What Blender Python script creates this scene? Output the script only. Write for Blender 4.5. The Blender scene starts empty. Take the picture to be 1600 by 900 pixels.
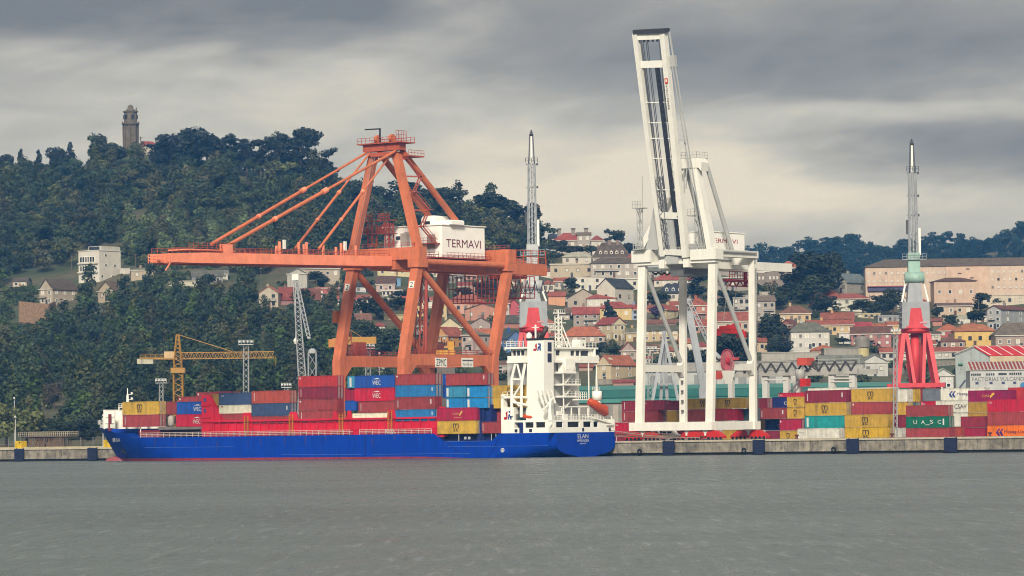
import bpy, math, random
import numpy as np
from mathutils import Vector, Matrix
random.seed(7); RNG = np.random.default_rng(7)
sc = bpy.context.scene
COL = sc.collection
# ------------------------------------------------------------------ camera
F = 6000.0; CZ = 5.0                      # focal length in photo pixels (1600 wide), eye height
PIT = math.atan(230.7 / F); RHO = 0.0135  # pitch up, slight roll
fv = np.array([0, math.cos(PIT), math.sin(PIT)]); u0 = np.array([0, -math.sin(PIT), math.cos(PIT)])
RV = np.array([1., 0, 0]) * math.cos(RHO) - u0 * math.sin(RHO)
UV = u0 * math.cos(RHO) + np.array([1., 0, 0]) * math.sin(RHO)
CAMP = np.array([0, 0, CZ])
cd = bpy.data.cameras.new('camera'); cam = bpy.data.objects.new('camera', cd); COL.objects.link(cam)
cd.sensor_width = 36.0; cd.lens = F / 1600 * 36.0; cd.clip_start = 1; cd.clip_end = 20000
cam.matrix_world = Matrix(((RV[0], UV[0], -fv[0], 0), (RV[1], UV[1], -fv[1], 0), (RV[2], UV[2], -fv[2], CZ), (0, 0, 0, 1)))
sc.camera = cam
# ------------------------------------------------------------------ light
EXPO = 1.55
sc.view_settings.view_transform = 'Standard'; sc.view_settings.look = 'None'
sc.view_settings.exposure = EXPO; sc.view_settings.gamma = 1.0; sc.view_settings.use_curve_mapping = False
sc.render.engine = 'CYCLES'
sc.cycles.use_denoising = True
sc.cycles.max_bounces = 6; sc.cycles.diffuse_bounces = 2; sc.cycles.glossy_bounces = 2
sc.cycles.transmission_bounces = 2; sc.cycles.volume_bounces = 0
sc.cycles.sample_clamp_indirect = 3.0; sc.cycles.filter_width = 1.05
SUN_DIR = Vector((-0.06, -0.86, 0.50)).normalized()      # towards the sun
sd = bpy.data.lights.new('sun', 'SUN'); sun = bpy.data.objects.new('sun', sd); COL.objects.link(sun)
sd.energy = 1.5; sd.angle = math.radians(12); sd.color = (1.0, 0.95, 0.87)
sun.rotation_euler = SUN_DIR.to_track_quat('Z', 'Y').to_euler()
sun.location = (0, 0, 300)
w = bpy.data.worlds.new('World'); sc.world = w; w.use_nodes = True
nt = w.node_tree; nt.nodes.clear()
class G:
    """small node-graph helper"""
    def __init__(s, nt): s.nt = nt
    def n(s, t, **k):
        nd = s.nt.nodes.new(t)
        for a, b in k.items(): setattr(nd, a, b)
        return nd
    def put(s, sock, v):
        if isinstance(v, bpy.types.NodeSocket): s.nt.links.new(v, sock)
        else: sock.default_value = v
    def math(s, op, a, b=0.0, c=0.0, clamp=False):
        nd = s.n('ShaderNodeMath', operation=op, use_clamp=clamp)
        for i, v in enumerate((a, b, c)): s.put(nd.inputs[i], v)
        return nd.outputs[0]
    def noise(s, vec, scale, detail=4, rough=.55, dist=0.0):
        nd = s.n('ShaderNodeTexNoise'); s.put(nd.inputs['Vector'], vec)
        nd.inputs['Scale'].default_value = scale; nd.inputs['Detail'].default_value = detail
        nd.inputs['Roughness'].default_value = rough; nd.inputs['Distortion'].default_value = dist
        return nd.outputs['Fac']
    def vmul(s, vec, xyz):
        nd = s.n('ShaderNodeVectorMath', operation='MULTIPLY'); s.put(nd.inputs[0], vec); nd.inputs[1].default_value = xyz
        return nd.outputs[0]
    def rng(s, v, a, b, c, d):
        nd = s.n('ShaderNodeMapRange'); s.put(nd.inputs[0], v)
        for i, k in enumerate((a, b, c, d)): nd.inputs[1 + i].default_value = k
        return nd.outputs[0]
    def mix(s, f, a, b, mode='MIX'):
        nd = s.n('ShaderNodeMix', data_type='RGBA', blend_type=mode)
        s.put(nd.inputs[0], f); s.put(nd.inputs[6], a); s.put(nd.inputs[7], b)
        return nd.outputs[2]
def lin(r, g, b, k=1.0):
    return tuple(k * ((c / 255 / 12.92) if c / 255 <= .04045 else ((c / 255 + .055) / 1.055) ** 2.4) for c in (r, g, b)) + (1.0,)
g = G(nt)
gen = g.n('ShaderNodeTexCoord').outputs['Generated']
sep = g.n('ShaderNodeSeparateXYZ'); nt.links.new(gen, sep.inputs[0])
ys = g.math('MAXIMUM', g.math('ABSOLUTE', sep.outputs[1]), 0.05)
az = g.math('DIVIDE', sep.outputs[0], ys); el = g.math('DIVIDE', sep.outputs[2], ys)
wv = g.vmul(gen, (9, 9, 26))
n1 = g.noise(wv, 2.2, 5, .5); n2 = g.noise(g.vmul(gen, (7, 7, 34)), 1.3, 4, .55); n3 = g.noise(g.vmul(gen, (30, 30, 90)), 3.0, 3, .6)
cv = g.n('ShaderNodeCombineXYZ'); g.put(cv.inputs[0], g.math('MULTIPLY', az, 26.)); g.put(cv.inputs[1], g.math('MULTIPLY', g.math('SUBTRACT', el, g.math('MULTIPLY', az, .16)), 74.)); n4 = g.noise(cv.outputs[0], 1.0, 6, .58, .5)
az = g.math('ADD', az, g.math('MULTIPLY', g.math('SUBTRACT', n1, .5), .09))
el = g.math('ADD', el, g.math('MULTIPLY', g.math('SUBTRACT', n2, .5), .022))
d = g.rng(n2, .34, .68, .24, .50)
# cloud banks of the day, by bearing and height (photo px, sigma px, amount): + darker, - lighter
for (bx, by, sx, sy, k) in [(180, -15, 480, 72, .62), (540, 22, 170, 42, .40), (1420, 66, 400, 76, .48), (1530, 246, 190, 38, .56), (1010, 90, 190, 60, .08), (1230, 130, 200, 30, .15),
                            (930, 312, 330, 48, -.44), (1160, 250, 150, 40, -.20), (250, 190, 300, 45, -.10), (800, 40, 140, 30, -.06), (1480, 186, 190, 18, -.25), (560, 130, 200, 26, -.08), (1300, 345, 200, 22, -.05)]:
    a0 = (bx - 800) / F; e0 = (681 - by) / F
    xx = g.math('POWER', g.math('DIVIDE', g.math('SUBTRACT', az, a0), sx / F * 1.2), 2.0)
    yy = g.math('POWER', g.math('DIVIDE', g.math('SUBTRACT', el, e0), sy / F * 1.2), 2.0)
    gs = g.math('EXPONENT', g.math('MULTIPLY', g.math('ADD', xx, yy), -1.0))
    d = g.math('MULTIPLY_ADD', gs, k, d)
d = g.math('ADD', d, g.math('MULTIPLY', g.math('SUBTRACT', n3, .5), .10))
d = g.math('ADD', d, g.math('MULTIPLY', g.math('SUBTRACT', n4, .5), .62))
d = g.math('ADD', d, 0.0, clamp=True)
KS = 1.0 / (2 ** EXPO)
rp = g.n('ShaderNodeValToRGB'); nt.links.new(d, rp.inputs[0])
rp.color_ramp.elements[0].position = 0; rp.color_ramp.elements[0].color = lin(226, 218, 202, KS)
rp.color_ramp.elements[1].position = 1; rp.color_ramp.elements[1].color = lin(114, 111, 110, KS)
e = rp.color_ramp.elements.new(.30); e.color = lin(189, 187, 180, KS)
e = rp.color_ramp.elements.new(.62); e.color = lin(150, 146, 141, KS)
sky = g.n('ShaderNodeTexSky', sky_type='NISHITA'); sky.sun_disc = False
sky.sun_elevation = math.asin(SUN_DIR.z); sky.sun_rotation = math.atan2(SUN_DIR.x, SUN_DIR.y)
b1 = g.n('ShaderNodeBackground'); nt.links.new(sky.outputs[0], b1.inputs[0]); b1.inputs[1].default_value = 0.06
b2 = g.n('ShaderNodeBackground'); nt.links.new(rp.outputs[0], b2.inputs[0]); b2.inputs[1].default_value = 1.0
mx = g.n('ShaderNodeMixShader'); mx.inputs[0].default_value = 0.97
nt.links.new(b1.outputs[0], mx.inputs[1]); nt.links.new(b2.outputs[0], mx.inputs[2])
wo = g.n('ShaderNodeOutputWorld'); nt.links.new(mx.outputs[0], wo.inputs[0])
# ------------------------------------------------------------------ coordinates
def ray(x, y): return RV * (x - 800) / F + UV * (450 - y) / F + fv
def at(x, y, Y): d = ray(x, y); return CAMP + d * (Y / d[1])
def proj(P):
    d = np.asarray(P, float) - CAMP; z = d @ fv
    return 800 + F * (d @ RV) / z, 450 - F * (d @ UV) / z
TH = math.radians(37)                     # the quay runs 37 degrees off the picture plane
U = np.array([math.cos(TH), -math.sin(TH), 0]); I = np.array([math.sin(TH), math.cos(TH), 0]); Z = np.array([0, 0, 1.])
Q0 = np.array([24.3, 886, 0])
def q(a, b, z=0.): return Q0 + U * a + I * b + Z * z       # along the quay, inland, up
def onb(x, y, b):
    d = ray(x, y); P = CAMP + d * (((Q0 + I * b - CAMP) @ I) / (d @ I)); return (P - Q0) @ U, P[2]
def ona(x, y, a):
    d = ray(x, y); P = CAMP + d * (((Q0 + U * a - CAMP) @ U) / (d @ U)); return (P - Q0) @ I, P[2]
def qb(x, y, b): a, z = onb(x, y, b); return q(a, b, z)
def qa(x, y, a): b, z = ona(x, y, a); return q(a, b, z)
# ------------------------------------------------------------------ materials
MC = {}
def mat(key, col, rough=.6, var=.12, vs=.35, streak=0., dirt=(70, 58, 48), rnd=0., bump=0., bs=4., metal=0., attr=None, spec=.4):
    if key in MC: return MC[key]
    m = bpy.data.materials.new(key); m.use_nodes = True; nt = m.node_tree; g = G(nt)
    bs_ = nt.nodes['Principled BSDF']
    pos = g.n('ShaderNodeNewGeometry').outputs['Position']
    c = tuple(col) if len(col) == 4 else tuple(col) + (1,)
    c = (c[0], c[1], c[2], 1)
    if attr:
        at_ = g.n('ShaderNodeAttribute', attribute_name=attr); c = g.mix(1.0, c, at_.outputs['Color'], 'MULTIPLY')
    f = g.noise(pos, vs, 5, .6)
    f = g.rng(f, .3, .7, 1 - var, 1 + var)
    if rnd:
        oi = g.n('ShaderNodeObjectInfo').outputs['Random']
        f = g.math('MULTIPLY', f, g.rng(oi, 0, 1, 1 - rnd, 1 + rnd))
    vm = g.n('ShaderNodeVectorMath', operation='SCALE'); g.put(vm.inputs[0], c[:3] if isinstance(c, tuple) else c); g.put(vm.inputs['Scale'], f)
    out = vm.outputs[0]
    if streak:
        s = g.noise(g.vmul(pos, (1.1, 1.1, .10)), 1.0, 5, .65)
        s = g.math('MULTIPLY', g.rng(s, .48, .72, 0, 1), g.rng(g.noise(pos, .5, 3), .35, .65, .2, 1))
        out = g.mix(g.math('MULTIPLY', s, streak), out, lin(*dirt, .8))
    nt.links.new(out, bs_.inputs['Base Color'])
    bs_.inputs['Roughness'].default_value = rough; bs_.inputs['Metallic'].default_value = metal
    bs_.inputs['Specular IOR Level'].default_value = spec
    if bump:
        bn = g.n('ShaderNodeBump'); bn.inputs['Strength'].default_value = bump; bn.inputs['Distance'].default_value = .3
        g.put(bn.inputs['Height'], g.noise(pos, bs, 4)); nt.links.new(bn.outputs[0], bs_.inputs['Normal'])
    MC[key] = m; return m
def pm(r, g_, b, streak=.25, rough=.55, var=.14, k=.66, rnd=0., vs=.35):
    return mat(f'paint {r} {g_} {b} {streak} {rnd}', lin(r, g_, b, k), rough, var, vs, min(1., streak * 1.5), (58, 46, 40) if r < 200 or b < 190 else (128, 108, 88), rnd=rnd)
# ------------------------------------------------------------------ mesh building
class MB:
    def __init__(s): s.v = []; s.f = []
    def add(s, vs, fs):
        k = len(s.v); s.v.extend([tuple(map(float, p)) for p in vs]); s.f.extend([tuple(k + i for i in f) for f in fs]); return s
    def hexa(s, p):   # p: 4 bottom ring + 4 top ring
        return s.add(p, [(0, 3, 2, 1), (4, 5, 6, 7), (0, 1, 5, 4), (1, 2, 6, 5), (2, 3, 7, 6), (3, 0, 4, 7)])
    def obox(s, o, x, y, z):
        o = np.asarray(o, float); x = np.asarray(x, float); y = np.asarray(y, float); z = np.asarray(z, float)
        return s.hexa([o, o + x, o + x + y, o + y, o + z, o + x + z, o + x + y + z, o + y + z])
    def box(s, x0, x1, y0, y1, z0, z1): return s.obox((x0, y0, z0), (x1 - x0, 0, 0), (0, y1 - y0, 0), (0, 0, z1 - z0))
    def qbox(s, a0, a1, b0, b1, z0, z1): return s.obox(q(a0, b0, z0), U * (a1 - a0), I * (b1 - b0), Z * (z1 - z0))
    def strut(s, p0, p1, ex, ey):   # a member with fixed section vectors
        p0 = np.asarray(p0, float); p1 = np.asarray(p1, float); ex = np.asarray(ex, float) / 2; ey = np.asarray(ey, float) / 2
        r = [-ex - ey, ex - ey, ex + ey, -ex + ey]
        return s.hexa([p0 + k for k in r] + [p1 + k for k in r])
    def beam(s, p0, p1, w, h=None, up=(0, 0, 1)):
        p0 = np.asarray(p0, float); p1 = np.asarray(p1, float); d = p1 - p0; d = d / (np.linalg.norm(d) + 1e-9)
        up = np.asarray(up, float)
        if abs(d @ up) > .98: up = I
        x = np.cross(d, up); x /= np.linalg.norm(x); y = np.cross(x, d)
        return s.strut(p0, p1, x * w, y * (h or w))
    def tube(s, p0, p1, r0, r1=None, n=8):
        p0 = np.asarray(p0, float); p1 = np.asarray(p1, float); r1 = r0 if r1 is None else r1
        d = p1 - p0; d = d / (np.linalg.norm(d) + 1e-9); up = Z if abs(d[2]) < .95 else U
        x = np.cross(d, up); x /= np.linalg.norm(x); y = np.cross(d, x)
        ring = [math.cos(2 * math.pi * i / n) * x + math.sin(2 * math.pi * i / n) * y for i in range(n)]
        return s.add([p0 + r * r0 for r in ring] + [p1 + r * r1 for r in ring],
                     [(i, (i + 1) % n, n + (i + 1) % n, n + i) for i in range(n)] + [tuple(range(n))[::-1], tuple(range(n, 2 * n))])
    def lathe(s, c, prof, n=14, axis=(0, 0, 1), caps=True):
        c = np.asarray(c, float); d = np.asarray(axis, float); up = Z if abs(d[2]) < .9 else np.array([1., 0, 0])
        x = np.cross(d, up); x /= np.linalg.norm(x); y = np.cross(d, x); vs = []; fs = []
        for (r, h) in prof:
            for i in range(n):
                t = 2 * math.pi * i / n; vs.append(c + d * h + r * (math.cos(t) * x + math.sin(t) * y))
        for j in range(len(prof) - 1):
            for i in range(n): fs.append((j * n + i, j * n + (i + 1) % n, (j + 1) * n + (i + 1) % n, (j + 1) * n + i))
        if caps: fs += [tuple(range(n))[::-1], tuple(range((len(prof) - 1) * n, len(prof) * n))]
        return s.add(vs, fs)
    def prism(s, pts, ext):
        n = len(pts); ext = np.asarray(ext, float); pts = [np.asarray(p, float) for p in pts]
        return s.add(pts + [p + ext for p in pts], [tuple(range(n))[::-1], tuple(range(n, 2 * n))] + [(i, (i + 1) % n, n + (i + 1) % n, n + i) for i in range(n)])
    def rail(s, p0, p1, h=1.1, step=2.0, t=.09, rows=2):
        p0 = np.asarray(p0, float); p1 = np.asarray(p1, float); L = np.linalg.norm(p1 - p0); n = max(1, int(round(L / step)))
        for i in range(n + 1): p = p0 + (p1 - p0) * i / n; s.beam(p, p + Z * h, t)
        for k in range(rows): zz = Z * h * (k + 1) / rows; s.beam(p0 + zz, p1 + zz, t)
        return s
    def truss(s, p0, p1, ex, ey, n, t, t2=None, taper=1.0):   # 4-chord lattice
        p0 = np.asarray(p0, float); p1 = np.asarray(p1, float); ex = np.asarray(ex, float) / 2; ey = np.asarray(ey, float) / 2; t2 = t2 or t * .6
        cs = [-ex - ey, ex - ey, ex + ey, -ex + ey]
        P = lambda i, k: p0 + (p1 - p0) * i / n + cs[k % 4] * (1 + (taper - 1) * i / n)
        for k in range(4):
            s.beam(P(0, k), P(n, k), t)
            for i in range(n):
                s.beam(P(i, k), P(i + 1, k + 1), t2) if (i + k) % 2 else s.beam(P(i, k + 1), P(i + 1, k), t2)
        return s
    def data(s, name):
        me = bpy.data.meshes.new(name); me.from_pydata(s.v, [], s.f); me.update(); return me
    def build(s, name, m, parent=None, smooth=False, kind=None):
        base = np.array(parent_loc(parent)); s.v = [tuple(np.array(v) - base) for v in s.v]
        me = s.data(name)
        for mm in (m if isinstance(m, (list, tuple)) else [m]): me.materials.append(mm)
        if smooth: me.polygons.foreach_set('use_smooth', [True] * len(me.polygons))
        return link(name, me, parent, kind)
def parent_loc(o):
    p = Vector((0, 0, 0))
    while o is not None: p = p + o.location; o = o.parent
    return tuple(p)
def link(name, me, parent=None, kind=None):
    o = bpy.data.objects.new(name, me); COL.objects.link(o); o.parent = parent
    if kind: o['kind'] = kind
    return o
def tag(o, label, cat, group=None):
    o['label'] = label; o['category'] = cat
    if group: o['group'] = group
    return o
def thing(name, label, cat, loc=(0, 0, 0), group=None):
    o = bpy.data.objects.new(name, None); COL.objects.link(o); o.location = tuple(map(float, loc)); o.empty_display_size = .5
    return tag(o, label, cat, group)
TX = {}
def text_raw(t, bold=.0):
    k = (t, bold)
    if k not in TX:
        cu = bpy.data.curves.new('txt', 'FONT'); cu.body = t; cu.offset = bold; cu.resolution_u = 2; cu.space_line = .78
        cu.align_x = 'CENTER'
        o = bpy.data.objects.new('txt', cu); COL.objects.link(o)
        me = bpy.data.meshes.new_from_object(o.evaluated_get(bpy.context.evaluated_depsgraph_get()))
        vs = np.array([v.co[:] for v in me.vertices]); fs = [tuple(p.vertices) for p in me.polygons]
        bpy.data.objects.remove(o); bpy.data.meshes.remove(me); bpy.data.curves.remove(cu)
        lo = vs.min(0); hi = vs.max(0); vs = (vs - (lo + hi) / 2) / np.maximum(hi - lo, 1e-6)[None]
        TX[k] = (vs, fs)
    return TX[k]
def letter(mb, t, c, x, y, w_, h_, bold=.0):
    bold = 0.0   # text centred on c, spanning w_ along x and h_ along y
    vs, fs = text_raw(t, bold); x = np.asarray(x, float); y = np.asarray(y, float)
    return mb.add([np.asarray(c) + x * v[0] * w_ + y * v[1] * h_ for v in vs], fs)
WHITE = pm(244, 243, 234, .16, var=.05, k=.84); BLACK = pm(38, 38, 42, 0); STEEL = pm(150, 155, 160, .2); GLASS = mat('dark glass', lin(52, 58, 66, .6), .12, .2, .6, spec=.6)
RUST = pm(120, 72, 52, .4); CONC = mat('concrete', lin(176, 168, 152, .72), .9, .22, .6, .5, (88, 76, 62), bump=.25, bs=2.)
# ================================================================== setting: water, ground, quay
def water_mat():
    m = bpy.data.materials.new('sea water'); m.use_nodes = True; nt = m.node_tree; g = G(nt); b = nt.nodes['Principled BSDF']
    pos = g.n('ShaderNodeNewGeometry').outputs['Position']
    a1 = g.noise(g.vmul(pos, (.16, .10, 1)), 1.0, 6, .62, .4)
    a2 = g.noise(g.vmul(pos, (1.1, .55, 1)), 1.0, 5, .6, .3)
    a3 = g.noise(g.vmul(pos, (.010, .022, 1)), 1.0, 3, .5, .6)
    h = g.math('ADD', g.math('MULTIPLY', a1, 1.1), g.math('MULTIPLY', a2, .38))
    bn = g.n('ShaderNodeBump'); bn.inputs['Strength'].default_value = 1.0; bn.inputs['Distance'].default_value = 1.0
    g.put(bn.inputs['Height'], h); nt.links.new(bn.outputs[0], b.inputs['Normal'])
    c = g.mix(g.rng(a3, .35, .65, 0, 1), lin(86, 108, 104, .40), lin(114, 132, 128, .50))
    a4 = g.noise(g.vmul(pos, (.55, .050, 1)), 1.0, 8, .72, .2); a5 = g.noise(g.vmul(pos, (1.7, .11, 1)), 1.0, 6, .7)
    c = g.mix(g.rng(a4, .36, .66, 0, .75), c, lin(140, 150, 148, .50))
    c = g.mix(g.rng(a5, .55, .68, 0, .7), c, lin(172, 180, 178, .55)); c = g.mix(g.rng(a5, .44, .30, 0, .6), c, lin(70, 84, 84, .4))  # glints, pale ripple streaks and dark troughs are painted into the water colour
    nt.links.new(c, b.inputs['Base Color']); g.put(b.inputs['Roughness'], g.rng(a4, .3, .7, .20, .42)); b.inputs['IOR'].default_value = 1.33
    b.inputs['Specular IOR Level'].default_value = .5
    return m
wm = MB(); e0 = q(-6000, 1.5, 0); e1 = q(6000, 1.5, 0)
wm.add([e0, e1, e1 - I * 9000, e0 - I * 9000], [(0, 3, 2, 1)])
o = wm.build('water', water_mat()); o['kind'] = 'structure'
GROUND = mat('yard paving', lin(150, 146, 138, .6), .95, .2, .2, bump=.15)
gm = MB(); gm.add([q(-6000, .2, 3.39), q(6000, .2, 3.39), q(6000, 9000, 3.39), q(-6000, 9000, 3.39)], [(0, 1, 2, 3)])
o = gm.build('ground', GROUND); o['kind'] = 'structure'
quay = bpy.data.objects.new('quay', None); COL.objects.link(quay); quay['kind'] = 'structure'
DARKW = mat('wet weed band', lin(46, 44, 40, .8), .7, .3, .6)
MB().qbox(-900, 900, .25, 6, -4, 3.38).build('quay_core', DARKW, quay)
MB().qbox(-900, 900, -.5, 1.6, 3.02, 3.42).build('coping', mat('coping concrete', lin(205, 194, 170, .72), .9, .2, .5, .35, (96, 84, 70)), quay)
pme = MB().hexa([(.05, -.1, .55), (3.0, -.1, .55), (3.0, .35, .55), (.05, .35, .55), (.05, -.22, 3.0), (3.0, -.22, 3.0), (3.0, .35, 3.0), (.05, .35, 3.0)])
pme.box(.02, 3.03, -.3, .3, .62, .95)
pme = pme.data('quay_panel'); pme.materials.append(mat('quay concrete', lin(166, 158, 142, .62), .92, .42, .7, 1.0, (52, 44, 38), rnd=.2, bump=.3, bs=2.5))
for a in np.arange(-262, 150, 3.05):
    if -146 < a < -12: continue
    o = link('panel', pme, quay); o.location = tuple(q(a, 0)); o.rotation_euler.z = -TH; o['kind'] = 'structure'
FEND = mat('blue black fender', lin(30, 38, 70, .7), .85, .45, 1.2, .6, (20, 20, 26))
TYRE = mat('tyre rubber', lin(34, 33, 33, .8), .85)
fa = [-192.4 + 24.85 * k for k in range(-2, 14)]
pos_word = {12: 'beside the blue stern', 13: 'below the white gantry crane', 14: 'right of the white gantry crane'}
fl = [-216.5, -191, -165.0, 14.4, 39.0, 63.7, 88.6, 113]
flab = ['dark blue quay fender at the far left edge of the quay', 'dark blue quay fender below the leftmost yellow bollard block', 'dark blue quay fender just left of the ship bow',
        'dark blue quay fender below the white van', 'dark blue quay fender right of the white gantry crane', 'dark blue quay fender below the large yellow containers', 'dark blue quay fender below the crimson containers at right', 'dark blue quay fender at the far right edge of the quay']
for i, a in enumerate(fl):
    if a in (-216.5, 113): continue
    t = thing('quay_fender', flab[i], 'fender', q(a, -.4, 0), 'fenders on the quay wall')
    MB().qbox(a - 1.5, a + 1.5, -1.25, -.72, .15, 3.3).build('rubber_pad', FEND, t)
    MB().qbox(a - 1.15, a + 1.15, -.72, -.31, .5, 2.9).build('backing_frame', BLACK, t)
    for s_ in (-1.2, 1.2): MB().beam(q(a + s_, -1.2, 3.2), q(a + s_ * 1.05, -.3, 3.5), .1).build('chain', RUST, t)
for a, lb in [(20.5 - 14.6, 'small black tyre hung low on the quay near the stern'), (34.6, 'black tyre ring hung on the quay below the crane leg'), (58.4, 'black tyre ring hung on the quay below a yellow container')]:
    mb = MB(); c = q(a, -.45, 1.0)
    for k in range(14):
        t0 = 2 * math.pi * k / 14; t1 = 2 * math.pi * (k + 1) / 14; f_ = lambda t: c + U * .48 * math.cos(t) + Z * .48 * math.sin(t)
        mb.tube(f_(t0), f_(t1), .17, n=6)
    tag(mb.build('hanging_tyre', TYRE), lb, 'tyre', 'tyres hung on the quay wall')
RB = pm(120, 52, 44, .4)
for i, (px, lb) in enumerate([(1097, 'rusty red mooring bollard right of the white van'), (1245, 'rusty bollard before the white container'), (1394, 'rusty bollard at the foot of the thin lattice light mast'), (1547, 'rusty bollard before the orange container'), (1060, 'rusty bollard close to the white van')]):
    a, _ = onb(px, 686, .4)
    tag(MB().lathe(q(a, .4, 3.42), [(.42, 0), (.3, .2), (.26, .55), (.5, .7), (.5, .9), (.2, 1.0)], 12).build('mooring_bollard', RB, smooth=False), lb, 'bollard', 'bollards along the quay edge')
YB = pm(240, 200, 30, .3)
for px, lb in [(32.5, 'yellow bollard block on the quay at far left'), (171, 'yellow bollard block on the quay beside the ship bow')]:
    a, _ = onb(px, 696, 1.6); t = thing('yellow_block', lb, 'bollard', q(a, 1.6, 3.4), 'yellow blocks on the quay')
    MB().qbox(a - 1.15, a + 1.15, .6, 2.6, 3.43, 5.35).build('housing', YB, t)
    MB().qbox(a + .35, a + .8, .52, .6, 4.75, 5.1).build('hook', BLACK, t)
# ================================================================== hillside
CX = [-400, 0, 60, 100, 160, 200, 250, 300, 350, 400, 440, 480, 520, 560, 620, 700, 760, 830, 870, 950, 1000, 1100, 1200, 1300, 1400, 1600, 2000]
CY = [300, 287, 280, 272, 258, 241, 240, 245, 255, 268, 262, 262, 312, 322, 326, 338, 352, 372, 394, 402, 414, 424, 436, 446, 466, 474, 470]
DX = [-400, 200, 700, 900, 1200, 1600, 2000]; DY = [1900, 1900, 1850, 1720, 1600, 1500, 1450]
D0 = 1075.0
def crest(px): return np.interp(px, CX, CY), np.interp(px, DX, DY)
def base_y(px): return 689.5 - (px - 800) * RHO
def ter_D(px, py):
    cy, cD = crest(px); yb = base_y(px); return D0 + (yb - py) / (yb - cy) * (cD - D0)
def ter_y(px, D):
    cy, cD = crest(px); yb = base_y(px); t = (D - D0) / (cD - D0); return yb + (cy - yb) * t
def ter_z(X, Y):
    px = 800 + F * X / Y; cy, cD = crest(px)
    D = min(Y, cD); y = ter_y(px, D); z = at(px, y, Y if Y <= cD else cD)[2]
    if Y < D0: z = 3.2 - (D0 - Y) * .05
    if Y > cD: z -= (Y - cD) * .06
    return z
def terrain(name, xs, ys, zf, m):
    V = [(x, y, zf(x, y)) for y in ys for x in xs]; n = len(xs)
    Fc = [(j * n + i, j * n + i + 1, (j + 1) * n + i + 1, (j + 1) * n + i) for j in range(len(ys) - 1) for i in range(n - 1)]
    mb = MB(); mb.add(V, Fc); o = mb.build(name, m, smooth=True); o['kind'] = 'structure'; return o
def hill_mat():
    m = bpy.data.materials.new('hillside earth and grass'); m.use_nodes = True; nt = m.node_tree; g = G(nt); b = nt.nodes['Principled BSDF']
    pos = g.n('ShaderNodeNewGeometry').outputs['Position']
    c = g.mix(g.rng(g.noise(pos, .03, 5), .4, .6, 0, 1), lin(84, 98, 58, .55), lin(122, 112, 84, .6))
    c = g.mix(g.rng(g.noise(pos, .25, 5, .7), .4, .7, 0, .7), c, lin(60, 76, 44, .5))
    nt.links.new(c, b.inputs['Base Color']); b.inputs['Roughness'].default_value = .95
    return m
HM = hill_mat()
terrain('hillside', np.arange(-460, 461, 10.), np.arange(1050, 2401, 10.), ter_z, HM)
FX = [900, 1100, 1160, 1200, 1250, 1300, 1335, 1370, 1400, 1440, 1500, 1535, 1560, 1600, 1700, 2100]
FY = [440, 420, 408, 404, 402, 392, 384, 402, 396, 392, 388, 398, 388, 366, 350, 350]
FD = 2900.0
def far_z(X, Y):
    px = 800 + F * X / Y; zc = at(px, np.interp(px, FX, FY), FD)[2]
    return zc - abs(Y - FD) * (.16 if Y < FD else .06)
terrain('far_hill', np.arange(0, 701, 14.), np.arange(2350, 3201, 25.), far_z, HM)
# ================================================================== foliage
def leaves(lobes, n, size, rng, up=.25):
    """leaf cards over the surfaces of ellipsoid lobes (cx,cy,cz,rx,ry,rz)"""
    L = np.array(lobes); wgt = (L[:, 3] * L[:, 4] + L[:, 3] * L[:, 5]); idx = rng.choice(len(L), n, p=wgt / wgt.sum())
    d = rng.normal(size=(n, 3)); d /= np.linalg.norm(d, axis=1)[:, None]
    rad = .55 + .5 * rng.random(n) ** .6
    c = L[idx, :3] + d * L[idx, 3:6] * rad[:, None]
    nr = d + rng.normal(size=(n, 3)) * .55 + np.array([0, 0, up]); nr /= np.linalg.norm(nr, axis=1)[:, None]
    r = rng.normal(size=(n, 3)); t1 = np.cross(nr, r); t1 /= np.linalg.norm(t1, axis=1)[:, None]; t2 = np.cross(nr, t1)
    s = size * (.6 + .8 * rng.random(n))[:, None]; s2 = s * (.5 + .4 * rng.random(n))[:, None]
    k = nr * s * .25
    V = np.stack([c - t1 * s, c - t2 * s2 + k, c + t1 * s, c + t2 * s2 + k], 1).reshape(-1, 3)
    sh = np.repeat(.78 + .44 * rng.random(n), 4)
    return V, sh
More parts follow.
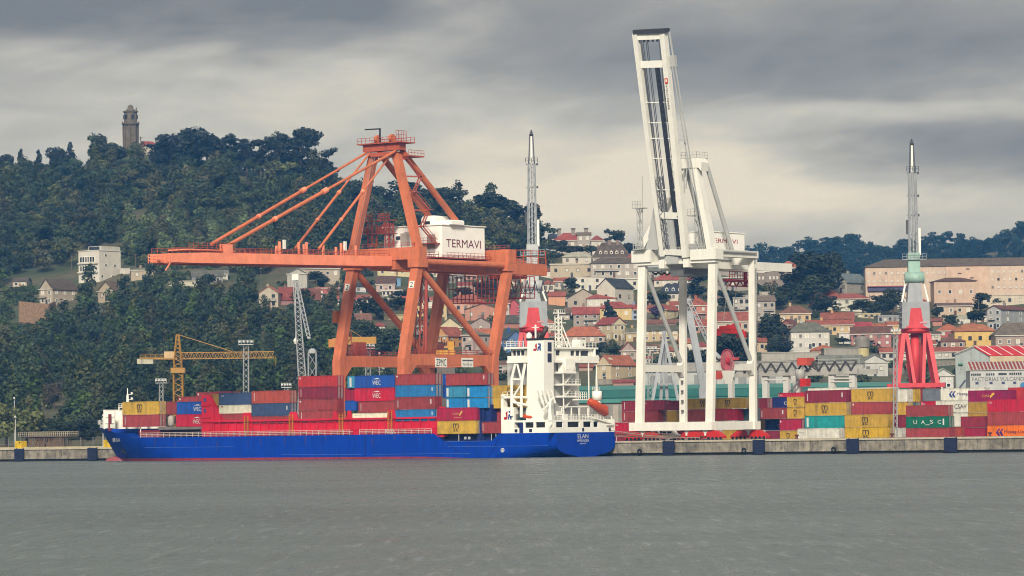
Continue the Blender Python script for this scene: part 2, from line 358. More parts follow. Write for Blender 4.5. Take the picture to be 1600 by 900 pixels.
def lobes_for(kind, rng):
    R = rng.uniform; out = []
    if kind == 'round':
        for i in range(10):
            a = R(0, 6.28); r = R(.3, 2.9); z = R(3.2, 8.0); k = R(1.5, 2.5) * (1.1 - .05 * z); out.append((r * math.cos(a), r * math.sin(a), z, k, k, k * .85))
    elif kind == 'euc':
        for i in range(13):
            a = R(0, 6.28); z = R(3.5, 13.5); r = R(.2, 2.6) * (1 - abs(z - 8) / 11); k = R(1.1, 2.0); out.append((r * math.cos(a), r * math.sin(a), z, k, k, k * 1.1))
    elif kind == 'umb':
        for i in range(15):
            a = R(0, 6.28); r = R(.5, 5.2); z = R(8.3, 11.0) - .28 * r + R(-.6, .4); k = R(1.0, 1.9); out.append((r * math.cos(a), r * math.sin(a), z, k, k, k * .5))
    elif kind == 'open':
        for i in range(16):
            a = R(0, 6.28); z = R(4, 13); r = R(1.2, 4.6) * (1.1 - .5 * abs(z - 9) / 5); k = R(.8, 1.5); out.append((r * math.cos(a), r * math.sin(a), z, k, k, k * .6))
    elif kind == 'fir':
        for i in range(22):
            z = 1.5 + 9.5 * i / 21; a = R(0, 6.28); r = (11.5 - z) * .16; k = (11.8 - z) * .17 + .25; out.append((r * math.cos(a), r * math.sin(a), z, k, k, .55))
    elif kind == 'palm':
        for i in range(11):
            a = i * 6.28 / 11; out.append((2.0 * math.cos(a), 2.0 * math.sin(a), 9 + .5 * math.sin(3 * a), .5 + 1.4 * abs(math.cos(a)), .5 + 1.4 * abs(math.sin(a)), .4))
        out.append((0, 0, 9.3, .9, .9, .9))
    else:
        for i in range(7):
            a = R(0, 6.28); r = R(.2, 1.6); z = R(.6, 2.0); k = R(.8, 1.3); out.append((r * math.cos(a), r * math.sin(a), z, k, k, k * .8))
    return out
def np_mesh(name, V, sh, tint=None):
    n = len(V); nf = n // 4; me = bpy.data.meshes.new(name)
    me.vertices.add(n); me.vertices.foreach_set('co', V.astype(np.float32).ravel())
    me.loops.add(n); me.loops.foreach_set('vertex_index', np.arange(n, dtype=np.int32))
    me.polygons.add(nf); me.polygons.foreach_set('loop_start', np.arange(0, n, 4, dtype=np.int32))
    me.update(calc_edges=True)
    ca = me.color_attributes.new('tint', 'FLOAT_COLOR', 'POINT')
    T = np.ones((n, 4), np.float32); T[:, :3] = sh[:, None] * (tint if tint is not None else 1.0)
    ca.data.foreach_set('color', T.ravel()); return me
def leaf_mat(key, col):
    m = mat(key, col, .75, .18, .08, attr='tint', spec=.2)
    return m
LEAF = leaf_mat('foliage', (.046, .062, .034, 1))
VAR = {}
for kind, cnt, nlv, sz in [('round', 6, 700, .46), ('euc', 5, 760, .46), ('umb', 3, 640, .42), ('fir', 2, 520, .45), ('bush', 3, 190, .34), ('open', 3, 560, .42)]:
    VAR[kind] = [leaves(lobes_for(kind, RNG), nlv, sz, RNG) for _ in range(cnt)]
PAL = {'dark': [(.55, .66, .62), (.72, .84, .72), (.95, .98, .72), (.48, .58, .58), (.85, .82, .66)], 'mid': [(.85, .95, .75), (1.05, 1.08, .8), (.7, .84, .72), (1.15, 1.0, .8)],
       'far': [(.26, .44, .56), (.20, .38, .50), (.34, .46, .5)], 'pale': [(2.2, 2.2, 1.7), (2.6, 2.5, 2.0), (1.9, 1.9, 1.5)], 'warm': [(1.7, 1.25, 1.0), (1.4, 1.05, .95), (1.9, 1.6, 1.0)], 'fresh': [(1.25, 1.45, .7), (1.0, 1.25, .7)]}  # 'far' tints put some of the distant haze's blue into the leaf colour
def wood(name, label, spots, cat='woodland'):
    """spots: (X, Y, z, kind, scale, zscale, palette)"""
    Vs = []; Ss = []; Ts = []
    for (X, Y, z, kind, s, zs, pal) in spots:
        V, sh = VAR[kind][RNG.integers(len(VAR[kind]))]; a = RNG.uniform(0, 6.28); c, sn = math.cos(a), math.sin(a)
        P = np.empty_like(V); P[:, 0] = (V[:, 0] * c - V[:, 1] * sn) * s + X; P[:, 1] = (V[:, 0] * sn + V[:, 1] * c) * s + Y; P[:, 2] = V[:, 2] * s * zs + z
        t = np.array(PAL[pal][RNG.integers(len(PAL[pal]))]) * RNG.uniform(.7, 1.35)
        Vs.append(P); Ss.append(sh); Ts.append(np.repeat(t[None], len(V), 0))
    me = np_mesh(name, np.concatenate(Vs), np.concatenate(Ss), np.concatenate(Ts)); me.materials.append(LEAF)
    o = link(name, me); o['kind'] = 'stuff'; o['label'] = label; o['category'] = cat; return o
# ================================================================== the container ship
AS = -.8; HB = 11.5; SL = 151.2
def sh(s, t, z): return q(AS - s, -12 - t, z)                       # metres from the stern, to port, up
def SP(x, y, t): a, z = onb(x, y, -12 - t); return AS - a, z       # pixel on a fore-and-aft plane
def SA(x, y, s): b, z = ona(x, y, AS - s); return -12 - b, z       # pixel on an athwart plane
ship = thing('container_ship', 'blue container ship with white stern superstructure moored along the quay', 'ship', sh(70, 0, 0))
HULL = mat('hull blue', lin(0, 70, 196, .60), .55, .16, .5, .5, (16, 34, 78), spec=.15)
BOOT = pm(170, 58, 68, .6); SRED = pm(214, 26, 52, .22, k=.85); SDK = pm(28, 48, 120, .3)
SW = pm(250, 248, 238, .10, var=.04, k=.88)
def hb(s, z):
    zz = max(z, -.5); Lz = SL - 6.6 + 6.6 * min(max(zz, 0) / 8.4, 1.1)
    s0 = 108 + 14 * min(max(zz, 0) / 8.4, 1); w = HB
    if s > s0: w = HB * max(0, 1 - ((s - s0) / (Lz - s0)) ** (2.0 + .15 * zz)) if s < Lz else 0
    if s < 34:
        zb = .15 - 5.5 * (s / 26) ** 1.3; k = min(max((z - zb) / 3.4, 0), 1); w *= (1 - (1 - k) ** 2.6) ** (1 / 2.6) if k > 0 else 0
    return w, Lz
def ztop(s):
    pts = [(0, 5.55), (16.2, 5.55), (18.2, 3.95), (32.3, 3.95), (35.0, 5.72), (127.5, 5.72), (130, 6.9), (138, 6.9), (141, 8.2), (152, 8.45)]
    return float(np.interp(s, [p[0] for p in pts], [p[1] for p in pts]))
SI = sorted(set([0, .6, 1.5, 3, 5, 7.5, 10, 13, 16.2, 18.2, 20, 22, 25, 28, 32.3, 35, 38] + list(range(45, 108, 9)) + [108, 112, 116, 120, 124, 127.5, 130, 134, 138, 141, 143.5, 146, 148, 149.5, 150.6, 151.2]))
def zsp(s): return float(np.interp(s, [0, 18, 40, 150], [-.35, -.2, .45, .66]))
def hull_part(name, zlo, zhi, nz, m):
    V = []; n = len(SI)
    for side in (1, -1):
        for j in range(nz + 1):
            for s in SI:
                f = s / SI[-1]; zl_ = zlo if zhi is not None else zsp(s); zt = zsp(s) if zhi is not None else ztop(s); z = zl_ + (zt - zl_) * j / nz
                Lz = hb(0, z)[1]; ss = s if s < 100 else 100 + (s - 100) / (SL - 100) * (Lz - 100)
                w_, _ = hb(min(ss, Lz - 1e-4) if s < SL else Lz, z); V.append(sh(ss, side * w_, z))
    M = (nz + 1) * n; Fc = []
    for si in (0, 1):
        for j in range(nz):
            for i in range(n - 1):
                f4 = (si * M + j * n + i, si * M + j * n + i + 1, si * M + (j + 1) * n + i + 1, si * M + (j + 1) * n + i)
                Fc.append(f4 if si == 0 else f4[::-1])
    for j in range(nz): Fc.append((j * n, (j + 1) * n, M + (j + 1) * n, M + j * n))        # transom
    mb = MB(); mb.add(V, Fc); return mb.build(name, m, ship, smooth=False)
hull = hull_part('hull', .62, None, 9, HULL); bt = hull_part('boot_top', -1.2, .62, 3, BOOT)
for o in (hull, bt):
    o.data.polygons.foreach_set('use_smooth', [True] * (len(o.data.polygons))); 
    md = o.modifiers.new('es', 'EDGE_SPLIT'); md.split_angle = math.radians(35)
mb = MB(); mb.lathe(sh(142.5, 0, -.35), [(.1, 6.6), (.75, 6.2), (1.15, 5.2), (1.4, 3.5), (1.5, 0)], 14, axis=-U * .999 + Z * .03); mb.build('bulbous_bow', pm(186, 96, 98, .3), ship, True)
def deck(name, s0, s1, z, m):
    ss = np.linspace(s0, s1, 16); V = [sh(s, hb(s, z)[0] - .12, z) for s in ss] + [sh(s, -hb(s, z)[0] + .12, z) for s in ss[::-1]]
    mb = MB(); mb.add(V, [tuple(range(len(V)))]); mb.build(name, m, ship)
DK = pm(120, 60, 58, .3)
deck('deck', .2, 17, 5.2, DK); deck('deck', 17.2, 34, 3.2, SDK); deck('deck', 34.3, 129, 4.9, DK); deck('deck', 129.5, 148, 6.2, DK)
# thin weld and wear lines, draught marks, hull lettering
for (x0, y0, x1, y1) in [(222, 699.5, 366, 698), (200, 683, 252, 683), (440, 710.5, 566, 710), (582, 710, 735, 708.4), (700, 698, 856, 696.5), (698, 690, 760, 689)]:
    s0, z0 = SP(x0, y0, HB); s1, z1 = SP(x1, y1, HB); mb = MB()
    for k in range(12):
        sa = s0 + (s1 - s0) * k / 12; sb = s0 + (s1 - s0) * (k + 1) / 12; za = z0 + (z1 - z0) * k / 12; zb = z0 + (z1 - z0) * (k + 1) / 12
        mb.beam(sh(sa, hb(sa, za)[0] + .02, za), sh(sb, hb(sb, zb)[0] + .02, zb), .12, .10)
    mb.build('rubbing_strake', pm(74, 118, 206, .2), ship)
mb = MB(); s_, z_ = SP(570.5, 688, HB)
FL = pm(20, 52, 140, .2); mb.beam(sh(s_, HB + .03, .7), sh(s_, HB + .03, 5.6), .22, .12).build('frame_line', FL, ship)
for (x0, y0, x1, y1) in [(683, 679, 720, 707), (782, 678, 768, 707)]:
    s0, z0 = SP(x0, y0, HB); s1, z1 = SP(x1, y1, HB); MB().beam(sh(s0, HB + .03, z0), sh(s1, HB + .03, z1), .16, .1).build('frame_line', FL, ship)
LW = pm(240, 242, 240, .05, var=.03)
mb = MB()
for t_, cx, cy, w_, h_ in [('ELAN', 911, 681.5, 4.1, .95), ('HARLINGEN', 911, 688.3, 4.5, .55), ('IIIIIII', 911, 693, 2.2, .3)]:
    tt, zz = SA(cx, cy, -.06); letter(mb, t_, sh(-.06, tt, zz), I, Z, w_, h_, .03)
mb.build('name_lettering', LW, ship)
mb = MB()
s_, z_ = SP(186, 687.5, 5.6)
for t_, x, y, w_, h_ in [('ELAN', 186.5, 687.6, 2.2, .85)]:
    for k in range(1):
        best = None
        for tt in np.arange(.5, 9, .1):
            s2, z2 = SP(x, y, tt); dd = abs(hb(s2, z2)[0] - tt)
            if best is None or dd < best[0]: best = (dd, s2, z2, tt)
        _, s2, z2, tt = best; p0 = sh(s2 + .9, hb(s2 + .9, z2)[0], z2); p1 = sh(s2 - .9, hb(s2 - .9, z2)[0], z2); dx = (p1 - p0) / np.linalg.norm(p1 - p0)
        nrm = np.cross(dx, Z); letter(mb, t_, sh(s2, tt, z2) + nrm * .35, dx, Z * .97 + nrm * .25, w_, h_, .03); mb.build('bow_lettering', LW, ship); mb = MB()
        for r in range(4): mb.beam(sh(s2 + 1.9, hb(s2 + 1.9, z2)[0], z2 - .4 + r * .28) + nrm * .3, sh(s2 + 3.4, hb(s2 + 3.4, z2)[0], z2 - .4 + r * .28) + nrm * .35, .1)
mb.build('bow_mark', LW, ship)
mb = MB(); s_, z_ = SP(785.5, 703.5, HB)
for k in range(10):
    t0, t1 = 2 * math.pi * k / 10, 2 * math.pi * (k + 1) / 10; f_ = lambda t: sh(s_ + .45 * math.cos(t), HB + .05, z_ + .45 * math.sin(t)); mb.beam(f_(t0), f_(t1), .14)
mb.beam(sh(s_, HB + .05, z_ - .45), sh(s_, HB + .05, z_ + .45), .12); mb.beam(sh(s_ - .45, HB + .05, z_), sh(s_ + .45, HB + .05, z_), .12); mb.build('load_line_mark', LW, ship)
for k in range(11):
    s_ = 44 + k * 8.4; MB().beam(sh(s_, HB + .012, .75), sh(s_, HB + .012, 5.6), .07, .05).build('plate_seam', pm(12, 56, 150, .3), ship)
for k in range(16):
    s_ = 20 + k * 6.7 + RNG.uniform(-2, 2); z1 = min(ztop(s_), 5.6) - RNG.uniform(.05, 1.2); MB().prism([sh(s_, HB + .014, z1), sh(s_ - RNG.uniform(.12, .3), HB + .014, z1), sh(s_ - .1, HB + .014, z1 - RNG.uniform(.8, 2.6))], I * .01).build('rust_streak', pm(92, 62, 60, .5), ship)
# anchor
sA, zA = SP(193, 703, 6.0); tA = hb(sA, zA)[0] + .2
mb = MB(); mb.beam(sh(sA, tA + .1, zA + 1.1), sh(sA - .5, tA, zA - .5), .35); mb.beam(sh(sA + .6, tA - .2, zA - .2), sh(sA - 1.5, tA + .3, zA - .8), .3); mb.build('anchor', BLACK, ship)
# forecastle: white breakwater and bulwark
mb = MB(); zf = 8.2
for side in (1, -1):
    for s0, s1 in ((137.5, 141), (141, 145), (145, 148.5), (148.5, 151)):
        p = [sh(s0, side * hb(s0, 8.2)[0] * .96, zf), sh(s1, side * hb(s1, 8.2)[0] * .96, zf)]; h0 = 1.0 if s0 > 140 else 2.0
        mb.add([p[0], p[1], p[1] + Z * 1.0, p[0] + Z * 1.0, p[0] + U * .12, p[1] + U * .12, p[1] + Z + U * .12, p[0] + Z + U * .12], [(0, 1, 2, 3), (7, 6, 5, 4), (3, 2, 6, 7)])
mb.build('bow_bulwark', SW, ship)
mb = MB(); sB = SP(168, 655, 2)[0]; sC = SP(190, 642, 5)[0]
mb.obox(sh(sC + 3.2, -8.2, 8.0), U * .5, -I * 16.4 * 1., Z * 4.8)
for t in (-7.8, -4, 0, 4, 7.8): mb.obox(sh(sC + 2.7, t - .15, 8.0), U * 3.0, -I * .3, Z * 4.4)
for z in (9.4, 11): mb.obox(sh(sC + 2.7, 7.9, z), U * 3.0, -I * .28, Z * .18)
mb.build('breakwater', SW, ship)
MB().obox(sh(sC + 1.0, 8.3, 7.5), U * .6, -I * .5, Z * 4.2).build('stanchion', pm(150, 50, 52, .3), ship)
mb = MB(); mb.rail(sh(150.5, 1.3, 9.2), sh(146, 4.2, 9.2), 1.1, 1.4, .1); mb.rail(sh(146, 4.2, 9.2), sh(141.5, 6.6, 9.2), 1.3, 1.4, .1); mb.build('bow_railing', SW, ship)
fm = MB(); s_ = 141.6
fm.tube(sh(s_, 0, 8), sh(s_, 0, 16.5), .55, .3); fm.tube(sh(s_, 0, 16.5), sh(s_, 0, 18.2), .16, .1)
for z in (14.1, 15.3, 16.6): fm.beam(sh(s_ + .2, 0, z), sh(s_ - 1.2, 0, z), .14); fm.obox(sh(s_ - .9, -.2, z), U * .4, I * .4, Z * .55)
fm.beam(sh(s_, -3.2, 13.4), sh(s_, 3.2, 13.4), .3); fm.rail(sh(s_, -3.2, 13.4), sh(s_, 3.2, 13.4), .9, 1.1, .12); fm.beam(sh(s_, 3.2, 13.4), sh(s_, 3, 11), .25)
fm.build('foremast', SW, ship)
mb = MB(); mb.tube(sh(147.5, 2.5, 8), sh(147.5, 2.5, 11.4), .1); mb.obox(sh(147.7, 2.3, 11.3), U * .5, -I * .4, Z * .4); mb.build('jack_staff', SW, ship)
# red hatch coaming with stiffeners and its forward wall
co = MB(); s0 = SP(686, 660, 10.4)[0]; s1 = SP(318, 660, 10.4)[0]; tC = 10.3
co.obox(sh(s1, tC, 4.9), U * (s1 - s0), I * 2 * tC, Z * 4.3)
coam = co.build('hatch_coaming', SRED, ship)
mb = MB(); n = int((s1 - s0) / 2.55)
for k in range(n + 1):
    s = s0 + .3 + (s1 - s0 - .6) * k / n
    o = MB().obox(sh(s + .11, tC + .5, 4.95), U * .22, I * .5, Z * 4.1).build('stiffener', SRED, coam)
MB().obox(sh(s1 + .1, tC + .62, 9.22), U * (s1 - s0 + .2), I * 1.0, Z * .42).build('coaming_top', SRED, coam)
MB().obox(sh(s1, tC + .22, 6.9), U * (s1 - s0), I * .22, Z * .18).build('coaming_rib', SRED, coam)
fw = MB(); sF = s1; zT = 15.9; sk = SP(355, 657, tC)[0]
fw.prism([sh(sF + .4, tC + .3, 4.9), sh(sF - 2.4, tC + .3, 4.9), sh(sF - 2.4, tC + .3, zT - .1), sh(sF + .4, tC + .3, zT)], I * 1.2)
fw.prism([sh(sF - 2.4, tC + .25, 9.3), sh(sk, tC + .25, 9.3), sh(sF - 4.8, tC + .25, 12.1), sh(sF - 2.4, tC + .25, 15.4)], I * .8)
fw.obox(sh(sF + .4, tC - .9, 4.9), U * 1.2, I * 2 * (tC - .9), Z * 7.5)
fw = fw.build('forward_wall', SRED, ship)
for z, t in ((7.2, .55), (13.2, .5), (10.3, .5)): MB().obox(sh(sF + .5, tC + .52, z), U * 3.0, I * .3, Z * .35).build('flange', SRED, fw)
for z in (11.6, 14.2): MB().obox(sh(sF - .3, tC + .36, z), U * .8, I * .1, Z * .9).build('opening', pm(84, 92, 150, .1), fw)
for s in (sF - 3.6, sF - 5.6): MB().beam(sh(s, tC + .4, 5), sh(s, tC + .4, float(np.interp(s, [sk, sF - 4.8, sF - 2.4], [9.3, 12.0, 15.3]))), .2, .3).build('stiffener', SRED, fw)
# rear end of the coaming
aw = MB(); sR = s0
aw.prism([sh(sR + .1, tC + .45, 4.9), sh(sR - 1.6, tC + .45, 4.9), sh(sR - 1.6, tC + .45, 11.9), sh(sR - .4, tC + .45, 11.9), sh(sR + .1, tC + .45, 9.6)], I * 20)
aw.build('after_wall', SRED, ship)
# lashing posts
for px in (458, 463.5, 526, 548, 611.5, 616, 385, 391):
    s, z = SP(px, 655, tC); MB().prism([sh(s + .9, tC + .7, 9.4), sh(s - .9, tC + .7, 9.4), sh(s - .35, tC + .7, 11.4), sh(s + .35, tC + .7, 11.4)], I * .5).build('lashing_post', SRED, ship)
YL = pm(226, 150, 40, .3)
for px, lo, hi in ((385, 5.2, 10.6), (455, 5.2, 10.9), (533, 5.2, 10.8), (609.5, 5.2, 11.2)):
    s, _ = SP(px, 660, tC + .8); mb = MB()
    for ds in (-.55, .55): mb.beam(sh(s + ds, tC + .85, lo), sh(s + ds, tC + .85, hi), .16)
    for k in range(12): zz = lo + (hi - lo) * k / 12; mb.beam(sh(s - .55, tC + .85, zz), sh(s + .55, tC + .85, zz), .09)
    mb.build('access_ladder', YL, ship)
mb = MB()
for px in (437, 475, 523, 548, 605, 630, 652, 672, 345, 366, 406, 424, 500, 576):
    s, _ = SP(px, 670, tC + .6); mb.obox(sh(s + .7, tC + .66, 6.3), U * 1.3, I * .1, Z * .28)
mb.build('vent_plate', pm(224, 160, 160, .1), ship)
mb = MB(); mb.rail(sh(127, HB - .25, 5.72), sh(60.5, HB - .25, 5.72), 1.15, 1.9, .11, 3); mb.rail(sh(57.5, HB - .25, 5.72), sh(36, HB - .25, 5.72), 1.15, 1.9, .11, 3)
for k in range(4): s = 47.5 + k * .7; mb.beam(sh(s, HB - .2, 6.8), sh(s - .8, HB - .2, 5.8), .14)
mb.build('deck_railing', pm(236, 214, 208, .15), ship)
# forward deck gear below the bow stack
mb = MB(); s2, _ = SP(250, 670, 9.6); s3, _ = SP(316, 670, 9.6); mb.obox(sh(s2, 9.9, 7.6), U * (s2 - s3), I * 18, Z * .75); mb.build('fore_hatch', pm(140, 132, 126, .4), ship)
mb = MB(); mb.obox(sh(129.5, 9.2, 5.6), U * 7, I * 17, Z * 2.0); mb.build('hatch_base', pm(150, 34, 44, .4), ship)
mb = MB(); s_, z_ = SP(267.5, 666, 9.0); mb.lathe(sh(s_, 9.0, 8.4), [(.5, 0), (.85, .4), (.85, 2.0), (.6, 2.5), (.15, 2.7)], 12); mb.build('vent_pod', pm(200, 190, 180, .4), ship, True)
mb = MB(); s_, z_ = SP(220.5, 660, 9.4)
mb.beam(sh(s_, 9.6, 7), sh(s_, 9.6, 12.2), .18); mb.build('stanchion', SW, ship)
# well deck aft: dark blue cell posts
for px, w_ in ((749, 1.6), (753.6, .9)):
    s, z = SP(px, 640, 10.2); MB().obox(sh(s + w_ / 2, 10.2, 3.2), U * w_, I * 1.2, Z * 9.1).build('cell_guide', SDK, ship)
s, z = SP(764, 640, 8.5); MB().obox(sh(s + 1.6, 9.6, 3.2), U * 3.0, I * 18, Z * 9.0).build('cell_guide_wall', SDK, ship)
MB().obox(sh(34.5, 9.3, 3.3), U * 17.5, I * 18, Z * 2.15).build('lower_hatch', pm(34, 40, 96, .3), ship)
mb = MB()
for px in (717, 768, 775, 786): s, z = SP(px, 686, 10.8); mb.beam(sh(s, 10.8, 3.9), sh(s, 10.8, 5.5), .14)
for px in (727, 733): s, z = SP(px, 686, 10.8); mb.obox(sh(s + .3, 10.85, 4.3), U * .55, I * .3, Z * .6)
mb.build('deck_fitting', pm(200, 206, 215, .1), ship)
# ---- stern house
poop = MB()
zW0, zW1 = 5.55, 8.45
def wall(mb, s_, t0, t1, z0, z1, th=.25): mb.obox(sh(s_ + th, t0, z0), U * th, I * (t0 - t1), Z * (z1 - z0))
def pierced(mb, P, L, z0, z1, holes, nrm, th):
    """wall along P(0..L) with rectangular window openings (l0, l1, zb, zt)"""
    holes = sorted(holes); cur = 0.
    def blk(l0, l1, a, b):
        if l1 - l0 > 1e-3 and b - a > 1e-3: p = P(l0); mb.obox(p + Z * a, P(l1) - p, nrm * th, Z * (b - a))
    for (l0, l1, zb, zt) in holes:
        blk(cur, l0, z0, z1); blk(l0, l1, z0, zb); blk(l0, l1, zt, z1); cur = l1
    blk(cur, L, z0, z1)
tP = HB - .12
sBow, _ = SP(783, 660, tP)
def hol(pts, f): return [tuple(sorted((f(x0), f(x1)))) + (z0, z1) for (x0, x1, z0, z1) in pts]
PW = [(803.5, 817, 6.75, 8.0), (820.5, 833.5, 6.75, 8.0), (837, 851.5, 6.75, 8.0)]
pierced(poop, lambda l: sh(sBow - l, tP, 0), sBow - .4, zW0, zW1, hol(PW, lambda x: sBow - SP(x, 665, tP)[0]), I, .3)
AW = [(869, 880, 6.75, 8.0), (887, 905.5, 6.75, 8.0), (911.5, 924, 6.75, 8.0), (927.5, 935, 6.75, 8.0), (856.8, 865, 6.75, 8.0)]
pierced(poop, lambda l: sh(.05, tP - l, 0), 2 * tP, zW0, zW1, hol([h for h in AW], lambda x: tP - SA(x, 665, .05)[0]), -U, .3)
pierced(poop, lambda l: sh(sBow - l, -tP, 0), sBow - .4, zW0, zW1, [], -I, .3)
poop.build('poop_wall', SW, ship)
MB().obox(sh(sBow - .5, tP - .35, zW1 - .12), U * (sBow - 1), I * (2 * tP - .7), Z * .1).build('poop_deck', pm(200, 204, 198, .2), ship)
MB().obox(sh(sBow - .2, 8.0, 5.2), U * (sBow - 4), I * 16, Z * 3.1).build('poop_house', pm(205, 206, 200, .2), ship)
mb = MB(); s_, _ = SP(814.5, 668, tP + .02); mb.obox(sh(s_ + .55, tP + .06, 5.6), U * 1.1, I * .05, Z * 2.3); mb.build('side_door', SDK, ship)
mb = MB()
for px in (806.3, 829, 859.6): s_, z_ = SP(px, 673, tP + .03); mb.obox(sh(s_ + .4, tP + .06, 5.75), U * .8, I * .05, Z * .7)
for px in (911, 952.5): t_, z_ = SA(px, 672.5, 0); mb.obox(sh(-.02, t_ + .35, 5.8), U * .06, I * .7, Z * .75)
mb.build('fairlead', pm(36, 40, 70, .1), ship)
cb = MB(); sB0 = sBow; sB1 = SP(803, 640, tP)[0]          # tall white corner block with the emblem
cb.obox(sh(sB0 - .02, tP + .03, 5.6), U * (sB0 - sB1), I * 1.6, Z * 5.9)
cb.obox(sh(sB0 - .02, tP + .03, 11.5), U * .75, I * 1.5, Z * 2.9); cb.obox(sh(sB0 - .02, tP + .03, 13.5), U * 3.2, I * 1.5, Z * .5)
cb.build('corner_block', SW, ship)
def emblem(x0, x1, y0, y1, t):
    RD, BL = pm(206, 44, 56, 0), pm(40, 80, 160, 0); s0_, zt = SP(x0, y0, t); s1_, zb = SP(x1, y1, t); W_ = s0_ - s1_; H_ = zt - zb
    P = lambda u_, v_: sh(s0_ - u_ * W_, t, zb + v_ * H_)
    a = MB(); a.prism([P(.0, 0), P(.34, 0), P(.46, .16), P(.46, 1), P(.22, .78), P(.30, .3), P(.0, .3)], -I * -.03); a.build('emblem', RD, ship)
    a = MB(); a.prism([P(.52, .0), P(.66, .0), P(.74, .42), P(.84, 0), P(1.0, 0), P(.96, .46), P(1.0, .62), P(.98, .96), P(.6, 1.0), P(.64, .8), P(.82, .78), P(.8, .62), P(.58, .55)], I * .03); a.build('emblem', BL, ship)
emblem(787.3, 799.3, 642, 655.5, tP + .08)
# funnel
sf0, zf1 = SP(823, 532, 11.0); sf1, _ = SP(848.5, 532, 11.0); tf1 = 11.0; tf0 = SA(864, 532, sf1)[0]
fn = MB(); fn.hexa([sh(sf0 + .5, tf1, 8.4), sh(sf1 + .1, tf1, 8.4), sh(sf1 + .1, tf0, 8.4), sh(sf0 + .5, tf0, 8.4), sh(sf0 - .2, tf1, 26.6), sh(sf1 - .2, tf1, 26.6), sh(sf1 - .2, tf0, 26.6), sh(sf0 - .2, tf0, 26.6)])
fn.build('funnel', SW, ship)
MB().obox(sh(sf0 + .1, tf1 + .15, 26.6), U * (sf0 - sf1 + .3), I * (tf1 - tf0 + .3), Z * .45).build('funnel_top', BLACK, ship)
mb = MB()
for (y0, y1) in ((534.8, 549), (552, 565.6)):
    ta, za = SA(855.5, y0, sf1 - .15); tb, zb = SA(861.5, y1, sf1 - .15); mb.obox(sh(sf1 - .12 - .05 * (26 - za) / 18, ta, zb), U * .12, I * (ta - tb), Z * (za - zb))
mb.build('funnel_louvre', pm(44, 50, 80, 0), ship)
emblem(833.2, 845.2, 536.5, 548, tf1 + .04)
mb = MB(); s_, z_ = SP(852, 527, 7); mb.tube(sh(s_ + 1.5, 6.8, 26.9), sh(s_ - .3, 6.8, 29.6), .55, .55, 10); mb.tube(sh(s_ + 2.6, 7.4, 26.9), sh(s_ + 1.8, 7.4, 28.0), .4, n=10); mb.build('exhaust_pipe', pm(78, 62, 56, .3), ship, True)
mb = MB(); s_, z_ = SP(837, 527, 8); mb.beam(sh(s_, 8, 26.9), sh(s_, 8, 30.2), .3); mb.beam(sh(s_ + 1, 8, 29.6), sh(s_ - 1, 8, 29.6), .16); mb.build('signal_post', SW, ship)
mb = MB(); s_, z_ = SP(826.8, 524, 8.5); mb.lathe(sh(s_, 8.5, 26.9), [(.35, -3), (.35, 0), (.6, .1), (.72, .7), (.6, 1.2), (.3, 1.5), (.05, 1.6)], 12); mb.build('satellite_dome', SW, ship, True)
# accommodation tower: walls, deck slabs, windows, stairs
tw = MB(); tw.obox(sh(16.5, 7.6, 8.4), U * 9.6, I * 14.6, Z * 13.4)
tower = tw.build('accommodation_block', pm(226, 226, 220, .15, var=.05), ship)
sD = 3.4
for y0, xr in ((621, 906.5), (602.3, 907.5), (583.5, 900.5)):
    tR, z_ = SA(xr, y0, sD); MB().obox(sh(sD + 4.4, 3.6, z_), U * 4.4, I * (3.6 - tR), Z * .42).build('balcony', SW, tower)
    mb = MB(); mb.rail(sh(sD + .1, 3.4, z_ + .42), sh(sD + .1, tR + .1, z_ + .42), 1.05, 1.5, .07, 2); mb.rail(sh(sD + .1, tR + .1, z_ + .42), sh(sD + 4, tR + .1, z_ + .42), 1.05, 1.5, .07, 2); mb.build('balcony_railing', SW, tower)
    p0 = sh(sD + 1.2, 1.6, z_ - 2.4); p1 = sh(sD + 1.2, -1.6, z_); mb = MB()
    for k in (0, .7): mb.beam(p0 - U * k, p1 - U * k, .12, .26)
    for k in range(10): pp = p0 + (p1 - p0) * k / 10; mb.beam(pp, pp - U * .7, .1)
    mb.build('stairs', SW, tower)
tR, z_ = SA(898, 577, 4.2); MB().obox(sh(6.4, tR + 3.5, z_ - .9), U * 2.3, I * 3.6, Z * 3.3).build('stair_cabin', SW, tower)
mb = MB()
for z in (10.2, 13.0, 15.9, 18.7):
    for t in (-1, -3.5): mb.obox(sh(6.86, t, z + .4), U * .06, I * .5, Z * .6)
mb.build('porthole', GLASS, tower); tt, zz = SA(889, 610, 6.8); MB().obox(sh(6.85, tt + .3, zz - .35), U * .07, I * .6, Z * .7).build('red_sign', pm(170, 50, 60, 0), tower)
for t in (3.3, -6.6): MB().beam(sh(sD + .4, t, 8.4), sh(sD + .4, t, 21.4), .22).build('balcony_post', SW, tower)
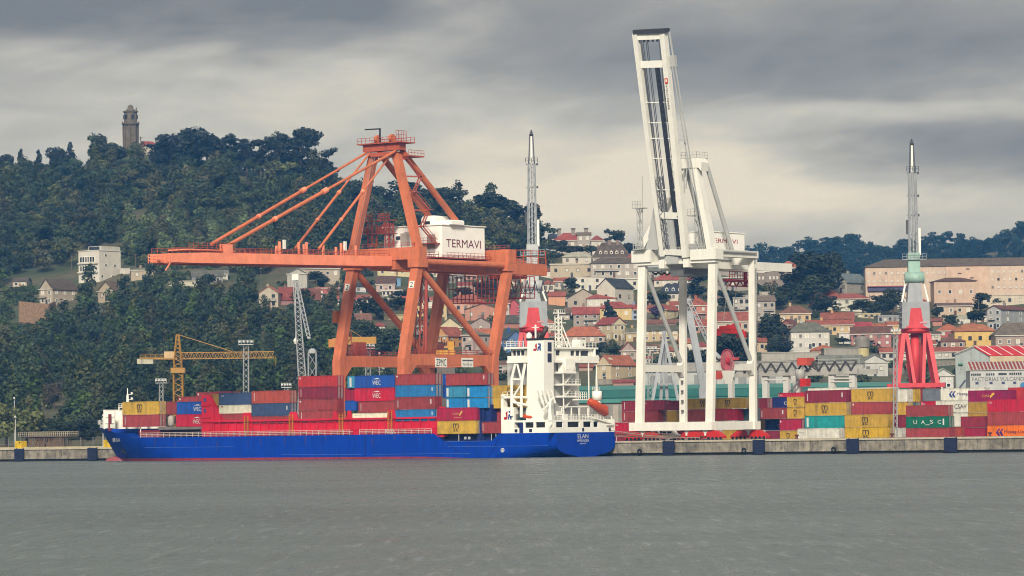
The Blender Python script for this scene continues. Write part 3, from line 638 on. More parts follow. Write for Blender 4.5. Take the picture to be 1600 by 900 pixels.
# bridge
zb0 = SA(900, 566, 4)[1]; br = MB(); br.obox(sh(13.2, 6.3, zb0 - .1), U * 8.4, I * 18.5, Z * .55); br.obox(sh(13.2, 12.2, zb0 - .1), U * 5.2, I * 5.88, Z * .55)
bridge = br.build('bridge', SW, ship)
bw = MB()
wz0, wz1 = zb0 + 1.55, zb0 + 2.75
def band(mb, P, L, nrm, th, holes): pierced(mb, P, L, zb0 + .45, zb0 + 3.1, [(a, b, wz0, wz1) for a, b in holes], nrm, th)
sb1 = 5.0
sb1 = 5.8
band(bw, lambda l: sh(sb1, 6.2 - l, 0), 17.4, -U, .25, [(2.9, 4.6), (8.6, 10.2), (10.7, 12.2), (12.5, 15.7)])
band(bw, lambda l: sh(8.6, 11.2 - l, 0), 4.7, -U, .25, [(.5, 2.0), (2.6, 4.2)]); band(bw, lambda l: sh(8.4 - l, 6.2, 0), 2.3, I, .25, [(.4, 1.9)])
band(bw, lambda l: sh(12.6 - l, 11.2, 0), 4.0, I, .25, [(.3, 1.3), (1.5, 2.5), (2.7, 3.7)])
band(bw, lambda l: sh(12.6, 11.2 - l, 0), 22.4, U, .25, [(1, 21.4)]); band(bw, lambda l: sh(12.6 - l, -11.2, 0), 7.6, -I, .25, [(.6, 6.9)])
bw.build('wheelhouse_wall', SW, bridge)
MB().obox(sh(12.2, 5.8, zb0 + .6), U * 6.1, I * 16.6, Z * 2.4).obox(sh(12.2, 10.8, zb0 + .6), U * 3.3, I * 4.98, Z * 2.4).build('wheelhouse_window', GLASS, bridge)
MB().obox(sh(13.6, 6.4, zb0 + 3.1), U * 8.4, I * 18.9, Z * .4).obox(sh(13.6, 12.3, zb0 + 3.1), U * 5.4, I * 5.88, Z * .4).build('bridge_roof', SW, bridge)
mb = MB(); mb.obox(sh(13.0, 12.15, zb0 + .45), U * 4.9, I * .16, Z * 1.05); mb.obox(sh(8.2, 12.1, zb0 + .45), U * .16, I * 1.0, Z * 1.05); mb.obox(sh(4.95, -4.5, zb0 + .45), U * .16, I * 7.6, Z * 1.0); mb.build('wing_bulwark', SW, bridge)
mb = MB(); zr = zb0 + 3.5
mb.rail(sh(13.3, 12, zr), sh(8.5, 12, zr), 1.3, 1.2, .09, 3); mb.rail(sh(5.5, 6, zr), sh(5.5, -12, zr), 1.2, 1.4, .09, 3); mb.build('roof_railing', SW, bridge)
mb = MB(); mb.obox(sh(7.5, -5.4, zr), U * 2.2, I * 2.4, Z * 1.75); mb.build('roof_locker', SW, bridge)
MB().add([sh(5.28, -6.4, zr + .4), sh(5.28, -7.0, zr + .4), sh(5.28, -6.7, zr + 1.2)], [(0, 1, 2)]).build('locker_mark', BLACK, bridge)
mb = MB(); mb.lathe(sh(5.2, -12.0, zb0 + 1.0), [(.7, -.15), (.7, .15)], 12, axis=U); mb.build('lifebuoy', SW, bridge)
mt = MB(); tm, _ = SA(873, 540, 8); mt.truss(sh(8, tm, zr), sh(8, tm, 32.2), U * 1.1, I * 1.1, 8, .16, .1); mt.beam(sh(8, tm - 2.6, 33.0), sh(8, tm + 1.8, 33.0), .3, .25); mt.beam(sh(8, tm, 32), sh(8, tm, 33.8), .25)
mt.beam(sh(8, tm - 2.8, 30.8), sh(8, tm + .6, 30.8), .3, .2); mt.rail(sh(8, tm - 2.6, 33.1), sh(8, tm + 1.6, 33.1), .7, .8, .07, 1); mt.beam(sh(7, tm - 3.2, zr), sh(8, tm - 1.2, 30.5), .22); mt.beam(sh(7, tm - 2.0, zr), sh(8, tm - .9, 29), .18)
mt.beam(sh(8, tm - 1.5, 29.3), sh(8, tm + 1.5, 29.3), .16); mt.build('radar_mast', SW, ship)
# props under the port bridge wing
wp = MB(); tt = 11.7
P = lambda x, y: sh(SP(x, y, tt)[0], tt, SP(x, y, tt)[1])
for (x0, y0, x1, y1, r) in [(805.5, 568, 799.5, 592, .34), (799.5, 592, 799.5, 650, .36), (808, 568, 816, 600, .24), (820.5, 568, 815, 598, .34), (815, 598, 814.5, 652, .34), (799.5, 593, 815, 593, .26), (815, 600, 801, 622, .26), (799.5, 628, 823, 633, .3), (800, 622, 812, 635, .24), (793, 621, 823, 621, .28)]:
    wp.tube(P(x0, y0), P(x1, y1), r, n=8)
wp.build('wing_prop', SW, ship)
mb = MB(); mb.rail(sh(sBow - .3, tP - .4, 13.9), sh(10, tP - .4, 13.9), 1.1, 1.3, .09); mb.build('platform_railing', SW, ship)
# stern column, posts, winches
cm = MB(); tc, _ = SA(933, 650, 1.6); cm.lathe(sh(1.6, tc, 8.4), [(.85, 0), (.85, 4.6), (.6, 4.7)], 12); cm.lathe(sh(1.6, tc, 12.9), [(1.15, 0), (1.15, 2.1)], 12); cm.lathe(sh(1.6, tc, 15.0), [(.42, 0), (.1, 5.3), (.02, 6.0)], 8)
cm.rail(sh(1.6, tc - 1, 15), sh(1.6, tc + 1.6, 15), .9, .6, .07); cm.build('stern_crane_post', SW, ship, True)
mb = MB()
for px in (878, 893, 905, 919): t_, _ = SA(px, 655, .9); mb.beam(sh(.9, t_, 8.4), sh(.9, t_, 11.4), .24)
ta, za = SA(875, 638, .9); tb, _ = SA(921, 638, .9); mb.beam(sh(.9, ta, 11.4), sh(.9, tb, 11.4), .3, .25); mb.build('awning_frame', SW, ship)
mb = MB(); ta, _ = SA(862, 655, .6); tb, _ = SA(943, 655, .6); mb.rail(sh(.6, ta, 8.45), sh(.6, tb, 8.45), 1.1, 1.2, .08, 3); mb.build('stern_railing', SW, ship)
mb = MB(); t_, _ = SA(884, 655, .3); mb.obox(sh(.6, t_ + .9, 8.45), U * .3, I * 1.8, Z * 1.3); t_, _ = SA(873, 648, 1); mb.obox(sh(1.0, t_ + .9, 9.4), U * .3, I * 1.9, Z * 1.0); mb.build('sign_board', SW, ship)
dv = MB(); td, _ = SA(859, 640, 2)
for k in range(4): dv.beam(sh(3.5 - k * .5, td + 2.4 - k * 1.0, 15.2), sh(3.2 - k * .5, td + 1.3 - k * 1.0, 12.2), .35)
dv.tube(sh(2, td, 8.4), sh(2, td, 12.6), .5, .35); dv.beam(sh(2, td - .3, 12), sh(2, td + 2.6, 10.6), .3); dv.beam(sh(2, td + 1.8, 11.0), sh(2, td - 1.5, 13.6), .3); dv.build('davit', SW, ship)
MB().obox(sh(SP(820.5, 655, 10)[0] + 1.2, 10.6, 8.45), U * 1.5, I * 1.2, Z * 1.1).build('deck_locker', pm(20, 92, 84, .1), ship)
mb = MB()
for px in (807, 829, 846): s_, _ = SP(px, 655, 10.4); mb.tube(sh(s_, 10.3, 8.4), sh(s_, 10.3, 9.9), .5, n=8)
mb.build('winch', pm(120, 120, 118, .4), ship)
# lifeboat ramp, boats (they can be lifted off: things of their own)
ORG = pm(232, 92, 40, .15)
def boat(name, label, p0, p1, r, canopy):
    p0 = np.array(p0); p1 = np.array(p1); ax = (p1 - p0); L = np.linalg.norm(ax); ax /= L; t = thing(name, label, 'lifeboat', (p0 + p1) / 2)
    MB().lathe(p0, [(.15, 0), (r * .7, L * .08), (r, L * .28), (r, L * .66), (r * .75, L * .88), (.2, L)], 12, axis=ax).build('hull', ORG, t, True)
    side = np.cross(ax, Z); side /= np.linalg.norm(side); up = np.cross(side, ax)
    if canopy:
        MB().obox(p0 + ax * L * .66 - side * r * .5 + up * r * .5, ax * L * .2, side * r, up * r * .75).build('cockpit', ORG, t)
        MB().obox(p0 + ax * L * .865 - side * r * .4 + up * r * .85, ax * .06, side * r * .8, up * r * .3).build('window', GLASS, t)
    else: MB().obox(p0 + ax * L * .84 - side * .3 + up * .2, ax * L * .22, side * .6, up * .8).build('outboard_motor', BLACK, t)
    MB().tube(p0 + ax * L * .1 - side * r * .2, p0 + ax * L * .9 - side * r * .2, r * .86, n=10).build('fender_belt', pm(214, 72, 40, .1), t)
t0_, z0_ = SA(920.5, 625.5, .2); t1_, z1_ = SA(950, 647.5, .2)
boat('free_fall_lifeboat', 'orange enclosed lifeboat tilted nose down on its ramp at the stern', sh(.2, t0_, z0_), sh(.2, t1_, z1_), 1.05, True)
s0_, z0_ = SP(816.5, 650.5, 10.5); s1_, z1_ = SP(838, 652.5, 10.5)
boat('rescue_boat', 'small open orange rescue boat beside the funnel', sh(s0_, 10.5, z0_), sh(s1_, 10.5, z1_), .62, False)
rp_ = MB()
for ds in (.9, -.5):
    rp_.beam(sh(.2 + ds, t0_ + 1, z0_ - .2), sh(.2 + ds, t1_ - 1.6, z1_ - 1.6), .22, .3)
    t2, z2 = SA(945, 655, .2); rp_.beam(sh(.2 + ds, t2, 8.4), sh(.2 + ds, t2 + .4, z1_ - .6), .25); t3, z3 = SA(955, 665, .2); rp_.beam(sh(.2 + ds, t3, 7.0), sh(.2 + ds, t1_ - .6, z1_ + .2), .25)
    rp_.beam(sh(.2 + ds, t2, 7.2), sh(.2 + ds, t3, 7.2), .25)
rp_.build('lifeboat_ramp', SW, ship)
mb = MB(); mb.rail(sh(3, t0_ + 1.2, 13.2), sh(3, t0_ - 3, 13.2), 1.6, .8, .1, 3); mb.obox(sh(4, t0_ + 1.4, 12.9), U * 2, I * 4.6, Z * .25); mb.build('boat_platform', SW, ship)
# ================================================================== containers
CW, CH = 2.44, 2.75
def cont_proto(L):
    p = {}
    def corr(mb, P, n, dep):    # P(u 0..1, depth) -> bottom, top
        prof = [(0, 0), (.22, 0), (.36, 1), (.72, 1), (.86, 0)]; us = [((k + a) / n, d * dep) for k in range(n) for a, d in prof] + [(1, 0)]
        V = []; 
        for uu, d in us: V += list(P(uu, d))
        mb.add(V, [(2 * i, 2 * i + 2, 2 * i + 3, 2 * i + 1) for i in range(len(us) - 1)])
    n = int(L / .40); b = MB(); z0, z1 = .16, CH - .12
    corr(b, lambda u_, d: ((.1 + u_ * (L - .2), .05 + d, z0), (.1 + u_ * (L - .2), .05 + d, z1)), n, .075)
    b.add([(.1, CW - .05, z0), (L - .1, CW - .05, z0), (L - .1, CW - .05, z1), (.1, CW - .05, z1)], [(1, 0, 3, 2)])
    corr(b, lambda u_, d: ((.05 + d, CW - .1 - u_ * (CW - .2), z0), (.05 + d, CW - .1 - u_ * (CW - .2), z1)), 6, .06)
    b.add([(.08, .06, z1 + .02), (L - .08, .06, z1 + .02), (L - .08, CW - .06, z1 + .02), (.08, CW - .06, z1 + .02)], [(0, 1, 2, 3)])
    p['body'] = b.data('container_body')
    f = MB()
    for x in (0, L - .14):
        for y in (0, CW - .14): f.box(x, x + .14, y, y + .14, 0.002, CH - .002)
    for y in (.012, CW - .112):
        f.box(.14, L - .14, y, y + .1, .01, .17); f.box(.14, L - .14, y, y + .1, CH - .13, CH - .015)
    for x in (.012, L - .122):
        f.box(x, x + .11, .14, CW - .14, .01, .17); f.box(x, x + .11, .14, CW - .14, CH - .13, CH - .015)
    p['frame'] = f.data('container_frame')
    d = MB(); d.box(L - .1, L - .04, .15, CW / 2 - .015, .18, CH - .14); d.box(L - .1, L - .04, CW / 2 + .015, CW - .15, .18, CH - .14); p['door'] = d.data('container_door')
    r = MB()
    for y in (.42, .88, CW - .88, CW - .42):
        r.box(L - .035, L + .035, y - .04, y + .04, .1, CH - .08)
        for z in (.75, 1.25): r.box(L - .02, L + .05, y - .02, y + .3 * (1 if y < CW / 2 else -1), z, z + .06)
    p['lock_rod'] = r.data('lock_rods')
    c = MB()
    for x in (-.012, L - .17):
        for y in (-.012, CW - .17):
            for z in (-.001, CH - .13): c.box(x, x + .182, y, y + .182, z, z + .131)
    p['corner_casting'] = c.data('corner_castings')
    for me in p.values(): me.materials.append(BLACK)
    return p
CP = {12.19: cont_proto(12.19), 6.06: cont_proto(6.06)}
CC = {'y': (212, 172, 62), 'yb': (222, 180, 40), 'br': (168, 66, 66), 'dr': (150, 38, 60), 'or': (190, 82, 66), 'cr': (176, 24, 66), 're': (214, 22, 60), 'rb': (208, 54, 58), 'nb': (64, 86, 128), 'bl': (28, 86, 182),
      'mb': (40, 122, 184), 'tb': (66, 154, 192), 'lb': (30, 150, 222), 'wh': (236, 234, 222), 'cw': (244, 238, 214), 'na': (26, 46, 124), 'te': (36, 172, 172), 'gn': (0, 112, 84), 'gr': (120, 128, 138), 'og': (250, 122, 8), 'oc': (186, 146, 56), 'gg': (84, 108, 106), 'mg': (158, 10, 82)}
def cmat(k): return pm(*CC[k], .38, rough=.62, var=.17, k=.68, rnd=.12, vs=.9)
RODM = pm(196, 184, 178, .1)
# lettering, in the container's own frame: (text, centre u 0..1, centre v, width m, height m, colour)
LG = {'msc': [('m', .47, .62, 1.75, 1.0, BLACK), ('sc', .47, .30, 1.5, .62, BLACK)], 'wec': [('WEC', .55, .40, 2.5, .95, LW), ('~', .55, .72, 2.3, .35, LW)], 'caru': [('CARU', .47, .52, 1.9, .42, pm(232, 190, 120, 0)), ('%', .60, .55, .9, 1.1, pm(248, 208, 110, 0)), ('-', .52, .22, 2.4, .09, pm(232, 190, 120, 0))],
      'cmacgm': [('CMA CGM', .50, .42, 5.0, .85, LW), (')', .0, 0, 0, 0, LW)], 'uasc': [('U', .22, .5, 1.0, .9, LW), ('A', .40, .5, 1.1, .9, LW), ('-', .505, .26, 1.2, .14, LW), ('S', .60, .52, 1.0, .9, LW), ('C', .78, .5, 1.0, .9, LW), ('I', .875, .5, .4, 1.5, LW)],
      'hapag': [('Hapag-Lloyd', .62, .5, 6.0, .75, pm(40, 50, 110, 0)), ('#', .26, .5, 1.7, 1.35, pm(40, 60, 150, 0))], 'hapagO': [('Hapag-Lloyd', .62, .5, 6.2, .8, pm(60, 20, 90, 0)), ('#', .26, .5, 1.8, 1.4, pm(60, 30, 130, 0))],
      'csav': [('CSAV', .56, .5, 3.4, 1.0, pm(60, 60, 66, 0))], 'cai': [('CAI', .40, .52, 1.9, .55, pm(248, 200, 90, 0)), ('%', .56, .55, 1.3, 1.2, pm(250, 205, 70, 0))], 'cn': [('CN', .065, .76, .9, .42, LW)], 'mark': [('II', .075, .52, .22, 1.8, LW)], 'tag': [('I', .05, .80, .38, .4, LW)], 'bar': [('I', .075, .48, .6, 2.1, LW)], 'oocl': [('OOCL', .12, .74, 1.2, .3, LW)], 'dry': [('hamburg', .10, .68, 1.5, .25, pm(80, 80, 90, 0))], 'wht': [('IIIII', .12, .82, 1.3, .28, pm(170, 70, 60, 0))], 's': [('S', .35, .5, .6, .7, pm(90, 90, 96, 0))],
      'cond': [('II', .07, .45, .25, 1.6, LW), ('III', .90, .6, .5, 1.0, LW)], 'num': [('III', .93, .62, .45, .9, LW)]}
LM = {}
def logo(key, L, host):
    groups = {}
    for (t, u_, v_, w_, h_, m) in LG[key]:
        if w_: groups.setdefault(m.name, (m, []))[1].append((t, u_, v_, w_, h_))
    for mn, (m, items) in groups.items():
        ck = (key, L, mn)
        if ck not in LM:
            mb = MB(); X = np.array([1., 0, 0])
            for (t, u_, v_, w_, h_) in items:
                k = min(1., L / 12.19 * 1.25) if w_ > 1 else 1.
                c = np.array([u_ * L, -.03, v_ * CH])
                if t == '#':
                    for dx in (-.28, .2):
                        a = c + X * dx * w_ * k; mb.prism([a + Z * -.05 * h_ - X * .22 * w_, a + Z * .5 * h_ + X * .18 * w_, a + Z * .5 * h_ + X * .42 * w_, a + Z * 0.1 * h_ + X * .08 * w_, a - Z * .5 * h_ + X * .36 * w_, a - Z * .5 * h_ + X * .1 * w_], (0, .015, 0))
                elif t == '%': mb.prism([c + X * w_ * x_ + Z * h_ * y_ for x_, y_ in ((-.5, -.5), (-.1, -.35), (.1, -.1), (.5, .2), (.45, .5), (-.05, .42), (-.15, .1), (-.5, -.1))], (0, .015, 0))
                elif t == '~': mb.prism([c - X * w_ * .5 * k - Z * h_ * .3, c + X * w_ * .5 * k - Z * h_ * .3, c + X * w_ * .1 * k + Z * h_ * .5], (0, .015, 0))
                elif t == '-': mb.obox(c - X * w_ * k / 2 - Z * h_ / 2, X * w_ * k, (0, .015, 0), Z * h_)
                elif t in ('I', 'II', 'III', 'IIIII'):
                    mb.obox(c - X * w_ / 2 - Z * h_ / 2, X * w_ * (1 if len(t) == 1 else .6), (0, .015, 0), Z * h_)
                else: letter(mb, t, c, X, Z, w_ * k, h_, .025)
            me = mb.data('lettering'); me.materials.append(m); LM[ck] = me
        link('lettering', LM[ck], host)
NCT = [0]
def cont(x0, x1, yt, yb, b, ck, lg, label, group, door=True):
    xr = x0 if x0 is not None else x1; ar, zt = onb(xr, yt, b); z0 = onb(xr, yb, b)[1]
    if x0 is None: a0 = onb(x1, yt, b)[0] - 12.19; L = 12.19
    elif x1 is None: a0 = ar; L = 12.19
    elif x1 == 20: a0 = ar; L = 6.06
    else: a0 = ar; L = onb(x1, yt, b)[0] - ar
    Ln = 12.19 if L > 8 else 6.06; return cont3(a0, b, z0, L, zt - z0, ck, lg, label, group, Ln, door)
def cont3(a0, b, z0, L, H, ck, lg, label, group, Ln=12.19, door=True):
    t = thing('shipping_container', label, 'container', q(a0, b, z0 + .004), group); t.rotation_euler.z = -TH; t.scale = (L / Ln, 1, H / CH * .997)
    p = CP[Ln]
    def put(n, m, par=t):
        o = link(n, p[n], par); o.material_slots[0].link = 'OBJECT'; o.material_slots[0].material = m; return o
    m = cmat(ck); put('body', m); put('frame', m)
    if door: dd = put('door', m); put('lock_rod', RODM if random.random() < .6 else m, dd)
    put('corner_casting', pm(104, 84, 78, .2))
    if lg: logo(lg, Ln, t)
    NCT[0] += 1; return t
GS = 'containers stacked on the ship'; TB = -23.0
SHIPC = [  # x0, x1, ytop, ybottom, plane, colour, lettering, label
 (191, 249, 628, 648.3, -22.4, 'y', 'msc', 'yellow container with black stacked letters, upper one at the ship bow'),
 (191.5, 249, 648.3, 667.5, -22.4, 'br', 'mark', 'brown red container under the yellow one at the ship bow'),
 (260, None, 627.5, 648, -14.5, 'br', None, 'brown red container end seen between the yellow bow container and the blue one'),
 (276, None, 628, 647.6, -22.0, 'bl', 'wec', 'bright blue container with white letters, upper one before the red forward wall'),
 (275, None, 647.6, 667, -22.0, 're', 'wec', 'bright red container with white letters under the bright blue bow container'),
 (278.5, None, 620, 640, -9.0, 'br', 'tag', 'low brown red container seen just above the bright blue bow container'),
 (307, None, 612.5, 632, -13.5, 'br', 'tag', 'long brown red container behind the ochre container above the red forward wall'),
 (327, 20, 616, 634, -22.0, 'oc', None, 'dirty ochre container end right of the red forward wall'),
 (342, 392.2, 614, 633.2, -22.6, 'nb', 'oocl', 'slate blue container on top of the white container near the forward wall'),
 (342, 392.2, 633.2, 646.5, -22.6, 'cw', 'wht', 'cream white container between slate blue and brown red ones'),
 (344, 392.2, 646.5, 659, -22.6, 'br', None, 'brown red container half sunk behind the coaming, under the cream white one'),
 (393, 453, 611, 630.6, -22.6, 'or', 'mark', 'orange red container on top of a slate blue one amidships'),
 (393, 453, 630.8, 650.3, -22.6, 'nb', 'num', 'slate blue container under the orange red one'),
 (394, 453, 650.5, 662, -22.6, 'br', None, 'brown red container just showing over the coaming under slate blue'),
 (466, 527, 588, 605, -22.6, 'rb', 'tag', 'bright tomato red container, topmost of the four tier red stack'),
 (466, 527, 605.2, 624, -22.6, 'dr', 'mark', 'dark red container second from the top of the four tier red stack'),
 (466.4, 527, 624.2, 641.5, -22.6, 'br', 'tag', 'brown red container third from the top of the four tier red stack'),
 (466.8, 527, 641.7, 660, -22.6, 'br', 'mark', 'brown red container at the bottom of the four tier red stack'),
 (554, 616.3, 587.2, 606.6, -22.6, 'bl', 'wec', 'royal blue container with white letters on top of a bright red one amidships'),
 (543, None, 587.6, 606.6, -20.0, 'tb', 'bar', 'light blue container peeping out behind the royal blue lettered one'),
 (554, 616.3, 606.8, 627.2, -22.6, 're', 'wec', 'bright red container with white letters under the royal blue one amidships'),
 (560, 616.3, 627.6, 645.4, -22.6, 'br', 'mark', 'brown red container under the lettered bright red one amidships'),
 (550.5, 611, 645.8, 657, -22.6, 'cw', 'dry', 'cream container with dark letters low behind the coaming'),
 (539, None, 606.5, 625.8, -19.5, 'cr', None, 'crimson container end between the red stack and the lettered red container'),
 (539, None, 626, 642, -19.5, 'bl', None, 'blue container end below the crimson one beside the red stack'),
 (617.3, 680, 585, 602.2, -22.6, 'br', 'tag', 'brown red container on top of the blue and red stack amidships'),
 (617.5, 680, 602.4, 620.6, -22.6, 'mb', 'num', 'mid blue container second in the blue and red stack amidships'),
 (617.7, 680, 620.8, 640, -22.6, 'br', 'cond', 'brown red container third in the blue and red stack amidships'),
 (617.9, 680, 640.2, 658, -22.6, 'mb', 'num', 'mid blue container at the bottom of the blue and red stack'),
 (691.5, None, 584.5, 603, -17.0, 'bl', 'oocl', 'deep blue container end beside the two tiers of sky blue boxes, upper'),
 (691.5, None, 603.2, 622, -17.0, 'bl', None, 'deep blue container end beside the two tiers of sky blue boxes, lower'),
 (696.5, 761, 584, 602.6, -22.6, 'br', 'num', 'brown red container on top of the sky blue boxes near the stern'),
 (697, 728.3, 604.2, 621.3, -22.6, 'tb', 'bar', 'dull sky blue half length container, upper left of four'),
 (729.5, 761, 604, 621.1, -22.6, 'lb', 'bar', 'bright sky blue half length container, upper right of four'),
 (697.2, 728.5, 622, 638, -22.6, 'lb', 'bar', 'sky blue half length container, lower left of four'),
 (729.7, 761.2, 622, 638, -22.6, 'lb', 'bar', 'sky blue half length container, lower right of four'),
 (683, 745, 637.4, 657.6, -23.2, 'cr', 'caru', 'crimson container with a golden emblem above the yellow one near the stern'),
 (683.2, 745, 657.8, 678.3, -23.2, 'y', 'msc', 'yellow container with black stacked letters above the ship low well deck'),
 (766.5, None, 602.5, 620.5, -20.6, 'y', 'msc', 'upper of two yellow containers tucked against the white superstructure'),
 (766.5, None, 620.7, 638.3, -20.6, 'y', 'msc', 'lower of two yellow containers tucked against the white superstructure'),
 (767, None, 639, 659, -19.4, 'br', 'mark', 'brown container under the two yellow ones beside the superstructure'),
 (752.5, 20, 659, 677.3, -23.0, 'br', 'mark', 'red brown container on the well deck left of the white corner block'),
]
for r in SHIPC: cont(*r, GS)
GY = 'containers stacked in the yard'
YARD = [
 (961, 20, 660.4, 678, 14, 're', 'cn', 'bright red container with white mark low beside the ship stern'),
 (961, 20, 678.2, 692, 14, 'dr', 'mark', 'dark red container on the ground beside the ship stern'),
 (971.5, None, 626.3, 643, 62, 'dr', 'mark', 'dark red container left of the white crane, topmost'),
 (971.5, None, 643.2, 659.5, 62, 'br', 'mark', 'brown red container left of the white crane, second tier'),
 (1005, 1039, 626, 641.3, 60, 'dr', 'oocl', 'dark red container between the white crane legs, upper left'),
 (1005, 1028, 641.5, 659.5, 60, 'br', None, 'brown red container between the white crane legs, lower left'),
 (1041.5, 1060, 626, 641.3, 60, 'dr', 'oocl', 'dark red container end beside the second crane leg'),
 (1041.5, 1056, 641.5, 659.3, 60, 'y', None, 'yellow container half behind the second crane leg'),
 (1068, None, 623, 639.3, 60, 'y', 'msc', 'yellow container between the second and third crane legs'),
 (1071, None, 639.5, 658.4, 60, 'or', None, 'orange brown container under the yellow one between crane legs'),
 (1112, 1165, 622, 638.8, 60, 'y', 'msc', 'yellow container between the two right crane legs, upper tier'),
 (1112, 1153, 639.4, 657.5, 60, 're', 'cn', 'bright red container between the two right crane legs, lower tier'),
 (1155, 20, 639, 657.5, 63, 'gg', None, 'grey green container end beside the rightmost crane leg'),
 (1166, 20, 622.4, 638.6, 63, 'dr', None, 'dark red container end beside the rightmost crane leg'),
 (1129, 20, 672, 688.5, 44, 'y', None, 'yellow container on the ground under the white crane sill'),
 (1075, 20, 657.8, 674, 60, 'br', None, 'brown container low behind the white crane sill'),
 (1188, 1227.5, 637.6, 654.8, 62, 'br', 'cond', 'brown red container right of the white crane, above a navy one'),
 (1206, None, 620.6, 637.3, 78, 'na', 'cmacgm', 'navy container with white letters, upper of the two navy ones'),
 (1216.5, 1257.5, 613.8, 631, 96, 're', 'cn', 'bright red container top peeping above the two small yellow ones'),
 (1229.5, 1257, 620, 636.6, 56, 'y', 'msc', 'small yellow container, upper of two right of the navy ones'),
 (1229.5, 1257, 637, 654.3, 56, 'y', 'msc', 'small yellow container, lower of two right of the navy ones'),
 (1195.5, None, 654.8, 672.8, 66, 'na', 'cmacgm', 'navy container with white letters, lower of the two navy ones'),
 (1218, 1252, 655.2, 672.8, 54, 'cr', 'tag', 'crimson container beside the lower navy one'),
 (1196, 20, 673.2, 689, 58, 'dr', None, 'dark red container on the ground under the lower navy one'),
 (1218.5, 1246, 673.2, 690, 52, 'y', 'msc', 'small yellow container on the ground left of the long white one'),
 (1186, 20, 655.2, 672, 72, 'oc', None, 'ochre container end beside the rightmost crane leg'),
 (1246, 1310.5, 669.8, 689, 40, 'wh', 'dry', 'long white container on the ground right of a small yellow one'),
 (1257.3, 1322.8, 610.3, 629.6, 54, 'dr', 'cond', 'dark red container, topmost left of the large yellow stack'),
 (1258, 1323, 629.8, 649.8, 54, 'y', 'msc', 'yellow container under the dark red one and above teal'),
 (1257.3, 1318.8, 650, 669.4, 54, 'te', 'bar', 'teal container above the long white one'),
 (1330, 1394, 608, 628.2, 54, 'y', 'msc', 'yellow container, topmost in the stack left of the thin light mast'),
 (1330, 1394, 628.4, 648, 54, 'br', 'tag', 'brown red container second in the stack left of the thin light mast'),
 (1319.5, 1387.5, 648.2, 668, 50, 'y', 'msc', 'yellow container third in the stack left of the thin light mast'),
 (1319.8, 1390, 668.2, 688, 50, 'yb', 'msc', 'bright yellow container at the bottom of the stack left of the mast'),
 (None, 1418, 607.6, 628, 70, 'wh', None, 'white container end, topmost right of the thin light mast'),
 (None, 1430, 607.4, 628, 82, 'y', None, 'yellow container end, topmost beside the white one'),
 (None, 1418, 628.2, 648.2, 70, 'y', None, 'yellow container end under the white one'),
 (None, 1430, 628.2, 648.2, 82, 'gg', None, 'grey brown container end under the yellow one'),
 (None, 1416, 648.4, 668.2, 66, 'dr', None, 'dark red container end left of the green lettered container'),
 (None, 1408, 668.4, 688, 60, 'wh', None, 'white container end at ground level beside the bottom yellow one'),
 (None, 1441, 607.2, 627.6, 92, 'dr', None, 'dark red container end beside the plain grey container'),
 (1441.3, 1469.5, 607.4, 627, 90, 'gr', None, 'plain grey container left of the white lettered ones'),
 (1441.3, 1470, 627.2, 646, 90, 're', 'cn', 'bright red container strip under the plain grey one'),
 (1415.3, 1481, 633.6, 650.8, 46, 'br', None, 'brown red container above the green lettered container'),
 (1415.3, 1482.5, 651, 669, 46, 'gn', 'uasc', 'green container with spaced white letters'),
 (1415.3, 1482.5, 669.2, 687, 46, 'br', None, 'brown red container on the ground under the green one'),
 (1469.5, None, 606.8, 626, 78, 'wh', 'hapag', 'white container with blue letters, topmost of the white ones'),
 (1462, None, 626.2, 645, 74, 'wh', 'csav', 'white container with slanted dark letters under the blue lettered one'),
 (1484, None, 645.2, 666.8, 74, 'wh', 's', 'white container, lowest of the three white ones'),
 (None, 1502, 667, 687, 56, 'or', None, 'brown orange container end right of the bottom brown red one'),
 (1512.5, 1580, 610.2, 628.2, 52, 'mg', 'cai', 'magenta red container with golden emblem at upper right'),
 (1512.5, None, 628.4, 645, 52, 'oc', None, 'ochre container left of the pink red one, upper'),
 (1512.5, None, 645.2, 663, 52, 'oc', None, 'ochre container left of the brown red one, lower'),
 (1501, None, 650.8, 668.2, 44, 'dr', None, 'dark red container left of the brown red one at far right'),
 (1507, None, 668.6, 687, 44, 'cr', None, 'crimson container on the ground left of the orange one'),
 (1575, None, 605.5, 625, 70, 'rb', None, 'red container behind the magenta one at the top right corner'),
 (1542.5, None, 624.5, 644.2, 40, 're', 'cn', 'pink red container at the right edge, above a brown red one'),
 (1542.5, None, 644.4, 664.8, 40, 'br', None, 'brown red container at the right edge, above the orange one'),
 (1542.5, None, 665, 686, 40, 'og', 'hapagO', 'orange container with dark letters at the right edge on the ground'),
]
for r in YARD: cont(*r, GY)
for i, (x, lb) in enumerate([(1262, 'white container roof behind the dark red topmost one'), (1331, 'white container roof behind the topmost yellow one')]):
    cont(x, None, 606.3, 622, 88, 'wh', None, lb, GY)
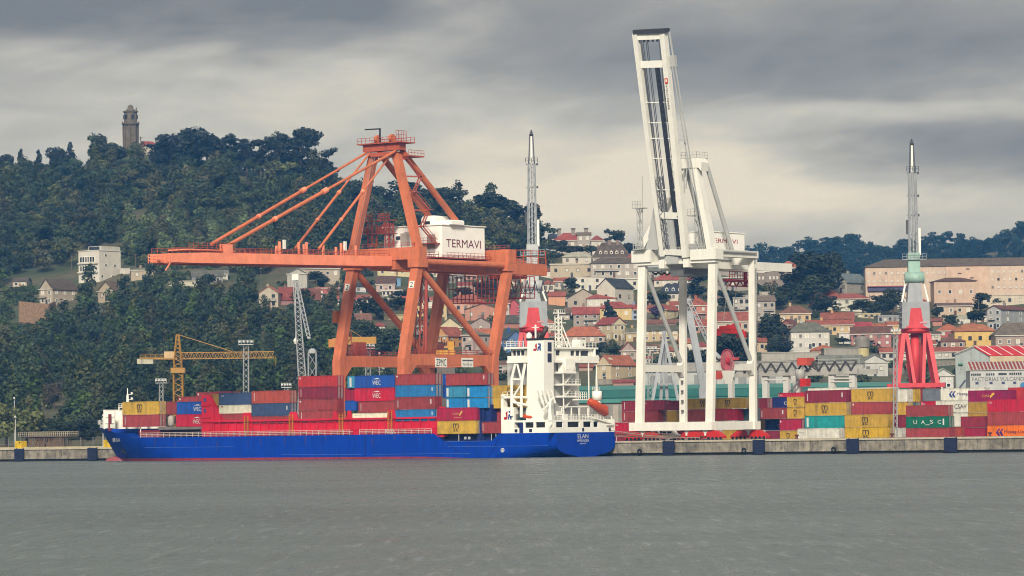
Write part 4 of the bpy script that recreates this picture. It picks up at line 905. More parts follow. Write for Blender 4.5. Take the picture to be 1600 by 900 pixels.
# supports so that nothing floats: plain containers inside the stacks, hidden behind the visible ones
# ================================================================== orange ship-to-shore crane
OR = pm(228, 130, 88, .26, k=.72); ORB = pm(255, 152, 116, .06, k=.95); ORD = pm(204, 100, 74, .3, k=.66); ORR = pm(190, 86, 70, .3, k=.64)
CRW = pm(252, 250, 242, .06, var=.04, k=.92)
aA, aB = -86.07, -65.83; aM = (aA + aB) / 2; B1, B2 = 3.0, 37.9
oc = thing('gantry_crane', 'orange ship-to-shore gantry crane with its boom lowered over the ship', 'crane', q(aM, 20, 3.4))
for a in (aA, aB):
    for (b0, b1, b2, w_) in ((B1, B1, 8.9, 2.3), (B2, 38.5, 45.2, 2.2)):
        g_ = MB(); g_.strut(q(a, b0, 5.6), q(a, b1, 24), U * 2.3, I * 2.2); g_.strut(q(a, b1, 24), q(a, b2, 47), U * 2.3, I * 2.0)
        lg = g_.build('leg', OR, oc)
        if b0 == B1:
            b_ = b1 + (b2 - b1) * (42.0 - 24) / 23 - 1.06
            zl = I * .261 + Z; pc = q(a, b_, 42.0); MB().obox(pc - U * .75 - zl * .85 - I * .05, U * 1.5, I * .05, zl * 1.7).build('number_plate', WHITE, lg)
            mb = MB(); letter(mb, '2', pc - I * .09, U, zl, .85, 1.25); mb.build('number', BLACK, lg)
    mb = MB(); mb.qbox(a - .8, a + .8, B1 + 1.1, B2 - .4, 22.4, 25.1)
    for s_, b_ in ((1, B1 + 1.1), (-1, B2 - .4)): mb.prism([q(a - .78, b_, 22.4), q(a - .78, b_ + s_ * 3.0, 22.4), q(a - .78, b_, 19.2)], U * 1.56)
    pb = mb.build('portal_beam', OR, oc)
    mb = MB(); mb.rail(q(a + .7, B1 + 1, 25.1), q(a + .7, B2, 25.1), 1.1, 2.2, .08); mb.rail(q(a - .7, B1 + 1, 25.1), q(a - .7, B2, 25.1), 1.1, 2.2, .08); mb.build('railing', ORR, pb)
    MB().tube(q(a, 9.6, 46.2), q(a, 36.8, 25.6), .85, n=12).build('diagonal_brace', OR, oc)
    MB().tube(q(a, 9, 47.6), q(a, 45, 47.6), .8, n=12).build('side_tie', OR, oc)
    if a == aB:
        for tx, bx, sz, w_, h_ in (('ZPMC', 689, 566.5, 3.9, 1.75), (None, 730, 566.5, 3.9, 2.0)):
            bb, zz = ona(bx, sz, aB + .8); MB().obox(q(aB + .81, bb - 2.35, zz - 1.15), U * .06, I * 4.7, Z * 2.3).build('sign_plate', WHITE, pb)
            mb = MB()
            if tx: letter(mb, tx, q(aB + .9, bb, zz), I, Z, w_, h_, .01)
            else:
                [mb.obox(q(aB + .88, bb - 2.0 + k * .42, zz + .35), U * .03, I * .34, Z * .32) for k in range(10)]; letter(mb, 'No 165 tm', q(aB + .9, bb, zz - .4), I, Z, 3.6, .7, .0)
            mb.build('sign_lettering', BLACK, pb)
for b in (B1, B2): MB().qbox(aA - 2.5, aB + 2.5, b - .7, b + .7, 4.6, 6.4).build('sill_beam', OR, oc)
for a in (aA, aB):
    for b in (B1, B2): MB().qbox(a - 3.5, a + 3.5, b - .45, b + .45, 3.45, 4.6).build('bogie', pm(214, 60, 44, .3), oc)
MB().qbox(aA - .2, aB + .2, B2 - .75, B2 + .75, 22.3, 24.6).build('cross_beam', OR, oc)
mb = MB(); mb.qbox(aA - 1.5, aB + 1.6, 7.6, 10.6, 48.2, 51.2); mb.qbox(aB - 1.7, aB + 1.7, 7.2, 11, 46.2, 48.25); mb.qbox(aA - 1.7, aA + 1.7, 7.2, 11, 46.2, 48.25); mb.build('front_cross_beam', OR, oc)
mb = MB(); mb.qbox(aA - 1.5, aB + 1.6, 43.6, 46.6, 48.2, 51.6); mb.qbox(aB - 1.5, aB + 1.5, 43.3, 47, 46.2, 48.25); mb.build('rear_cross_beam', OR, oc)
MB().rail(q(aA, 7.8, 51.2), q(aB, 7.8, 51.2), 1.1, 2, .08).build('railing', ORR, oc); MB().rail(q(aB + 1.5, 44, 51.6), q(aA, 44, 51.6), 1.1, 1.6, .09).build('railing', ORR, oc)
# twin-girder boom and bridge girder
bT = ona(238, 404, aM - 2.6)[0]; bH = ona(613, 404, aM + 3.4)[0]
zt0 = ona(266, 410, aM + 3.4)[1]; zh0 = ona(613, 416.5, aM + 3.4)[1]
boom = bpy.data.objects.new('boom', None); COL.objects.link(boom); boom.parent = oc
for da in (-2.6, 2.6):
    mb = MB(); p0 = q(aM + da, bT + 11, zt0 + 1.25 + .15); p1 = q(aM + da, bH, zh0 + 1.3); mb.strut(p0, p1, U * 1.5, Z * 2.45)
    mb.prism([q(aM + da - .74, bT + 11, zt0 + .15), q(aM + da - .74, bT, zt0 + .1), q(aM + da - .74, bT, zt0 + 2.1), q(aM + da - .74, bT + 11, zt0 + 2.6)], U * 1.48); mb.build('boom_girder', ORB, boom)
    MB().strut(q(aM + da, bT + 1, zt0 - .12), q(aM + da, bH, zh0 - .14), U * 1.0, Z * .22).build('trolley_rail', ORD, boom)
for k in range(15):
    b = bT + .5 + (bH - bT - 1) * k / 14; z = zt0 + (zh0 - zt0) * k / 14 + 1.2; MB().beam(q(aM - 2.6, b, z), q(aM + 2.6, b, z), .6, .9).build('cross_tie', ORB, boom)
zz = lambda b: zt0 + (zh0 - zt0) * (b - bT) / (bH - bT) + 2.55
for da in (-3.2, 3.2): MB().rail(q(aM + da, bT + .5, zz(bT) - .3), q(aM + da, bH - 1, zz(bH)), 1.25, 1.9, .1, 2).build('railing', ORD, boom)
mb = MB(); mb.rail(q(aM + 3.2, bT + 6, zz(bT) + .9), q(aM + 3.2, bT + 22, zz(bT) + 1.4), 1.2, 1.6, .1, 2); mb.build('railing', ORD, boom)
mb = MB(); mb.qbox(aM - 3.2, aM + 3.2, bT + 6, bT + 22, zz(bT) + .5, zz(bT) + .8); mb.qbox(aM + 2, aM + 3.4, bT + 18, bT + 21, zz(bT), zz(bT) + 2.2)
mb.build('boom_platform', ORB, boom)
for x in (432, 437, 467, 475, 479, 505, 525, 533, 538, 556): b = ona(x, 390, aM + 2.6)[0]; MB().beam(q(aM + 2.6, b, zz(b)), q(aM + 2.6, b, zz(b) + 1.9 + (x % 3) * .5), .45).build('sheave_post', ORB, boom)
mb = MB(); mb.rail(q(aM + 3.3, bT - .6, zt0), q(aM - 3.3, bT - .6, zt0), 2.0, 1.2, .12, 3); mb.beam(q(aM + 3.0, bT, zt0), q(aM + 3.0, bT - 1.8, zt0 - 1.8), .2); mb.build('tip_platform', ORB, boom)
for x in (441.5, 536.5):
    b = ona(x, 385, aM + 3)[0]; MB().obox(q(aM + 3, b, zz(b) + 1.1), U * .5, I * .7, Z * 2.2).build('flood_lamp', WHITE, boom)
mb = MB()
for da in (-3.3, 3.3): mb.qbox(aM + da - .8, aM + da + .8, bH + .3, 70, 45.9, 48.9)
mb.qbox(aM - 2.6, aM + 2.6, 68.3, 69.9, 46.2, 48.6); mb.qbox(aM - 3.3, aM + 3.3, 30, 32, 46.2, 48.6); mb.build('bridge_girder', OR, oc)
mb = MB(); mb.rail(q(aM + 4.2, 12, 48.9), q(aM + 4.2, 69.8, 48.9), 1.1, 2, .08); mb.qbox(aM + 4.1, aM + 6.5, 12, 50, 48.3, 48.6); mb.rail(q(aM + 6.4, 12, 48.6), q(aM + 6.4, 50, 48.6), 1.2, 2, .08); mb.build('walkway', ORR, oc)
# mast, stays
pL = qb(584, 241, 9.2); pR = qb(619, 239, 9.2)
aL_, zL_ = onb(584, 241, 9.2); aR_, zR_ = onb(619, 239, 9.2)
MB().strut(q(aA, 9.1, 51), pL, U * 1.9, I * 1.7).build('mast_leg', OR, oc); MB().strut(q(aB, 9.1, 51), pR, U * 1.9, I * 1.7).build('mast_leg', OR, oc)
mb = MB(); mb.strut(q(aL_ - 2.4, 9.2, zL_ + 1.4), q(aR_ + 2.0, 9.2, zL_ + 1.4), I * 2.6, Z * 1.7); mb.prism([q(aL_ - 1.5, 7.6, zL_ + .2), q(aR_ + 1.2, 7.6, zL_ + .2), q(aR_ - .6, 7.6, zL_ - .8), q(aL_ + .6, 7.6, zL_ - .8)], I * 3); mb.build('mast_head', ORD, oc)
mb = MB(); zp = zL_ + 2.3; mb.qbox(aL_ - 3.6, aR_ + 3.0, 7, 13, zp, zp + .25)
for b in (7.1, 12.9): mb.rail(q(aL_ - 3.5, b, zp + .25), q(aR_ + 2.9, b, zp + .25), 1.3, 1.3, .1, 2)
mb.rail(q(aR_ + 1, 8, zp + .2), q(aR_ + 1, 12, zp + .2), 2.9, 1, .1, 3); mb.build('mast_platform', ORD, oc)
mb = MB(); mb.beam(q(aL_ + 2.2, 9, zp), q(aL_ + 2.2, 9, zp + 3.8), .3); mb.beam(q(aL_ + 2.4, 9, zp + 3.8), q(aL_ - 2.5, 9, zp + 3.9), .28, .3); mb.build('service_hoist', BLACK, oc)
for a in (aL_ + 1.5, aR_ - 1.0): MB().lathe(q(a - .5, 9, zp + 1.3), [(1.0, 0), (1.0, .8)], 14, axis=U).build('sheave', OR, oc)
mb = MB(); mb.qbox(aR_ - 3, aR_ + 3.4, 10, 16, zL_ - 1.0, zL_ - .7); mb.rail(q(aR_ + 3.3, 10, zL_ - .7), q(aR_ + 3.3, 16, zL_ - .7), 1.3, 1.3, .1); mb.build('stay_platform', ORD, oc)
for a0_, px, py in ((aL_ + .6, 671, 339), (aR_ + .8, 722, 357.5)):
    p0 = q(a0_, 10.6, zL_ + .4); b_, z_ = ona(px, py, a0_); dr = q(a0_, b_, z_) - p0; k = (49 - p0[2]) / dr[2]
    MB().tube(p0, p0 + dr * k, .78, n=12).build('back_stay', OR, oc)
for a0_, da, px, py, r in ((aL_ - 1.6, -2.6, 330, 381.5, .42), (aR_ + .6, 2.6, 346.5, 389, .46), (aL_ - .4, -2.6, 461, 388, .32), (aR_, 2.6, 498, 389, .34)):
    p0 = q(a0_, 8.2, zL_ + .3); p1 = qa(px, py, aM + da); pm_ = p0 + (p1 - p0) * .42
    fs = MB(); fs.tube(p0, pm_, r * .75, n=8); fs.tube(pm_, p1, r, n=8); fs = fs.build('fore_stay', OR, oc)
    MB().tube(pm_ - (p1 - p0) * .012, pm_ + (p1 - p0) * .012, r * 1.5, n=8).build('stay_joint', ORB, fs); MB().tube(p0 + (p1 - p0) * .70, p0 + (p1 - p0) * .712, r * 1.4, n=8).build('stay_joint', ORB, fs)
mb = MB()
for k in range(3): mb.beam(q(aL_ + .5 + k * .5, 8, zL_), q(aM - 1 + k, bH - 10, zz(bH) + .5), .07)
mb.build('hoist_rope', STEEL, oc)
# zigzag stair on the right mast
mb = MB(); zs = 52.0; k = 0
while zs < zL_ - 3:
    f0 = (zs - 51) / (zR_ - 51); f1 = min(1, (zs + 4.2 - 51) / (zR_ - 51)); a0_ = aB + (aR_ - aB) * f0 + 1.3; a1_ = aB + (aR_ - aB) * f1 + 1.3; bs_ = (10.4, 14.6) if k % 2 else (14.6, 10.4)
    mb.beam(q(a0_, bs_[0], zs), q(a1_, bs_[1], zs + 4.2), .16, .3); mb.beam(q(a0_ + .8, bs_[0], zs), q(a1_ + .8, bs_[1], zs + 4.2), .16, .3); mb.beam(q(a0_ + .8, bs_[0], zs + 1), q(a1_ + .8, bs_[1], zs + 5.2), .09); mb.obox(q(a1_ - 1.2, bs_[1] - .6, zs + 4.2), U * 2.4, I * 1.4, Z * .2)
    mb.beam(q(a1_ - 1.2, 9.2, zs + 4.1), q(a1_ + .4, bs_[1], zs + 4.1), .35); zs += 4.2; k += 1
mb.build('mast_stair', ORD, oc)
# machinery house
aH1 = aM + 6.2; bh0, zh1 = ona(690.5, 351.5, aH1); bh1, _ = ona(757, 362.5, aH1); aH0 = onb(600, 355, bh0)[0]; zhb = ona(690.5, 402, aH1)[1]
house = MB(); house.prism([q(aH1, bh0, zhb), q(aH1, bh1, zhb), q(aH1, bh1, zh1 - .1), q(aH1, bh0, zh1)], U * (aH0 - aH1)); house = house.build('machinery_house', CRW, oc)
bb, zz_ = ona(724.5, 381, aH1 + .05); mb = MB(); letter(mb, 'TERMAVI', q(aH1 + .05, bb, zz_), I, Z, abs(ona(751, 381, aH1)[0] - ona(697, 381, aH1)[0]), 2.0, .02); mb.build('house_lettering', pm(134, 20, 66, 0), house)
MB().obox(q(aH0 - .3, bh0 - .3, zh1), U * (aH1 - aH0 + .6), I * (bh1 - bh0 + .6), Z * .22).build('house_roof', CRW, house)
for x0, x1, y0, y1 in ((660.5, 684, 338, 354), (685, 708, 344.5, 354)):
    a0_ = onb(x0, y1, bh0 + 3)[0]; a1_ = onb(x1, y1, bh0 + 3)[0]; z1_ = onb(x0, y0, bh0 + 3)[1]; h_ = z1_ - zh1 - .2; mb = MB()
    pts = [(0, 0), (1, 0), (1, .72), (.93, .92), (.82, 1), (.18, 1), (.07, .92), (0, .72)]; mb.prism([q(a0_ + (a1_ - a0_) * u_, bh0 + 2.5, zh1 + .22 + v_ * h_) for u_, v_ in pts], I * 5); mb.build('roof_ventilator', CRW, house)
a0_ = onb(667.5, 351, bh0 + 2.4)[0]; MB().obox(q(a0_ - 1.2, bh0 + 2.44, zh1 + .5), U * 2.0, I * .05, Z * .8).build('louvre', BLACK, house)
for x0, x1, y0, y1 in ((619, 626, 369, 375), (627, 630, 369, 375)):
    a0_, z_ = onb(x0, y1, bh0); a1_, z1_ = onb(x1, y0, bh0); MB().obox(q(a0_, bh0 - .06, z_), U * (a1_ - a0_), I * .05, Z * (z1_ - z_)).build('window', GLASS, house)
for x0, x1, y0, y1 in ((668, 680, 366, 395), (632, 643, 362, 363.5), (626, 640, 364, 385)):
    a0_, z_ = onb(x0, y1, bh0); a1_, z1_ = onb(x1, y0, bh0); MB().obox(q(a0_, bh0 - .1, z_), U * (a1_ - a0_), I * .08, Z * (z1_ - z_)).build('wall_panel', pm(206, 196, 188, .4), house)
mb = MB(); mb.qbox(aH0, aH1 + 1.6, bh0 - 3.5, bh0 - .1, zhb - .3, zhb); mb.rail(q(aH0, bh0 - 3.4, zhb), q(aH1 + 1.5, bh0 - 3.4, zhb), 1.2, 1.4, .08); mb.qbox(aH1 + .2, aH1 + 1.6, bh0, bh1, zhb - .3, zhb); mb.rail(q(aH1 + 1.5, bh0, zhb), q(aH1 + 1.5, bh1, zhb), 1.2, 1.6, .08); mb.qbox(aH1 - 7, aH1 - .5, bh0 - 2, bh0 - .2, zhb + 3.4, zhb + 3.6); mb.rail(q(aH1 - 7, bh0 - 2, zhb + 3.6), q(aH1 - .5, bh0 - 2, zhb + 3.6), 1.3, 1.2, .1); mb.build('house_walkway', ORR, oc)
MB().qbox(aM - 4.3, aM + 6.6, bh0 - 3, bh1 + 1, 48.92, zhb - .32).build('house_base', ORD, oc)
# open steel towers left of the house (boom latch and elevator heads)
for x0, x1, y0, y1, nf in ((577, 586, 337, 385, 3), (604, 612, 335, 386, 3)):
    bq = bh0 - 4; a0_, z1_ = onb(x0, y0, bq); a1_, z0_ = onb(x1, y1, bq); mb = MB(); mb.truss(q((a0_ + a1_) / 2, bq, z0_), q((a0_ + a1_) / 2, bq, z1_ - 2), U * (a1_ - a0_) * .8, I * 1.8, 5, .26, .12)
    for f_ in (1.0, .5): zz_ = z0_ + (z1_ - z0_ - 1.6) * f_; mb.qbox(a0_ - 1.6, a1_ + .6, bq - 1.6, bq + 1.6, zz_, zz_ + .2); mb.rail(q(a0_ - 1.5, bq - 1.5, zz_ + .2), q(a1_ + .5, bq - 1.5, zz_ + .2), 1.6, .9, .14, 3)
    mb.build('service_tower', ORR, oc)
a0_, z_ = onb(600, 352, bh0 + 3); MB().prism([q(a0_ - 1.5, bh0 + .5, zh1 - 1.2), q(a0_ + 5.5, bh0 + .5, zh1 - 1.2), q(a0_ + 2, bh0 + .5, zh1 + 1.4)], I * 3).build('tower_cover', pm(176, 84, 74, .3), oc)
# trolley cage and rope frames below the rear girder
mb = MB()
for (b0, b1, z0_, z1_) in ((40, 50, 38.5, 45.5), (52, 64, 40, 45.5)):
    for da in (-4.5, 4.5):
        for k in range(7): b = b0 + (b1 - b0) * k / 6; mb.beam(q(aM + da, b, z0_), q(aM + da, b, z1_), .18)
        for z in (z0_, (z0_ + z1_) / 2, z0_ + 1.1, z1_): mb.beam(q(aM + da, b0, z), q(aM + da, b1, z), .2)
    for k in range(5): b = b0 + (b1 - b0) * k / 4; mb.beam(q(aM - 4.5, b, z0_), q(aM + 4.5, b, z0_), .25, .2)
mb.build('trolley_cage', ORR, oc)
mb = MB(); mb.qbox(aM - 3, aM + 3, 55, 63, 45.0, 45.7); mb.qbox(aM - 1.2, aM + 1.2, 57, 60, 48.95, 50.2); mb.rail(q(aM + 4.5, 50, 48.9), q(aM + 4.5, 69, 48.9), 3.2, 3, .16, 2); mb.build('trolley', pm(226, 96, 52, .2), oc)
mb = MB()
for k in range(6):
    b0 = 50 + k * 3.4; pts = [q(aM + 5, b0 + 3.4 * j / 8, 44.5 - 3.2 * math.sin(math.pi * j / 8)) for j in range(9)]
    for j in range(8): mb.beam(pts[j], pts[j + 1], .16)
mb.build('festoon_cable', pm(74, 80, 96, 0), oc)
MB().truss(q(aB - 3.2, 13.0, 25), q(aB - 2.6, 14, 46), U * 1.4, I * 1.4, 9, .22, .12).build('elevator_mast', ORD, oc)
MB().tube(q(aB - .2, 12, 25.2), q(aB - .2, 12.6, 46), .42, n=8).build('cable_duct', ORR, oc)
mb = MB()
for z in (30, 37, 44): mb.obox(q(aB - 4, 12.6, z), U * .8, I * .8, Z * .9)
mb.build('lamp_box', WHITE, oc)
# electrical boxes on the left portal
mb = MB(); mb.qbox(aA - .6, aA + .6, 9, 13, 25.2, 28.5); mb.truss(q(aA, 6, 25.2), q(aA, 6, 31), U * 1.2, I * 2.2, 4, .18, .1); mb.rail(q(aA + .6, 5, 25.1), q(aA + .6, 16, 25.1), 2.2, 1.4, .12, 3); mb.build('cabinet', ORR, oc)
MB().obox(q(aA - 2.2, B1 + .3, 33.2), U * 1.1, I * 2.6, Z * 3.0).build('cable_guide', pm(206, 120, 60, .4), oc)

# ================================================================== white ship-to-shore crane
wcM = pm(238, 236, 226, .14, var=.05, k=.86); wcG = pm(206, 208, 204, .15, var=.05); RDK = pm(226, 44, 34, .25)
a1, a3 = 3.67, 23.25; b1, b2 = 3.0, 20.8; aW = (a1 + a3) / 2
wc = thing('gantry_crane', 'white ship-to-shore gantry crane with its boom raised upright', 'crane', q(aW, 12, 3.4))
for a, nm in ((a1, None), (a3, '3')):
    MB().strut(q(a, b1, 7.4), q(a, 5.2, 44.6), U * 1.95, I * 1.05).build('leg', wcM, wc)
    MB().strut(q(a, b2, 7.4), q(a, 21.5, 44.2 if a == a1 else 46.9), U * 1.6, I * 1.0).build('leg', wcM, wc)
    mb = MB(); mb.qbox(a - .75, a + .75, b1 + .66, b2 - .66, 19.3, 20.9)
    for s_, b_ in ((1, b1 + .6), (-1, b2 - .6)):
        mb.prism([q(a - .74, b_, 19.3), q(a - .74, b_ + s_ * .9, 19.3), q(a - .74, b_, 18.2)], U * 1.48); mb.prism([q(a - .74, b_, 20.9), q(a - .74, b_ + s_ * .9, 20.9), q(a - .74, b_, 22)], U * 1.48)
    mb.build('portal_beam', wcM, wc)
    MB().tube(q(a, 6.0, 43), q(a, 20, 21.8), 0.52, n=12).build('diagonal_brace', wcG, wc)
    MB().qbox(a - .85, a + .85, b1 + 1.25, b2 + .85, 5.72, 7.55).build('sill_beam', wcM, wc)
for b in (b1, b2): MB().qbox(a1 - 2.2, a3 + 1.2, b - 1.25, b + 1.22, 5.7, 7.6).build('sill_beam', wcM, wc)
bb, zz_ = ona(1180.5, 544, a3 + 1.1); mb = MB(); letter(mb, '3', q(a3 + 1.13, b2 + .05, zz_), I, Z, .7, 1.1, .06); mb.build('number', BLACK, wc)
for a in (a1 + 1.2, a3 - 1.0):
    for b in (b1, b2):
        MB().prism([q(a - 1.6, b - .5, 5.72), q(a + 1.6, b - .5, 5.72), q(a + .3, b - .5, 4.4), q(a - .3, b - .5, 4.4)], I * 1.0).build('pivot', wcM, wc)
        for s_ in (-1, 1):
            bg = MB(); bg.prism([q(a + s_ * .3, b - .7, 4.9), q(a + s_ * .9, b - .7, 5.55), q(a + s_ * 3.0, b - .7, 5.55), q(a + s_ * 5.0, b - .7, 4.3), q(a + s_ * 5.0, b - .7, 3.75), q(a + s_ * .3, b - .7, 3.75)][::s_], I * 1.4); bg = bg.build('bogie', RDK, wc)
            for k in range(4): MB().lathe(q(a + s_ * (1.0 + k * 1.1), b - .82, 3.78), [(.36, 0), (.36, .2)], 12, axis=I).build('wheel', BLACK, bg)
mb = MB(); mb.qbox(a1 - 2.1, a1 + 3.3, 3.6, 6.8, 44.6, 47.4); mb.qbox(a1 - 1.3, a3 + 1.3, 4.1, 6.5, 43.9, 44.6); mb.qbox(a3 - 5.2, a3 + 1.8, 3.6, 6.8, 44.6, 47.0); mb.build('front_cross_beam', wcM, wc)
MB().qbox(a3 - 1.1, a3 + 1.1, 6.9, 22.4, 45.3, 46.9).build('side_beam', wcM, wc); MB().tube(q(a3 + 1.4, 7, 46.5), q(a3 + 1.4, 21, 46.5), .3, n=8).build('side_pipe', wcG, wc)
MB().qbox(a1 - 1.0, a1 + 1.0, 6.9, 22.2, 44.4, 46.4).build('side_beam', wcM, wc)
for da in (-3.4, 3.4): MB().qbox(aW + da - .75, aW + da + .75, 3.5, 47, 43.0, 45.0 - .02).build('bridge_girder', wcM, wc)
MB().qbox(aW - 2.6, aW + 2.6, 45.4, 46.9, 43.2, 44.6).build('girder_end', wcM, wc)
MB().qbox(a1 - .8, a3 + .8, 21.0, 22.3, 43.9, 46.2).build('rear_cross_beam', wcM, wc)
# raised boom
bm = bpy.data.objects.new('boom', None); COL.objects.link(bm); bm.parent = wc
gl = []
for da, (x0, y0), (x1, y1), w_ in ((-3.3, (1037, 400), (993.5, 52), 1.15), (3.3, (1072, 402), (1036.5, 50), 1.3)):
    p0 = qa(x0, y0, aW + da); p1 = qa(x1, y1, aW + da); gl.append((p0, p1)); MB().beam(p0, p1, w_, 1.5, up=-I).build('boom_girder', wcM, bm)
G_ = lambda k, f_: gl[k][0] + (gl[k][1] - gl[k][0]) * f_
BX = (gl[1][1] - gl[1][0]) / np.linalg.norm(gl[1][1] - gl[1][0]); BN = np.cross(BX, U); BN = BN / np.linalg.norm(BN)
if BN @ I > 0: BN = -BN
for f_, h_ in ((.985, 1.6), (.86, 1.6), (.185, 1.5), (.02, 1.3)): MB().strut(G_(0, f_), G_(1, f_), BX * h_, BN * .9).build('cross_tie', wcM, bm)
for f_ in (.69, .53, .44, .30, .60): MB().strut(G_(0, f_), G_(1, f_), BX * .22, BN * .3).build('thin_tie', wcM, bm)
mb = MB()
for k in range(6): p = G_(0, .965) + (G_(1, .965) - G_(0, .965)) * (.1 + k * .16); mb.strut(p - BX * .3, p + BX * 1.3, U * .35, BN * .4)
mb.strut(G_(0, 1.006) - U * .2, G_(1, 1.006) + U * 1.2, BX * 1.0, BN * 1.8); mb.build('tip_machinery', pm(66, 64, 70, .2), bm)
mb = MB(); c_ = lambda f_, t_: G_(0, f_) + (G_(1, f_) - G_(0, f_)) * t_
for t0_, t1_ in ((.60, .70), (.68, .77)): mb.strut(c_(.05, t1_), c_(.85, t0_), U * .55, BN * .35)
for k in range(28): f_ = .06 + .78 * k / 28; t_ = .745 - .1 * k / 28; mb.strut(c_(f_, t_) + BN * .2, c_(f_ + .012, t_) + BN * .2, U * .9, BN * .3)
mb.build('cable_tray', pm(58, 60, 68, .1), bm)
mb = MB()
for t_ in (.16, .22, .34, .40, .86): mb.strut(c_(.02, t_), c_(.97, t_ * .9 + .03), U * .14, BN * .14)
mb.build('hoist_rope', pm(96, 98, 104, 0), bm)
MB().truss(c_(.03, .2), c_(.36, .2), U * 1.5, BN * 1.0, 13, .16, .12).build('boom_lattice', pm(150, 152, 154, .1), bm); MB().truss(c_(.60, .86), c_(.95, .88), U * .7, BN * .7, 16, .12, .09).build('boom_ladder', pm(130, 132, 136, .1), bm)
MB().strut(c_(.02, .47), c_(.17, .47), U * 1.6, BN * .4).build('boom_panel', wcG, bm)
mb = MB()
for k in range(24): f_ = .08 + .8 * k / 24; mb.obox(G_(1, f_) - U * .75 + BN * .3, -U * .25, BN * .3, BX * .3)
mb.beam(G_(0, .06) + U * 1.0, G_(0, .97) + U * 1.0, .12); mb.beam(G_(0, .06) + U * 1.4, G_(0, .97) + U * 1.4, .08); mb.build('rail_clip', pm(110, 112, 112, .2), bm)
mb = MB(); mb.beam(G_(1, 1.0) + U * 1.3 - BN * .6, G_(1, .86) + U * 1.7 - BN * .6, .3); mb.obox(G_(1, .845) + U * 1.0, U * 1.3, I * .9, BX * 2.6); mb.build('limit_post', wcG, bm)
mb = MB()
for d_ in (1.5, 2.3): mb.beam(G_(1, .845) + U * d_, G_(1, .02) + U * (d_ + 1.6) + I * 2.5, .22)
mb.beam(G_(1, .52) + U * 1.2, G_(1, .52) + U * 3.4, .3); mb.build('stay_link', wcG, bm)
for f_, h_, tx in ((.785, 1.25, None), (.715, 0, 'PACECO ESPAÑA')):
    p = G_(1, f_) + BN * .82; mb = MB()
    if tx: letter(mb, tx, p, -BX, U, 6.0, .62, .05); mb.build('boom_lettering', BLACK, bm)
    else:
        mb.strut(p - BX * .62, p + BX * .62, U * .9, BN * .05); mb.build('boom_emblem', pm(232, 92, 40, 0), bm); mb = MB(); p = p + BN * .04; mb.strut(p - BX * .25, p + BX * .35, U * .4, BN * .03); mb.build('boom_emblem', WHITE, bm)
# mast
pa = qb(1071, 263, 5.4); pb_ = qb(1088, 261, 5.4)
aP0 = onb(1071, 263, 5.4)[0]; aP1, zP = onb(1089, 260, 5.4)
MB().hexa([q(a1 - .9, 3.9, 47.4), q(a1 + .9, 3.9, 47.4), q(a1 + .9, 6.6, 47.4), q(a1 - .9, 6.6, 47.4), q(aP0 - .8, 4.6, zP), q(aP0 + .8, 4.6, zP), q(aP0 + .8, 6.2, zP), q(aP0 - .8, 6.2, zP)]).build('mast_leg', wcM, wc)
MB().hexa([q(a3 - .75, 3.65, 47), q(a3 + .75, 3.65, 47), q(a3 + .75, 6.0, 47), q(a3 - .75, 6.0, 47), q(aP1 - .6, 4.2, zP), q(aP1 + .6, 4.2, zP), q(aP1 + .6, 6.0, zP), q(aP1 - .6, 6.0, zP)]).build('mast_leg', wcM, wc)
mb = MB(); mb.qbox(aP0 - 1.6, aP1 + 1.4, 4.0, 7.0, zP - .4, zP + 1.8); mb.prism([q(aP1 + 1.4, 3.9, zP - .4), q(aP1 + 1.4, 3.9, zP + 1.8), q(aP1 + 2.3, 3.9, zP + .8), q(aP1 + 2.1, 3.9, zP - 1.2)], I * 3); mb.build('mast_head', wcM, wc)
mb = MB(); mb.qbox(aP0 - 2.4, aP1 + .8, 4.2, 8.8, zP + 1.8, zP + 2.0); mb.rail(q(aP0 - 2.3, 4.3, zP + 2), q(aP1 + .7, 4.3, zP + 2), 1.3, 1.0, .08); mb.rail(q(aP1 + .7, 4.3, zP + 2), q(aP1 + .7, 8.7, zP + 2), 1.3, 1, .08); mb.build('mast_platform', wcG, wc)
MB().obox(q(aP0 - 2.8, 4, zP + 1.6), U * 1.4, I * 1.4, Z * 1.5).build('warning_lamp', RDK, wc)
p0 = q(aP1 + 1.6, 7, zP + .2); bq_, zq_ = ona(1147, 392, aP1 + 2.0); MB().tube(p0, q(aP1 + 2.0, bq_, zq_ - 1.5), .5, n=10).build('back_stay', wcG, wc)
MB().tube(q(aP0 - 1, 7, zP + .2), q(aP0 - 1.4, bq_, zq_ - 1.5), .5, n=10).build('back_stay', wcG, wc)
mb = MB()
for k in range(4): mb.beam(q(aP0 - 1.2 + k * .8, 4.2, zP), q(aP0 - .2 + k * .5, 3.6, 58 + k), .2)
mb.build('stay_rope', wcG, wc)
mb = MB(); px_ = onb(1104, 380, 6)[0]
mb.truss(q(px_ - 3.6, 8.6, 47), q(px_ - 3.6, 8.6, 57), U * 1.6, I * 1.6, 4, .16, .12); mb.qbox(px_ - 6.5, px_ - 2.4, 7.6, 10, 55, 55.2); mb.rail(q(px_ - 6.4, 7.7, 55.2), q(px_ - 2.5, 7.7, 55.2), 1.4, 1, .1); mb.rail(q(px_ - 7, 3.7, 47), q(px_ + 1, 3.7, 47), 1.3, 1.1, .08); mb.build('stair_tower', wcG, wc)
mb = MB(); al = onb(1003, 370, 4)[0]; mb.truss(q(al, 3.2, 47.5), q(al, 3.2, 57), U * .9, I * .9, 5, .14, .1); mb.prism([q(al + 1, 4, 47.4), q(al + 4.6, 4, 47.4), q(al + 3.6, 4, 58)], I * 1.4)
